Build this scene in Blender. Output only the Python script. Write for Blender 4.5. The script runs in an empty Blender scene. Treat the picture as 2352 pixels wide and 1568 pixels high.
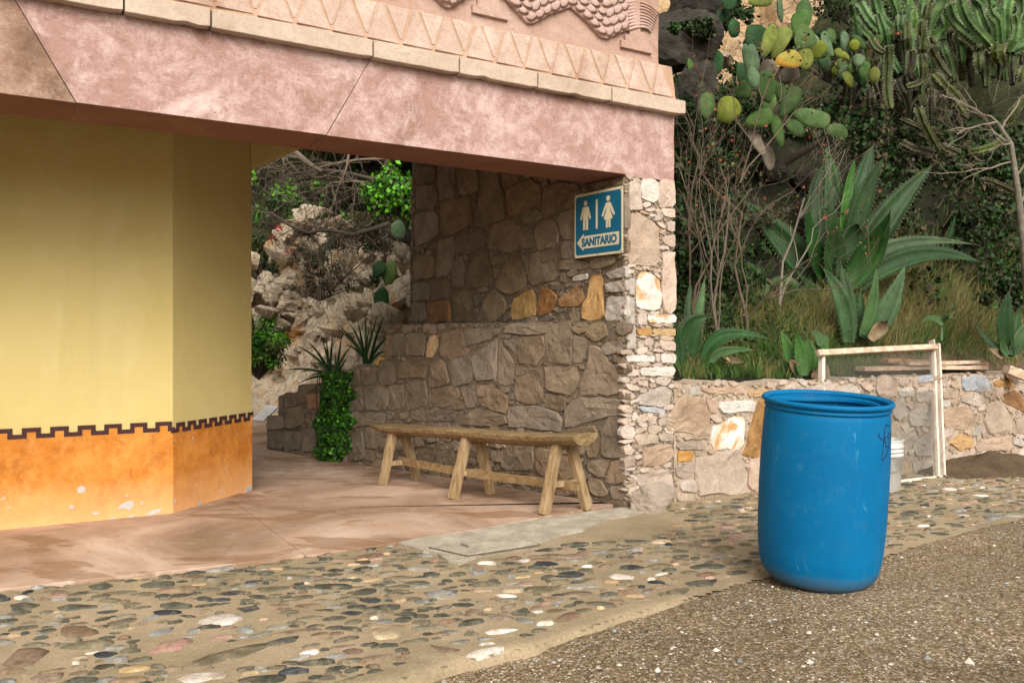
import bpy, math, random
import numpy as np
from mathutils import Vector, Matrix, noise
random.seed(7)
D = bpy.data
SC = bpy.context.scene
C = SC.collection
# ---------------------------------------------------------------- camera
CAMZ = 1.05
F = 1900.0
cam_d = D.cameras.new('camera'); cam = D.objects.new('camera', cam_d); C.objects.link(cam)
cam.location = (0, 0, CAMZ); cam.rotation_euler = (math.radians(90), 0, 0)
cam_d.sensor_width = 36; cam_d.lens = F / 2352 * 36
cam_d.clip_start = 0.05; cam_d.clip_end = 600
SC.camera = cam
# ---------------------------------------------------------------- sky, sun, exposure
SUN_EL, SUN_AZ = math.radians(40), math.radians(168)     # azimuth clockwise from +Y
w = D.worlds.new('World'); SC.world = w; w.use_nodes = True
nt = w.node_tree; nt.nodes.clear()
sky = nt.nodes.new('ShaderNodeTexSky'); sky.sky_type = 'NISHITA'; sky.sun_disc = False
sky.sun_elevation = SUN_EL; sky.sun_rotation = SUN_AZ
sky.air_density = 1.0; sky.dust_density = 6.0; sky.ozone_density = 1.0; sky.altitude = 0
hs = nt.nodes.new('ShaderNodeHueSaturation'); hs.inputs['Saturation'].default_value = 0.15
tn = nt.nodes.new('ShaderNodeMix'); tn.data_type = 'RGBA'; tn.blend_type = 'MULTIPLY'; tn.inputs[0].default_value = 1; tn.inputs[7].default_value = (1.0, .955, .875, 1)   # thin warm overcast
bg = nt.nodes.new('ShaderNodeBackground'); bg.inputs['Strength'].default_value = 0.15
wo = nt.nodes.new('ShaderNodeOutputWorld')
nt.links.new(sky.outputs[0], hs.inputs['Color']); nt.links.new(hs.outputs[0], tn.inputs[6]); nt.links.new(tn.outputs[2], bg.inputs[0]); nt.links.new(bg.outputs[0], wo.inputs[0])
sl = D.lights.new('sun', 'SUN'); sl.energy = 1.7; sl.angle = math.radians(46); sl.color = (1.0, 0.93, 0.82)
so = D.objects.new('sun', sl); C.objects.link(so)
sdir = Vector((math.sin(SUN_AZ) * math.cos(SUN_EL), math.cos(SUN_AZ) * math.cos(SUN_EL), math.sin(SUN_EL)))
so.rotation_euler = sdir.to_track_quat('Z', 'Y').to_euler(); so.location = sdir * 30
SC.view_settings.view_transform = 'Standard'; SC.view_settings.look = 'None'
SC.view_settings.exposure = 0.42; SC.view_settings.gamma = 1.0; SC.view_settings.use_curve_mapping = False
SC.render.engine = 'CYCLES'
# ---------------------------------------------------------------- measuring helpers
# pixel positions were measured on the photograph (2352 wide) and turned into metres here
def P(x, y, Y): return Vector(((x - 1176) / F * Y, Y, CAMZ + (784 - y) / F * Y))
def G(x, y, z=0.0):
    Y = F * (CAMZ - z) / (y - 784.0)
    return Vector(((x - 1176) / F * Y, Y, z))
def zoomer(ox, oy, s):
    return lambda v, w_: ((ox + v / s) * .9408, (oy + w_ / s) * .9408)
Z1 = zoomer(980, 380, 3.3357); Z2 = zoomer(880, 780, 3.0154); Z3 = zoomer(1480, 780, 2.3059)
Z5 = zoomer(0, 980, 3.267); Z6 = zoomer(600, 680, 3.015); Z2t = zoomer(830, 0, 2.7034)
ZA = zoomer(1600, 350, 2.6133); ZC = zoomer(1600, 0, 2.6133); ZP = zoomer(580, 340, 3.015)
A0 = Vector((0.714, 5.2, 0))
class Frame:
    """a wall: local X along the wall to the right, local Y into the wall, Z up"""
    def __init__(s, org, ux, uy):
        l = math.hypot(ux, uy); s.o = Vector(org); s.u = Vector((ux / l, uy / l, 0)); s.n = Vector((-uy / l, ux / l, 0))
    def loc(s, x, y, off=0.0):
        d = Vector(((x - 1176) / F, 1.0, (784 - y) / F)); c = Vector((0, 0, CAMZ))
        t = ((s.o - c).dot(s.n) + off) / d.dot(s.n); p = c + d * t
        return ((p - s.o).dot(s.u), p.z)
    def world(s, u, w_, z): return s.o + s.u * u + s.n * w_ + Vector((0, 0, z))
    def coords(s, p): q = Vector((p[0], p[1], 0)) - s.o; return q.dot(s.u), q.dot(s.n)
    @property
    def rot(s): return math.atan2(s.u.y, s.u.x)
FR = Frame(A0, 0.8615, 0.5077)         # front of the building and retaining wall
SW = Frame(A0, 0.60, -0.80)            # tall side wall with the sign
LW = Frame(A0, 0.735, -0.678)          # low wall behind the bench
# ---------------------------------------------------------------- object helpers
def tag(o, label=None, cat=None, group=None, kind=None):
    if label: o['label'] = label
    if cat: o['category'] = cat
    if group: o['group'] = group
    if kind: o['kind'] = kind
    return o
def empty(name, loc=(0, 0, 0), rz=0.0, parent=None):
    o = D.objects.new(name, None); C.objects.link(o); o.location = loc; o.rotation_euler = (0, 0, rz)
    o.empty_display_size = .1
    if parent: o.parent = parent
    return o
class MB:
    def __init__(s): s.v = []; s.f = []; s.m = []; s.uvz = None
    def add(s, vs, fs, mi=0):
        b = len(s.v); s.v += [tuple(p) for p in vs]; s.f += [tuple(i + b for i in f) for f in fs]; s.m += [mi] * len(fs); return b
    def box(s, x0, x1, y0, y1, z0, z1, mi=0):
        vs = [(x, y, z) for z in (z0, z1) for y in (y0, y1) for x in (x0, x1)]
        s.add(vs, [(0, 2, 3, 1), (4, 5, 7, 6), (0, 1, 5, 4), (2, 6, 7, 3), (0, 4, 6, 2), (1, 3, 7, 5)], mi)
    def prism(s, poly, w0, w1, mi=0):
        """poly in (u, z); extruded along local Y from w0 (front) to w1"""
        a = sum(poly[i][0] * poly[(i + 1) % len(poly)][1] - poly[(i + 1) % len(poly)][0] * poly[i][1] for i in range(len(poly)))
        if a < 0: poly = poly[::-1]
        n = len(poly)
        vs = [(p[0], w0, p[1]) for p in poly] + [(p[0], w1, p[1]) for p in poly]
        fs = [tuple(range(n)), tuple(range(2 * n - 1, n - 1, -1))] + [(i, i + n, (i + 1) % n + n, (i + 1) % n) for i in range(n)]
        s.add(vs, fs, mi)
    def slab(s, poly, z0, z1, mi=0):
        a = sum(poly[i][0] * poly[(i + 1) % len(poly)][1] - poly[(i + 1) % len(poly)][0] * poly[i][1] for i in range(len(poly)))
        if a < 0: poly = poly[::-1]
        n = len(poly)
        vs = [(p[0], p[1], z1) for p in poly] + [(p[0], p[1], z0) for p in poly]
        fs = [tuple(range(n)), tuple(range(2 * n - 1, n - 1, -1))] + [(i, i + n, (i + 1) % n + n, (i + 1) % n) for i in range(n)]
        s.add(vs, fs, mi)
    def tube(s, pts, rad, n=6, mi=0, cap=True):
        pts = [Vector(p) for p in pts]; rings = []; b = len(s.v); up = Vector((0, 0, 1)); k = len(pts)
        if not hasattr(rad, '__len__'): rad = [rad] * k
        prev = None
        for i, p in enumerate(pts):
            t = (pts[min(i + 1, k - 1)] - pts[max(i - 1, 0)])
            if t.length < 1e-9: t = Vector((0, 0, 1))
            t.normalize()
            if prev is None:
                a = t.cross(up);
                if a.length < .05: a = t.cross(Vector((1, 0, 0)))
            else: a = prev - t * prev.dot(t)
            a.normalize(); prev = a; c = t.cross(a)
            for j in range(n):
                an = 2 * math.pi * j / n
                s.v.append(tuple(p + (a * math.cos(an) + c * math.sin(an)) * rad[i]))
        for i in range(k - 1):
            for j in range(n):
                s.f.append((b + i * n + j, b + i * n + (j + 1) % n, b + (i + 1) * n + (j + 1) % n, b + (i + 1) * n + j)); s.m.append(mi)
        if cap:
            s.f.append(tuple(b + j for j in range(n - 1, -1, -1))); s.m.append(mi)
            s.f.append(tuple(b + (k - 1) * n + j for j in range(n))); s.m.append(mi)
    def beam(s, p0, p1, wd, th, up=(0, 0, 1), taper=1.0, mi=0, jit=0.0):
        p0 = Vector(p0); p1 = Vector(p1); t = (p1 - p0).normalized(); a = t.cross(Vector(up)).normalized(); c = a.cross(t)
        b = len(s.v); nseg = 5
        for i in range(nseg + 1):
            q = p0.lerp(p1, i / nseg); k = 1 + (taper - 1) * i / nseg
            jx, jy = random.uniform(-jit, jit), random.uniform(-jit, jit)
            for sx, sy in ((-1, -1), (1, -1), (1, 1), (-1, 1)):
                s.v.append(tuple(q + a * (sx * wd / 2 * k + jx) + c * (sy * th / 2 * k + jy)))
        for i in range(nseg):
            for j in range(4):
                s.f.append((b + i * 4 + j, b + i * 4 + (j + 1) % 4, b + i * 4 + 4 + (j + 1) % 4, b + i * 4 + 4 + j)); s.m.append(mi)
        s.f.append((b + 3, b + 2, b + 1, b)); s.m.append(mi)
        e = b + nseg * 4; s.f.append((e, e + 1, e + 2, e + 3)); s.m.append(mi)
    def lathe(s, prof, n=48, mi=0, cx=0, cy=0):
        b = len(s.v)
        for r, z in prof:
            for j in range(n):
                a = 2 * math.pi * j / n; s.v.append((cx + r * math.cos(a), cy + r * math.sin(a), z))
        for i in range(len(prof) - 1):
            for j in range(n):
                s.f.append((b + i * n + j, b + i * n + (j + 1) % n, b + (i + 1) * n + (j + 1) % n, b + (i + 1) * n + j)); s.m.append(mi)
    def build(s, name, mats, parent=None, smooth=False, loc=(0, 0, 0), rz=0.0, bevel=0.0):
        me = D.meshes.new(name); me.from_pydata(s.v, [], s.f)
        if not isinstance(mats, (list, tuple)): mats = [mats]
        for m in mats: me.materials.append(m)
        if len(mats) > 1: me.polygons.foreach_set('material_index', s.m)
        if smooth: me.polygons.foreach_set('use_smooth', [True] * len(me.polygons))
        me.update()
        o = D.objects.new(name, me); C.objects.link(o); o.location = loc; o.rotation_euler = (0, 0, rz)
        if parent: o.parent = parent
        if bevel:
            bv = o.modifiers.new('bevel', 'BEVEL'); bv.width = bevel; bv.segments = 2; bv.limit_method = 'ANGLE'; bv.angle_limit = math.radians(40)
        return o
# ---------------------------------------------------------------- materials
class N:
    def __init__(s, name):
        s.m = D.materials.new(name); s.m.use_nodes = True; s.t = s.m.node_tree; s.b = s.t.nodes['Principled BSDF']
        s.b.inputs['Specular IOR Level'].default_value = .25
        s.tc = s.t.nodes.new('ShaderNodeTexCoord'); s.co = s.tc.outputs['Object']
    def n(s, k, **kw):
        x = s.t.nodes.new(k)
        for a, b in kw.items(): setattr(x, a, b)
        return x
    def l(s, a, b): s.t.links.new(a, b)
    def geo(s):
        g = s.n('ShaderNodeNewGeometry'); s.co = g.outputs['Position']; return s
    def mapped(s, sc):
        m = s.n('ShaderNodeMapping'); m.inputs['Scale'].default_value = sc; s.l(s.co, m.inputs[0]); return m.outputs[0]
    def noise(s, scale, detail=4, rough=.6, dist=0.0, sc=None):
        x = s.n('ShaderNodeTexNoise'); x.inputs['Scale'].default_value = scale; x.inputs['Detail'].default_value = detail
        x.inputs['Roughness'].default_value = rough; x.inputs['Distortion'].default_value = dist
        s.l(s.mapped(sc) if sc else s.co, x.inputs['Vector']); return x.outputs['Fac']
    def voro(s, scale, feature='F1', out='Distance', sc=None, rnd=1.0):
        x = s.n('ShaderNodeTexVoronoi'); x.feature = feature; x.inputs['Scale'].default_value = scale; x.inputs['Randomness'].default_value = rnd
        s.l(s.mapped(sc) if sc else s.co, x.inputs['Vector']); return x.outputs[out]
    def ramp(s, fac, stops, interp='LINEAR'):
        r = s.n('ShaderNodeValToRGB'); e = r.color_ramp.elements; r.color_ramp.interpolation = interp
        while len(e) > 1: e.remove(e[-1])
        for i, (p, c) in enumerate(stops):
            if not hasattr(c, '__len__'): c = (c, c, c)
            if i == 0: e[0].position = p; el = e[0]
            else: el = e.new(p)
            el.color = (*c, 1)
        s.l(fac, r.inputs[0]); return r.outputs[0]
    def mix(s, fac, a, b, mode='MIX'):
        x = s.n('ShaderNodeMix', data_type='RGBA', blend_type=mode)
        for sock, v in ((x.inputs[0], fac), (x.inputs[6], a), (x.inputs[7], b)):
            if hasattr(v, 'links') or hasattr(v, 'is_linked'): s.l(v, sock)
            elif hasattr(v, '__len__'): sock.default_value = (*v[:3], 1)
            else:
                try: sock.default_value = v
                except Exception: sock.default_value = (v, v, v, 1)
        return x.outputs[2]
    def math(s, op, a, b=0.5):
        x = s.n('ShaderNodeMath', operation=op)
        for sock, v in ((x.inputs[0], a), (x.inputs[1], b)):
            if hasattr(v, 'is_linked'): s.l(v, sock)
            else: sock.default_value = v
        return x.outputs[0]
    def rnd(s, kind):
        if kind == 'island':
            g = s.n('ShaderNodeNewGeometry'); return g.outputs['Random Per Island']
        g = s.n('ShaderNodeObjectInfo'); return g.outputs['Random']
    def vary(s, col, kind, val=(.8, 1.2), sat=(.9, 1.1), hue=(.495, .505)):
        r = s.rnd(kind); h = s.n('ShaderNodeHueSaturation')
        def mr(mult, lo, hi):
            x = s.math('FRACT', s.math('MULTIPLY', r, mult), 0)
            return s.math('ADD', s.math('MULTIPLY', x, hi - lo), lo)
        s.l(mr(1.0, *val), h.inputs['Value']); s.l(mr(7.31, *sat), h.inputs['Saturation']); s.l(mr(13.7, *hue), h.inputs['Hue'])
        if hasattr(col, 'is_linked'): s.l(col, h.inputs['Color'])
        else: h.inputs['Color'].default_value = (*col, 1)
        return h.outputs[0]
    def col(s, c):
        if hasattr(c, 'is_linked'): s.l(c, s.b.inputs['Base Color'])
        else: s.b.inputs['Base Color'].default_value = (*c, 1)
        return s
    def bump(s, h, strength=.5, dist=.01, prev=None):
        b = s.n('ShaderNodeBump'); b.inputs['Strength'].default_value = strength; b.inputs['Distance'].default_value = dist
        s.l(h, b.inputs['Height'])
        if prev is not None: s.l(prev, b.inputs['Normal'])
        s.l(b.outputs[0], s.b.inputs['Normal']); return b.outputs[0]
    def rough(s, r):
        if hasattr(r, 'is_linked'): s.l(r, s.b.inputs['Roughness'])
        else: s.b.inputs['Roughness'].default_value = r
        return s
def rock_mat(name, dark, mid, light, sc=6, kind='obj', val=(.82, 1.18), bump=.012, stain=None, world=False):
    n = N(name)
    if kind == 'obj' and not world:      # shift the pattern from stone to stone
        oi = n.n('ShaderNodeObjectInfo'); ad = n.n('ShaderNodeVectorMath', operation='MULTIPLY_ADD')
        cx = n.n('ShaderNodeCombineXYZ'); n.l(oi.outputs['Random'], cx.inputs[0]); n.l(oi.outputs['Random'], cx.inputs[2])
        n.l(cx.outputs[0], ad.inputs[0]); ad.inputs[1].default_value = (37, 11, 53); n.l(n.co, ad.inputs[2]); n.co = ad.outputs[0]
    a = n.noise(sc, 6, .65, .4); b = n.noise(sc * 9, 5, .7)
    c = n.ramp(a, [(.28, dark), (.5, mid), (.74, light)])
    c = n.mix(n.ramp(b, [(.35, .0), (.75, .55)]), c, light, 'MIX')
    g = n.noise(sc * 28, 3, .7)
    c = n.mix(1.0, c, n.ramp(g, [(.25, .72), (.6, 1.08)]), 'MULTIPLY')
    if stain:
        c = n.mix(n.ramp(n.noise(sc * .8, 4, .7, .8), [(.5, 0), (.62, 1)]), c, stain)
    n.col(n.vary(c, kind, val, (.8, 1.2), (.492, .508))).rough(.92)
    p = n.bump(a, .8, bump * 2.2); p = n.bump(b, .9, bump * .55, p); n.bump(g, .7, bump * .18, p)
    return n.m
def plain(name, c, r=.6, spec=.25, kind=None, val=(.85, 1.15), grain=None):
    n = N(name)
    if grain: c = n.mix(n.noise(grain, 5, .6), [x * .75 for x in c], [min(1, x * 1.2) for x in c])
    if kind: c = n.vary(c, kind, val)
    n.col(c).rough(r); n.b.inputs['Specular IOR Level'].default_value = spec
    return n.m
M = {}
# wall stones: brown under the portico, paler on the pier and retaining wall
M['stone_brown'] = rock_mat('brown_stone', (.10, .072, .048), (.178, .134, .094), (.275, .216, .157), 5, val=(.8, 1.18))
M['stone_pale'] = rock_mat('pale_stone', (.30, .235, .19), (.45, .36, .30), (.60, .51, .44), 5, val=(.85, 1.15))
M['stone_pink'] = rock_mat('pink_stone', (.25, .18, .135), (.37, .28, .215), (.48, .385, .31), 5, val=(.85, 1.15))
M['stone_grey'] = rock_mat('grey_stone', (.27, .235, .20), (.38, .335, .29), (.49, .45, .41), 5, val=(.9, 1.1))
M['stone_white'] = rock_mat('whitish_stone', (.38, .34, .31), (.52, .48, .44), (.66, .62, .59), 5, val=(.92, 1.1))
M['stone_slate'] = rock_mat('slate_stone', (.20, .21, .24), (.30, .32, .36), (.42, .44, .48), 6)
M['stone_orange'] = rock_mat('orange_stone', (.20, .11, .045), (.39, .235, .10), (.50, .35, .19), 5, val=(.9, 1.15))
M['stone_rust'] = rock_mat('rust_stone', (.09, .045, .02), (.22, .105, .035), (.42, .22, .08), 6)
M['stone_whiteorange'] = rock_mat('white_orange_stone', (.50, .42, .36), (.66, .58, .52), (.75, .70, .66), 5, stain=(.46, .27, .11))
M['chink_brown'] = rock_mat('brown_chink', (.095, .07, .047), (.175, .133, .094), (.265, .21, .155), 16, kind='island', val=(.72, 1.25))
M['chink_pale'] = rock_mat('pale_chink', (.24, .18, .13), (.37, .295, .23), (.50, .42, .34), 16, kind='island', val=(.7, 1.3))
def mortar(name, a, b, sc=9):
    n = N(name); x = n.noise(sc, 6, .7); y = n.noise(sc * 12, 4, .7)
    c = n.ramp(x, [(.3, a), (.7, b)]); c = n.mix(1.0, c, n.ramp(y, [(.3, .7), (.65, 1.1)]), 'MULTIPLY')
    n.col(c).rough(.95); p = n.bump(x, .7, .02); n.bump(y, .7, .004, p); return n.m
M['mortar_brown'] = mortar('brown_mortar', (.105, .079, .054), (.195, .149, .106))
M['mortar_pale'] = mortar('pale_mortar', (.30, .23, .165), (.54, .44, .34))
M['soil'] = mortar('soil', (.055, .036, .02), (.13, .09, .055), 4)
M['sand'] = mortar('sand', (.20, .14, .085), (.33, .25, .16), 6)
# plaster
def plaster(name, base, light, dark, scr=1.0, pits=True):
    n = N(name)
    a = n.noise(1.5, 6, .68, .5); b = n.noise(5, 9, .82, .35); g = n.noise(60, 4, .7)
    c = n.ramp(a, [(.34, dark), (.46, base), (.56, base), (.68, light)])
    c = n.mix(n.ramp(b, [(.46, 0), (.62, .8 * scr)]), c, light)
    c = n.mix(n.ramp(n.noise(11, 8, .85, .6, sc=(1, 1, 1.7)), [(.53, 0), (.60, .5 * scr), (.68, .1)]), c, dark)
    c = n.mix(1.0, c, n.ramp(g, [(.2, .84), (.6, 1.05)]), 'MULTIPLY')
    c = n.mix(n.ramp(n.noise(2.2, 6, .75, .2, sc=(4.5, 1, .5)), [(.55, 0), (.72, .4 * scr)]), c, dark)
    c = n.mix(n.ramp(n.noise(38, 6, .85, .3, sc=(.6, 1, 1.6)), [(.56, 0), (.64, .45 * scr)]), c, [x * .6 for x in dark])
    if pits:
        v = n.voro(34); pm = n.ramp(v, [(.05, 1.0), (.13, .0)])
        gate = n.ramp(n.noise(5, 3, .6), [(.5, 0), (.62, 1)])
        c = n.mix(n.math('MULTIPLY', pm, gate), c, [x * .5 for x in dark])
    n.col(c).rough(.9); p = n.bump(b, .55, .006); p = n.bump(n.noise(25, 6, .8, 1.5), .5, .004, p); n.bump(g, .5, .0012, p)
    return n.m
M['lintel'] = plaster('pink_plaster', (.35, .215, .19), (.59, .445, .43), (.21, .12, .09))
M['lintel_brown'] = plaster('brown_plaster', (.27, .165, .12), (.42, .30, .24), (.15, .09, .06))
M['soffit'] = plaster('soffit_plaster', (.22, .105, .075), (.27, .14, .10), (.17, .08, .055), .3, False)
M['cornice'] = plaster('cornice_stone', (.46, .365, .295), (.57, .475, .40), (.33, .245, .185), .6)
M['frieze'] = plaster('frieze_plaster', (.43, .315, .26), (.56, .44, .385), (.32, .21, .155), .9, False)
M['frieze_groove'] = plaster('frieze_wash', (.41, .27, .19), (.50, .37, .29), (.31, .18, .11), .5, False)
M['panel'] = plaster('panel_plaster', (.39, .26, .21), (.50, .37, .32), (.30, .18, .13), .7, False)
M['relief'] = plaster('relief_plaster', (.46, .32, .285), (.57, .43, .40), (.36, .22, .17), .8, False)
def yellow():
    n = N('yellow_paint'); a = n.noise(1.2, 4, .6); b = n.noise(14, 6, .7); g = n.noise(220, 2, .6)
    c = n.ramp(a, [(.3, (.53, .43, .165)), (.7, (.60, .50, .225))])
    c = n.mix(n.ramp(b, [(.55, 0), (.75, .35)]), c, (.64, .52, .20))
    v = n.voro(7.0); gate = n.ramp(n.noise(3, 2, .5), [(.6, 0), (.66, 1)])
    c = n.mix(n.math('MULTIPLY', n.ramp(v, [(.018, 1), (.03, 0)]), gate), c, (.34, .33, .30))
    # paler blotches, stretched upright, scattered over the whole wall
    c = n.mix(n.ramp(n.noise(2.6, 5, .65, .6, sc=(1, 1, .5)), [(.52, 0), (.74, .5)]), c, (.66, .56, .31))
    sk = n.ramp(n.noise(1.6, 5, .7, .3, sc=(4, 4, .35)), [(.50, 0), (.72, .16)])
    c = n.mix(sk, c, (.36, .29, .13))
    n.col(c).rough(.8); p = n.bump(n.noise(5, 6, .7, .5), .4, .008); p = n.bump(b, .25, .004, p); n.bump(g, .35, .0008, p); return n.m
M['yellow'] = yellow()
def orange():
    n = N('orange_dado'); a = n.noise(3.6, 8, .76, .25); b = n.noise(13, 7, .78, .2); g = n.noise(180, 2, .6)
    c = n.ramp(a, [(.28, (.30, .095, .014)), (.42, (.47, .165, .022)), (.54, (.58, .23, .04)), (.72, (.66, .31, .085))])
    c = n.mix(n.ramp(b, [(.48, 0), (.74, .5)]), c, (.70, .36, .13))
    c = n.mix(n.ramp(n.noise(7, 7, .8, .3, sc=(1, 1, .7)), [(.52, 0), (.64, .6)]), c, (.30, .10, .018))
    # bleaching near the ground
    sep = n.n('ShaderNodeSeparateXYZ'); n.l(n.co, sep.inputs[0])
    zz = n.math('ADD', sep.outputs[2], n.math('MULTIPLY', n.noise(5, 5, .7), .22))
    c = n.mix(n.ramp(zz, [(.12, .75), (.38, 0)]), c, (.74, .42, .20))
    # chipped paint showing grey render, mostly low
    ch = n.noise(6.5, 5, .62, .3, sc=(1, 1, 1.5))
    low = n.ramp(sep.outputs[2], [(.0, 1), (.12, .9), (.24, 0)])
    thr = n.math('MULTIPLY', n.ramp(ch, [(.668, 0), (.678, 1)], 'CONSTANT'), low)
    c = n.mix(thr, c, n.mix(n.noise(30, 4, .7), (.30, .29, .28), (.58, .56, .54)))
    n.col(c).rough(.85); p = n.bump(b, .3, .004); p = n.bump(g, .35, .0008, p); n.bump(thr, -.6, .003, p); return n.m
M['orange'] = orange()
M['maroon'] = plain('maroon_paint', (.055, .022, .022), .8, grain=20)
M['chip'] = plain('bare_render', (.46, .44, .42), .9, grain=25)
# ground
def cobble_mortar():
    n = N('cobble_mortar').geo(); a = n.noise(1.1, 6, .65, .5); b = n.noise(9, 7, .75); g = n.noise(110, 3, .7)
    c = n.ramp(a, [(.3, (.20, .165, .098)), (.5, (.30, .235, .15)), (.72, (.385, .30, .205))])
    c = n.mix(n.ramp(b, [(.5, 0), (.75, .5)]), c, (.43, .35, .25))
    c = n.mix(n.ramp(n.noise(2.4, 6, .7, 1.0), [(.52, 0), (.68, .45)]), c, (.155, .135, .08))
    c = n.mix(1.0, c, n.ramp(g, [(.25, .68), (.6, 1.1)]), 'MULTIPLY')
    n.col(c).rough(.95); p = n.bump(b, .6, .012); n.bump(g, .7, .003, p); return n.m
M['cobble_mortar'] = cobble_mortar()
def pink_pave():
    n = N('pink_concrete').geo(); a = n.noise(.9, 6, .62, .8); b = n.noise(6, 7, .72, .5); g = n.noise(160, 3, .7)
    c = n.ramp(a, [(.34, (.19, .12, .075)), (.47, (.31, .203, .14)), (.58, (.43, .30, .225)), (.70, (.60, .465, .385))])
    c = n.mix(n.ramp(b, [(.5, 0), (.75, .45)]), c, (.52, .40, .32))
    st = n.ramp(n.noise(2.6, 4, .55, .7, sc=(.55, 1.2, 1)), [(.55, 0), (.60, .6)])
    c = n.mix(st, c, (.20, .105, .048))
    c = n.mix(n.ramp(n.noise(10, 5, .6, .5, sc=(.6, 1.3, 1)), [(.62, 0), (.70, .55)]), c, (.22, .12, .055))
    c = n.mix(1.0, c, n.ramp(g, [(.25, .8), (.6, 1.06)]), 'MULTIPLY')
    n.col(c).rough(.88); p = n.bump(b, .4, .006); n.bump(g, .6, .0015, p); return n.m
M['pink_pave'] = pink_pave()
def gravel():
    n = N('gravel').geo(); a = n.noise(1.6, 5, .6); g = n.noise(45, 5, .75)
    v = n.voro(118, out='Color'); d = n.voro(118); v2 = n.voro(70, out='Color'); 
    sp = n.n('ShaderNodeSeparateColor'); n.l(v, sp.inputs[0])
    c = n.ramp(sp.outputs[0], [(0, (.035, .023, .012)), (.3, (.12, .083, .046)), (.55, (.215, .155, .09)), (.8, (.29, .225, .14)), (.95, (.50, .43, .34)), (1, (.62, .57, .50))])
    big = n.ramp(a, [(.35, (.12, .085, .047)), (.65, (.26, .19, .115))])
    c = n.mix(.30, c, big)
    c = n.mix(1.0, c, n.ramp(n.noise(.7, 4, .6), [(.35, .8), (.65, 1.2)]), 'MULTIPLY')
    n.col(c).rough(.95); p = n.bump(a, .8, .03); p = n.bump(g, .8, .012, p); n.bump(d, -.8, .006, p); return n.m
M['gravel'] = gravel()
for k, c in dict(grit_a=(.12, .088, .052), grit_b=(.24, .185, .12), grit_c=(.46, .42, .37), grit_d=(.25, .26, .27), grit_e=(.09, .065, .04)).items():
    M[k] = plain(k, c, .85, kind='island', val=(.6, 1.4))
M['concrete'] = mortar('pale_concrete', (.27, .235, .18), (.50, .455, .38), 7)
M['asphalt_patch'] = mortar('dark_concrete', (.13, .12, .085), (.20, .18, .13), 8)
cob = dict(cob_dark=((.03, .032, .024), (.062, .062, .046), (.12, .115, .085)), cob_olive=((.075, .066, .04), (.13, .112, .072), (.21, .18, .125)),
           cob_brown=((.10, .065, .04), (.17, .115, .075), (.27, .19, .13)), cob_pink=((.22, .13, .10), (.34, .21, .165), (.45, .31, .26)),
           cob_white=((.42, .35, .29), (.57, .50, .44), (.70, .65, .60)), cob_grey=((.12, .12, .11), (.20, .20, .185), (.36, .355, .335)), cob_black=((.012, .016, .02), (.03, .036, .04), (.08, .085, .09)),
           cob_tan=((.25, .17, .09), (.40, .29, .17), (.52, .41, .28)))
def cobmat(name, a, b, c_, kind):
    n = N(name).geo(); f = n.noise(16, 6, .7, .5); g = n.noise(70, 4, .75)
    c = n.ramp(f, [(.3, a), (.5, b), (.72, c_)]); c = n.vary(c, kind, (.75, 1.25), (.8, 1.1), (.49, .51))
    c = n.mix(n.ramp(n.noise(9, 7, .75, .8), [(.50, .0), (.66, .7)]), c, (.29, .23, .15))
    c = n.mix(1.0, c, n.ramp(g, [(.25, .62), (.6, 1.12)]), 'MULTIPLY')
    n.col(c).rough(.9); p = n.bump(f, .7, .008); n.bump(g, .7, .003, p); return n.m
for k, (a, b, c_) in cob.items():
    M[k] = cobmat(k, a, b, c_, 'obj')
    M[k + '_i'] = cobmat(k + '_small', a, b, c_, 'island')
# wood
def wood(name, a, b, c_, r=.75, axis=(30, 30, 3)):
    n = N(name); f = n.noise(1, 6, .65, .6, sc=axis); g = n.noise(3, 5, .6)
    c = n.ramp(f, [(.3, a), (.5, b), (.7, c_)]); c = n.mix(n.ramp(g, [(.45, 0), (.7, .55)]), c, a)
    n.col(c).rough(r); n.bump(f, .5, .004); return n.m
M['bench_seat'] = wood('bench_seat_wood', (.10, .062, .028), (.22, .15, .072), (.37, .27, .15), .65, (4, 40, 40))
M['bench_leg'] = wood('bench_leg_wood', (.17, .105, .048), (.31, .215, .115), (.42, .31, .19), .75, (35, 35, 4))
M['bench_rail'] = wood('bench_rail_wood', (.13, .08, .035), (.25, .165, .08), (.36, .255, .14), .75, (4, 35, 35))
M['old_wood'] = wood('weathered_wood', (.30, .20, .13), (.52, .40, .30), (.66, .55, .45), .85, (5, 30, 30))
M['brown_wood'] = wood('brown_wood', (.14, .075, .035), (.33, .20, .11), (.48, .34, .21), .85, (5, 30, 30))
M['post_wood'] = wood('post_wood', (.42, .34, .27), (.60, .52, .44), (.70, .64, .57), .85, (30, 30, 3))
M['wire'] = plain('wire', (.17, .16, .14), .6)
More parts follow.
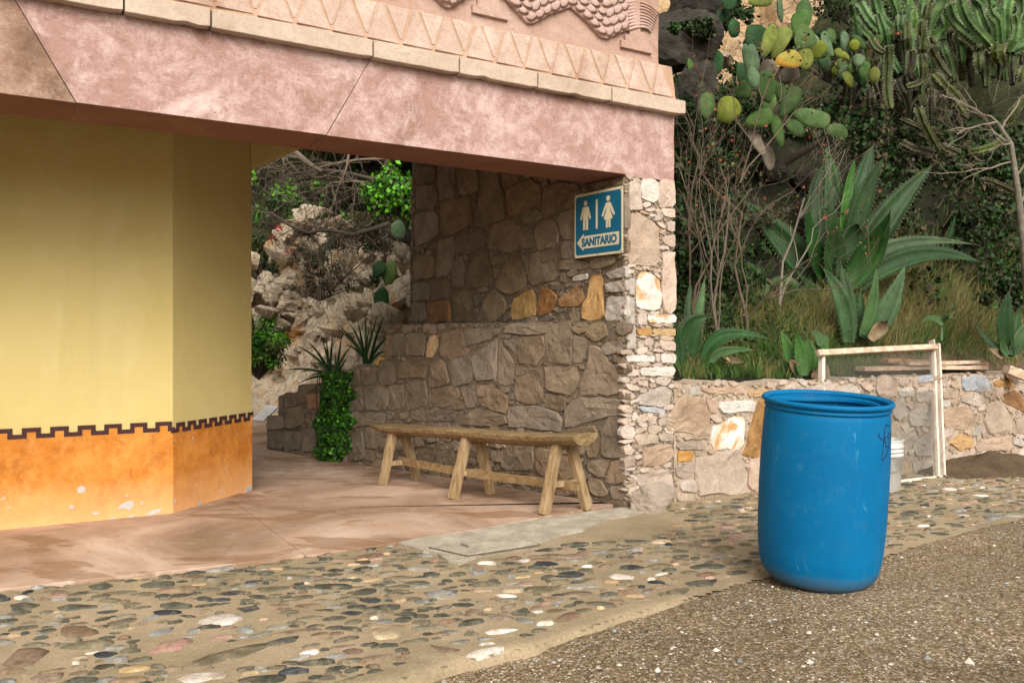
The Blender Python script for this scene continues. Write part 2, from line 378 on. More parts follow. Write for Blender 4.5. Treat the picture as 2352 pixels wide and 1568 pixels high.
# plastic
def blue():
    n = N('blue_plastic'); a = n.noise(2.5, 4, .6); b = n.noise(30, 6, .8)
    c = n.ramp(a, [(.3, (.0, .105, .27)), (.7, (.0, .14, .335))])
    s1 = n.ramp(n.noise(1.0, 3, .5, 1.5, sc=(26, 26, 3)), [(.645, 0), (.66, .6), (.685, 0)])
    gate = n.ramp(n.noise(5, 3, .6), [(.5, 0), (.62, 1)])
    c = n.mix(n.math('MULTIPLY', s1, gate), c, (.10, .36, .52))
    c = n.mix(n.ramp(b, [(.62, 0), (.8, .25)]), c, (.06, .26, .42))
    sep = n.n('ShaderNodeSeparateXYZ'); n.l(n.co, sep.inputs[0])
    zz = n.math('ADD', sep.outputs[2], n.math('MULTIPLY', n.noise(9, 5, .7), .08))
    c = n.mix(n.ramp(zz, [(.03, .7), (.14, 0)]), c, (.13, .14, .11))
    c = n.mix(n.ramp(n.noise(14, 6, .8, .8), [(.54, 0), (.70, .3)]), c, (.05, .17, .27))
    n.col(c).rough(n.ramp(b, [(.3, .5), (.7, .7)])); n.b.inputs['Specular IOR Level'].default_value = .14
    n.bump(a, .25, .006); return n.m
M['blue'] = blue()
def white_plastic():
    n = N('dusty_white_plastic'); b = n.noise(9, 6, .75, .6)
    c = n.ramp(b, [(.35, (.36, .36, .34)), (.6, (.58, .60, .60))])
    sep = n.n('ShaderNodeSeparateXYZ'); n.l(n.co, sep.inputs[0])
    c = n.mix(n.ramp(sep.outputs[2], [(.0, .6), (.2, 0)]), c, (.45, .39, .33))
    n.col(c).rough(.55); return n.m
M['white_plastic'] = white_plastic()
M['ink'] = plain('black_marker', (.012, .02, .028), .6)
M['sign_blue'] = plain('sign_blue', (.005, .105, .195), .45, .4, grain=6)
M['sign_cream'] = plain('sign_cream', (.60, .52, .36), .55, .35, grain=8)
M['paper'] = plain('white_board', (.78, .77, .77), .6, grain=12)
M['paper_ink'] = plain('grey_ink', (.35, .35, .38), .7)
# plants
def leafmat(name, a, b, c_, sc=5, r=.5, kind='obj', val=(.8, 1.25), hue=(.488, .508), trans=0.0):
    n = N(name); f = n.noise(sc, 5, .65); c = n.ramp(f, [(.3, a), (.52, b), (.75, c_)])
    if 'agave' in name: c = n.mix(n.ramp(n.noise(14, 7, .8, .5), [(.54, 0), (.70, .4)]), c, [x * 1.6 + .005 for x in c_]); c = n.mix(n.ramp(n.noise(9, 5, .75, .8), [(.66, 0), (.72, .8)]), c, (.11, .085, .045)); r += .12
    n.col(n.vary(c, kind, val, (.85, 1.1), hue)).rough(r); n.bump(f, .3, .004)
    return n.m
M['agave'] = leafmat('agave_leaf', (.006, .022, .004), (.010, .044, .007), (.024, .085, .016), 3, .42)
M['agave_pale'] = leafmat('pale_agave_leaf', (.022, .058, .017), (.042, .10, .03), (.085, .155, .06), 4, .45)
M['agave_lime'] = leafmat('bright_agave_leaf', (.016, .068, .008), (.03, .12, .014), (.07, .17, .034), 4, .45)
M['thorn'] = plain('thorn', (.10, .075, .045), .6)
M['dead_leaf'] = leafmat('dead_leaf', (.10, .06, .03), (.24, .17, .09), (.42, .34, .22), 6, .8)
def padmat(name, a, b, c_, dots=(.12, .10, .05), worn=None):
    n = N(name); f = n.noise(6, 5, .65); c = n.ramp(f, [(.3, a), (.52, b), (.75, c_)])
    v = n.voro(26, sc=(1, 1, 1), rnd=.45); c = n.mix(n.ramp(v, [(.10, .8), (.18, 0)]), c, dots)
    c = n.mix(n.ramp(n.noise(11, 6, .8, .6), [(.60, 0), (.69, .8)]), c, (.15, .115, .065))
    if worn: c = n.mix(n.ramp(n.noise(7, 6, .75, .6), [(.44, 0), (.6, 1)]), c, worn)
    n.col(n.vary(c, 'obj', (.8, 1.2), (.9, 1.1), (.49, .51))).rough(.75); n.b.inputs['Specular IOR Level'].default_value = .15; n.bump(v, -.6, .008); return n.m
M['pad_green'] = padmat('green_pad', (.022, .052, .012), (.048, .092, .026), (.10, .155, .05))
M['pad_yellow'] = padmat('yellow_green_pad', (.06, .08, .012), (.115, .14, .024), (.20, .225, .055))
M['pad_dark'] = padmat('dark_pad', (.010, .034, .014), (.02, .06, .022), (.04, .095, .035))
M['pad_grey'] = padmat('grey_green_pad', (.04, .082, .04), (.08, .13, .07), (.155, .215, .125))
M['pad_orange'] = padmat('orange_scarred_pad', (.12, .13, .03), (.22, .20, .05), (.30, .28, .10), worn=(.36, .20, .055))
M['pad_bark'] = padmat('corky_pad', (.07, .055, .04), (.15, .125, .095), (.26, .23, .19))
M['cer_green'] = leafmat('green_column', (.02, .052, .012), (.05, .115, .028), (.12, .215, .065), 9, .55, val=(.8, 1.25))
M['cer_olive'] = leafmat('olive_column', (.018, .026, .006), (.042, .058, .012), (.11, .125, .032), 9, .6, val=(.7, 1.3))
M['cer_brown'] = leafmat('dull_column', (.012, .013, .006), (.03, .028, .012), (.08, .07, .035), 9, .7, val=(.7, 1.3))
M['spine'] = plain('pale_spine', (.30, .28, .20), .6)
M['twig'] = plain('twig', (.135, .105, .078), .85, kind='obj', grain=12)
M['twig_pale'] = plain('pale_twig', (.18, .155, .12), .85, kind='obj', grain=12)
M['twig_dark'] = plain('dark_bark', (.06, .046, .034), .9, kind='obj', grain=12)
M['bark'] = rock_mat('grey_bark', (.06, .05, .036), (.125, .108, .082), (.22, .195, .155), 12, bump=.006)
M['leaf_red'] = plain('reddish_leaf', (.17, .048, .026), .6, kind='island', val=(.5, 1.6))
M['leaf_olive'] = plain('olive_leaf', (.075, .085, .02), .6, kind='island', val=(.5, 1.6))
M['leaf_green'] = plain('green_leaf', (.09, .27, .02), .5, kind='island', val=(.5, 1.6))
M['leaf_deep'] = plain('deep_green_leaf', (.015, .043, .007), .6, kind='island', val=(.5, 1.7))
M['leaf_ivy'] = plain('ivy_leaf', (.023, .080, .008), .5, kind='island', val=(.5, 1.7))
M['leaf_dusk'] = plain('dull_leaf', (.020, .033, .010), .65, kind='island', val=(.5, 1.7))
M['petal'] = plain('red_petal', (.42, .02, .02), .5)
M['grass_dry'] = plain('dry_grass', (.15, .125, .045), .7, kind='island', val=(.5, 1.5))
M['grass_green'] = plain('green_grass', (.036, .08, .012), .6, kind='island', val=(.5, 1.6))
M['litter'] = plain('dry_litter', (.075, .058, .034), .85, kind='island', val=(.4, 1.5))
def cliffmat(name, cs, sc=.6, world=True, bumpd=.12, crk=.5):
    n = N(name).geo(); a = n.noise(sc, 8, .68, .6); b = n.noise(sc * 7, 8, .75, .4, sc=(1, 1, 1.7)); g = n.noise(sc * 40, 5, .75)
    c = n.ramp(a, [(.28, cs[0]), (.42, cs[1]), (.55, cs[2]), (.72, cs[3])])
    c = n.mix(n.ramp(b, [(.36, .75), (.46, 0)]), c, [x * .35 for x in cs[0]])
    wv = n.n('ShaderNodeVectorMath', operation='MULTIPLY_ADD'); nz = n.n('ShaderNodeTexNoise'); nz.inputs['Scale'].default_value = sc * 3; n.l(n.co, nz.inputs['Vector']); n.l(nz.outputs['Color'], wv.inputs[0]); wv.inputs[1].default_value = (.9 / sc,) * 3; n.l(n.co, wv.inputs[2]); keep = n.co; n.co = wv.outputs[0]
    ck = n.voro(sc * 3.2, 'DISTANCE_TO_EDGE', sc=(1, 1, 1.6)); n.co = keep
    c = n.mix(n.ramp(ck, [(.0, crk), (.05, 0)]), c, [x * .3 for x in cs[0]])
    c = n.mix(n.ramp(n.noise(sc * 2.2, 5, .65, .8), [(.57, 0), (.66, .85)]), c, cs[4])
    c = n.mix(1.0, c, n.ramp(g, [(.25, .78), (.6, 1.15)]), 'MULTIPLY')
    n.col(c).rough(.95); p = n.bump(b, .9, bumpd); p = n.bump(n.ramp(ck, [(0, 0), (.1, 1)]), crk, bumpd * .6, p); n.bump(g, .8, bumpd * .25, p); return n.m
M['cliff'] = cliffmat('tan_rock', ((.22, .175, .13), (.50, .40, .29), (.66, .55, .41), (.78, .70, .58), (.52, .28, .09)), 1.1, bumpd=.09)
M['far_cliff'] = cliffmat('far_tan_cliff', ((.34, .22, .12), (.48, .33, .19), (.60, .43, .27), (.66, .52, .36), (.50, .33, .17)), .18, bumpd=.3)
M['lava'] = cliffmat('dark_rock', ((.012, .011, .009), (.03, .026, .021), (.06, .052, .042), (.12, .105, .085), (.04, .045, .022)), 1.4, bumpd=.06, crk=.0)
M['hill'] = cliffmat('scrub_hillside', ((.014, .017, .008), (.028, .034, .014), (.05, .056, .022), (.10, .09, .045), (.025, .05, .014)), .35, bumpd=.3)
M['bank'] = cliffmat('shaded_bank', ((.006, .006, .003), (.011, .012, .006), (.020, .022, .009), (.045, .038, .022), (.012, .02, .006)), 1.6, bumpd=.05)  # dark soil; the shade under the cacti is put into this colour
# ================================================================ GROUND
def inpoly(x, y, poly):
    c = False; n = len(poly); j = n - 1
    for i in range(n):
        if (poly[i][1] > y) != (poly[j][1] > y) and x < (poly[j][0] - poly[i][0]) * (y - poly[i][1]) / (poly[j][1] - poly[i][1]) + poly[i][0]: c = not c
        j = i
    return c
def gp(*pts): return [tuple(G(x, y))[:2] for x, y in pts]
# wide base sheet
b = MB(); b.slab([(-120, -60), (120, -60), (120, 120), (-120, 120)], -.3, -.05)
tag(b.build('ground', M['gravel']), kind='structure')
# gravel yard in front: a gently uneven sheet
edge_px = [(560, 1700), (700, 1624), (864, 1568), (977, 1535), (1105, 1505), (1233, 1477), (1329, 1446), (1450, 1405), (1600, 1368), (1700, 1342), (1780, 1322), (1900, 1300), (2035, 1278), (2120, 1250), (2230, 1222), (2352, 1190), (2500, 1165), (2900, 1115)]
edge = gp(*edge_px)
def edge_dist(x, y):
    """>0 on the gravel side"""
    best = 1e9
    for i in range(len(edge) - 1):
        (x0, y0), (x1, y1) = edge[i], edge[i + 1]
        t = max(0, min(1, ((x - x0) * (x1 - x0) + (y - y0) * (y1 - y0)) / ((x1 - x0) ** 2 + (y1 - y0) ** 2)))
        dx, dy = x - (x0 + t * (x1 - x0)), y - (y0 + t * (y1 - y0)); d = math.hypot(dx, dy)
        if d < abs(best): best = d if ((x1 - x0) * dy - (y1 - y0) * dx) < 0 else -d
    return best
def gravel_h(x, y):
    d = edge_dist(x, y)
    if d < -.6: return -.05
    k = max(0, min(1, (x - .35) / .7)); k = k * k * (3 - 2 * k)
    h_out = -.012 + .02 * noise.noise((x * 1.7, y * 1.7, 0)) + .006 * noise.noise((x * 7, y * 7, 3))
    base_l = -.028                                   # sits below the slab edge on the left
    lift = .024 * k                                  # rides up over the cobbles on the right
    if d > 0: return max(-.035, base_l + lift + (h_out + .012) + min(.035, d * .04) * (1))
    jag = .03 + .06 * noise.noise((x * 6, y * 6, 9)) + .04 * noise.noise((x * 25, y * 25, 9))
    return base_l + lift - (max(0, -d - jag)) * .35
gx = np.concatenate([np.arange(-.9, .4, .035), np.arange(.4, 3.2, .018), np.arange(3.2, 4.4, .035), np.arange(4.4, 12, .25)]); gy = np.concatenate([np.arange(1.5, 2.6, .04), np.arange(2.6, 5.0, .02), np.arange(5.0, 7.0, .04), np.arange(7.0, 9.5, .25)])
b = MB(); nx = len(gx)
for y in gy:
    for x in gx: b.v.append((x, y, gravel_h(x, y) if x < 5 else -.01))
for j in range(len(gy) - 1):
    for i in range(nx - 1):
        q = (j * nx + i, j * nx + i + 1, (j + 1) * nx + i + 1, (j + 1) * nx + i)
        if edge_dist(gx[i], gy[j]) > -.75: b.f.append(q); b.m.append(0)
tag(b.build('gravel_yard', M['gravel'], smooth=True), kind='structure')
# loose pebbles on the gravel
b = MB(); mats = [M['grit_a'], M['grit_b'], M['grit_c'], M['grit_d'], M['grit_e']]
def pebble(b, x, y, z, r, mi, fl=.6):
    a0 = random.uniform(0, 6.28); st = random.uniform(.6, 1)
    vs = []
    for k in range(5):
        a = a0 + k * 1.2566 + random.uniform(-.2, .2); rr = r * random.uniform(.8, 1.15)
        c, s_ = math.cos(a) * rr, math.sin(a) * rr * st
        vs.append((x + c, y + s_, z))
    vs.append((x + random.uniform(-.3, .3) * r, y + random.uniform(-.3, .3) * r, z + r * fl * random.uniform(.7, 1.3)))
    vs.append((x, y, z - r * .5))
    b.add(vs, [(k, (k + 1) % 5, 5) for k in range(5)] + [((k + 1) % 5, k, 6) for k in range(5)], mi)
R = random.Random(3); cnt = 0
while cnt < 26000:
    y = 1.9 + 4.2 * R.random() ** 1.6; x = R.uniform(-.62 * y, .66 * y)
    d = edge_dist(x, y)
    if d < -.04 or (d < 0 and x < .5): continue
    dens = .55 + .6 * noise.noise((x * 2.2, y * 2.2, 5)) + (.25 if x < 1.2 else 0)
    if R.random() > dens: continue
    t = R.random(); r = .0022 + .0034 * R.random() ** 2 if t < .985 else R.uniform(.006, .012)
    mi = R.choices(range(5), (36, 30, 10, 5, 19))[0]
    if r > .006: mi = R.choices(range(5), (10, 25, 40, 22, 3))[0]
    pebble(b, x, y, gravel_h(x, y) + r * .15, r, mi); cnt += 1
for px, py, w_, mi in [(1858, 1466, 7, 2), (1985, 1474, 5, 3), (2130, 1530, 10, 3), (1645, 1497, 9, 2), (2225, 1538, 12, 2), (1860, 1537, 12, 2), (1510, 1540, 10, 2), (1410, 1440, 8, 3), (1475, 1580, 12, 2), (2195, 1470, 6, 2), (1630, 1466, 5, 2), (1700, 1525, 9, 3), (2045, 1550, 7, 2)]:
    g = G(px, py); pebble(b, g.x, g.y, gravel_h(g.x, g.y) + .003, w_ / F * g.y, mi, .8)
tag(b.build('loose_gravel', mats), kind='stuff')

# cobbled strip: mortar bed
front_u = lambda u, w_=0: tuple(FR.world(u, w_, 0))[:2]
pave_edge_px = [(-700, 1460), (0, 1360), (480, 1308), (920, 1250), (1190, 1205), (1436, 1160)]
pe = gp(*pave_edge_px)
bed = pe + [front_u(.0, .02), front_u(9.0, .02)] + [(9.5, 5.0)] + [edge[-1]] + edge[::-1][1:] + gp((300, 1760), (-700, 1900))
b = MB(); 
def grid_in(poly, step, zf, b, xr, yr):
    xs = np.arange(xr[0], xr[1], step); ys = np.arange(yr[0], yr[1], step); ids = {}
    def vid(i, j):
        if (i, j) not in ids: ids[(i, j)] = len(b.v); b.v.append((xs[i], ys[j], zf(xs[i], ys[j])))
        return ids[(i, j)]
    for i in range(len(xs) - 1):
        for j in range(len(ys) - 1):
            if inpoly(xs[i] + step / 2, ys[j] + step / 2, poly):
                b.f.append((vid(i, j), vid(i + 1, j), vid(i + 1, j + 1), vid(i, j + 1))); b.m.append(0)
bump_h = lambda x, y: .006 * noise.noise((x * 4, y * 4, 1)) + .004 * noise.noise((x * 13, y * 13, 2)) + .002 * noise.noise((x * 34, y * 34, 8))
# outline as a real slab with a worn, sloping edge on the gravel side
b.slab(bed, -.06, -.012)
grid_in(bed, .03, bump_h, b, (-3.6, 4.8), (1.6, 8.2))
road = tag(b.build('cobbled_road', M['cobble_mortar'], smooth=True), kind='structure')
b = MB()
pts = [Vector((x, y, 0)) for x, y in edge[:9]]
fine = []
for i in range(len(pts) - 1):
    for k in range(8): fine.append(pts[i].lerp(pts[i + 1], k / 8))
n = len(fine)
for i, p in enumerate(fine):
    t = (fine[min(i + 1, n - 1)] - fine[max(i - 1, 0)]).normalized(); o = Vector((t.y, -t.x, 0)); jj = .012 * noise.noise(p * 9)
    for dd, zz in ((-.07, .003), (-.025, .006), (.0, .001), (.016 + jj, -.014), (.022 + jj, -.05)):
        q = p + o * (dd + (jj if dd > -.01 else 0)); b.v.append((q.x, q.y, zz + .003 * noise.noise(p * 15)))
for i in range(n - 1):
    for k in range(4): b.f.append((i * 5 + k, i * 5 + k + 1, i * 5 + 6 + k, i * 5 + 5 + k)); b.m.append(0)
b.build('worn_edge', M['concrete'] if False else M['cobble_mortar'], road, smooth=True)

# pink concrete pavement: separate slabs
pv = empty('pavement'); tag(pv, kind='structure')
def slab_part(pts, name='slab', z=.012, mat='pink_pave'):
    b = MB(); b.slab(pts, -.05, z); return b.build(name, M[mat], pv, bevel=.004)
gw = lambda x, y, z=0: tuple(G(x, y, z))[:2]
j0, j1 = gw(735, 1171), gw(1004, 1237)           # the cracked joint
backL, backR = (-6.5, 7.0), (.6, 9.5)
slab_part([gw(-700, 1458), gw(0, 1358), gw(480, 1306), gw(700, 1279), gw(505, 1132), gw(-700, 1200)])
slab_part([(gw(700, 1279)[0] + .006, gw(700, 1279)[1]), (gw(920, 1248)[0], gw(920, 1248)[1]), j1, j0, gw(620, 1140), (gw(505, 1132)[0] + .006, gw(505, 1132)[1])], z=.010)
o = .002
slab_part([(j1[0] + o, j1[1] + .004), gw(1190, 1203), gw(1436, 1158), (.70, 5.3), (-.2, 6.2), (-1.05, 6.75), (j0[0] + o, j0[1] + o)], z=.015)
slab_part([(j0[0], j0[1] + .01), (-1.06, 6.76), (-1.6, 7.25), (-2.6, 8.2), (-3.4, 8.9), (-4.4, 8.0), (-2.5, 6.2), gw(620, 1138)], z=.008)
slab_part([(-2.6, 8.21), (-3.4, 8.91), (-4.4, 8.01), (-7, 9), (-7, 12), (-1.8, 12), (-2.1, 8.9)], z=.004)
b = MB(); b.slab([(-9, 3.2), (-2.83, 4.62), (-2.05, 5.03), (-1.0, 5.1), (.5, 5.35), (.4, 7), (-2, 8.6), (-9, 9)], -.05, .002); b.build('slab_bed', M['pink_pave'], pv)
# light cement strip between pavement and cobbles, and the hatch in it
hz = .019
def ragged(pts, amp, step=.05, keep=()):
    out_ = []
    for i in range(len(pts)):
        p, q = pts[i], pts[(i + 1) % len(pts)]; m = max(1, int(math.dist(p, q) / step)) if i not in keep else 1
        for k in range(m):
            x, y = p[0] + (q[0] - p[0]) * k / m, p[1] + (q[1] - p[1]) * k / m
            if m > 1: x += amp * noise.noise((x * 6, y * 6, 2)); y += amp * noise.noise((x * 6, y * 6, 7)) + amp * .3 * noise.noise((x * 22, y * 22, 7))
            out_.append((x, y))
    return out_
tag_o = MB(); tag_o.slab(ragged([gw(915, 1250), gw(1050, 1222), gw(1190, 1203), gw(1340, 1180), gw(1440, 1168), gw(1500, 1172), gw(1380, 1203), gw(1265, 1240), gw(1050, 1294)], .05, keep=(0, 1, 2, 3)), -.03, .013)
apron = tag_o.build('cement_apron', M['concrete']); tag(apron, kind='structure')
hatch = empty('access_hatch', tuple(G(1110, 1252))[:2] + (.016,))
tag(hatch, 'pale concrete access hatch let into the paving in front of the bench', 'hatch')
hl = [G(989, 1255, hz), G(1165, 1230, hz), G(1236, 1249, hz), G(1074, 1274, hz)]
cxy = hatch.location
b = MB(); b.slab([(p.x - cxy.x, p.y - cxy.y) for p in hl], -.02, .006); b.build('lid', M['concrete'], hatch, bevel=.002)
b = MB()
cen = sum(hl, Vector()) / 4
big = [cen + (p - cen) * 1.03 for p in hl]
for i in range(4):
    p0, p1 = big[i] - Vector(cxy), big[(i + 1) % 4] - Vector(cxy); p0.z = p1.z = -.001
    b.beam(p0, p1, .010, .006)
b.build('joint_gap', M['mortar_brown'], hatch)
b = MB(); p0, p1 = G(1060, 1253, hz) - Vector(cxy), G(1076, 1259, hz) - Vector(cxy)
b.tube([Vector((p0.x, p0.y, .004)), Vector((p0.x, p0.y, .014)), Vector((p1.x, p1.y, .014)), Vector((p1.x, p1.y, .004))], .004); b.build('lifting_loop', M['wire'], hatch)

# cobbles
def cobble(px=None, g=None, L=.08, Wd=.05, ang=0.0, R=random):
    pts = []; n = 11
    if px: pts = [tuple(G(x, y))[:2] for x, y in px]; cx = sum(p[0] for p in pts) / len(pts); cy = sum(p[1] for p in pts) / len(pts); pts = [(p[0] - cx, p[1] - cy) for p in pts]
    else:
        cx, cy = g; pw = R.uniform(.8, 1.25); k1, k2 = R.uniform(0, 6), R.uniform(0, 6)
        for i in range(n):
            a = 2 * math.pi * i / n; rr = 1 + .13 * math.sin(2 * a + k1) + .11 * math.sin(3 * a + k2) + R.uniform(-.1, .1)
            x, y = math.copysign(abs(math.cos(a)) ** pw, math.cos(a)) * L * rr, math.sin(a) * Wd * rr
            pts.append((x * math.cos(ang) - y * math.sin(ang), x * math.sin(ang) + y * math.cos(ang)))
    return cx, cy, pts
def cobble_geo(b, cx, cy, pts, mi, R):
    n = len(pts); h = R.uniform(.003, .012); base = bump_h(cx, cy)
    vs = [(cx + x, cy + y, base - .014) for x, y in pts] + [(cx + x * .9, cy + y * .9, base + h * .55) for x, y in pts] + [(cx + x * .55, cy + y * .55, base + h + R.uniform(-.0015, .0015)) for x, y in pts] + [(cx, cy, base + h)]
    fs = []
    for k in range(2):
        for i in range(n): fs.append((k * n + i, k * n + (i + 1) % n, (k + 1) * n + (i + 1) % n, (k + 1) * n + i))
    fs += [(2 * n + i, 2 * n + (i + 1) % n, 3 * n) for i in range(n)]
    b.add(vs, fs, mi)
R = random.Random(11)
cells = {}; cobs = []
def free(x, y, r):
    ci, cj = int(x // .25), int(y // .25)
    for i in (-1, 0, 1):
        for j in (-1, 0, 1):
            for (a, c_, rr) in cells.get((ci + i, cj + j), ()):
                if math.hypot((x - a), (y - c_) * 1.25) < (r + rr): return False
    return True
def put(x, y, r): cells.setdefault((int(x // .25), int(y // .25)), []).append((x, y, r))
hatchpoly = gp((900, 1245), (1190, 1190), (1440, 1150), (1600, 1190), (1500, 1235), (1290, 1250), (1050, 1305))
special = [([(840, 1452), (862, 1441), (905, 1446), (928, 1455), (910, 1468), (868, 1470)], 'cob_tan'),
 ([(1132, 1366), (1150, 1364), (1188, 1368), (1190, 1372), (1155, 1374)], 'cob_white'), ([(450, 1431), (480, 1420), (520, 1412), (552, 1414), (562, 1424), (530, 1436), (470, 1440)], 'cob_white'),
 ([(337, 1503), (370, 1478), (430, 1466), (448, 1472), (410, 1494)], 'cob_pink'), ([(969, 1362), (1010, 1356), (1055, 1356), (1048, 1372), (1010, 1378), (985, 1374)], 'cob_grey'),
 ([(1220, 1300), (1232, 1290), (1265, 1290), (1285, 1296), (1262, 1302)], 'cob_black'), ([(350, 1409), (385, 1405), (420, 1408), (395, 1414), (355, 1415)], 'cob_black'),
 ([(405, 1535), (470, 1508), (560, 1484), (612, 1476), (622, 1486), (560, 1508), (470, 1530)], 'cob_olive'), ([(0, 1530), (40, 1492), (90, 1488), (118, 1496), (80, 1526), (30, 1540)], 'cob_brown'),
 ([(1065, 1512), (1080, 1500), (1120, 1490), (1162, 1484), (1160, 1494), (1100, 1510)], 'cob_white'), ([(985, 1480), (1030, 1486), (1062, 1492), (1040, 1508), (1010, 1498)], 'cob_brown'),
 ([(1395, 1322), (1410, 1314), (1460, 1322), (1458, 1330), (1410, 1330)], 'cob_white'), ([(1570, 1340), (1600, 1334), (1650, 1330), (1640, 1346), (1585, 1348)], 'cob_dark'),
 ([(400, 1560), (440, 1542), (530, 1540), (520, 1556), (430, 1572)], 'cob_white'), ([(540, 1397), (590, 1390), (600, 1398), (560, 1408)], 'cob_black'),
 ([(65, 1560), (90, 1548), (150, 1545), (140, 1560), (90, 1570)], 'cob_brown'), ([(20, 1390), (60, 1384), (95, 1390), (70, 1402), (25, 1404)], 'cob_dark'),
 ([(200, 1347), (240, 1336), (262, 1344), (240, 1354), (210, 1354)], 'cob_dark'),
 ([(600, 1482), (640, 1470), (690, 1462), (680, 1474), (630, 1486)], 'cob_dark'), ([(330, 1455), (360, 1446), (402, 1438), (398, 1450), (350, 1462)], 'cob_grey'),
 ([(1630, 1545), (1635, 1540)], None)]
for px, m in special:
    if not m: continue
    cx, cy, pts = cobble(px=px); r = max(math.hypot(*p) for p in pts); cobs.append((r * 3, cx, cy, pts, m)); 
    mx = max(abs(p[0]) for p in pts); my = max(abs(p[1]) for p in pts)
    for t in (-.6, 0, .6): put(cx + t * mx, cy, my)
names = ['cob_dark', 'cob_olive', 'cob_brown', 'cob_pink', 'cob_white', 'cob_grey', 'cob_black', 'cob_tan']
def scatter(n, lo, hi, pad):
    for _ in range(n):
        y = 1.9 + 5.8 * R.random() ** 1.25; x = R.uniform(-.66 * y, .66 * y)
        if not inpoly(x, y, bed) or inpoly(x, y, hatchpoly): continue
        if edge_dist(x, y) > -.07: continue
        L = R.uniform(lo, hi); Wd = L * R.uniform(.32, .62); r = (L + Wd) / 2
        if FR.coords((x, y))[1] > -.1 and FR.coords((x, y))[0] > 0: continue
        if not free(x, y, r * pad): continue
        warm = .5 + .9 * noise.noise((x * .8, y * .8, 4)) + (.25 if x > 0 else -.2)
        wts = (32, 26, 15, 1, 2, 8, 6, 2) if warm < .45 else (20, 24, 26, 4, 5, 10, 4, 6)
        m = R.choices(names, wts)[0]
        cx, cy, pts = cobble(g=(x, y), L=L, Wd=Wd, ang=R.gauss(.22, .25), R=R); put(x, y, r)
        cobs.append((L / y, cx, cy, pts, m))
scatter(1800, .045, .085, 1.12); scatter(9000, .026, .05, 1.04); scatter(8000, .014, .028, 1.2)
cobs.sort(key=lambda c: -c[0])
for k, (s_, cx, cy, pts, m) in enumerate(cobs[:300]):
    bb = MB(); cobble_geo(bb, cx, cy, pts, 0, R); bb.v = [(x - cx, y - cy, z) for x, y, z in bb.v]
    bb.build('cobble', M[m], road, smooth=True, loc=(cx, cy, 0))
b = MB(); mm = [M[n_ + '_i'] for n_ in names]
for (s_, cx, cy, pts, m) in cobs[300:]: cobble_geo(b, cx, cy, pts, names.index(m), R)
tag(b.build('small_cobbles', mm, road, smooth=True), kind='stuff')

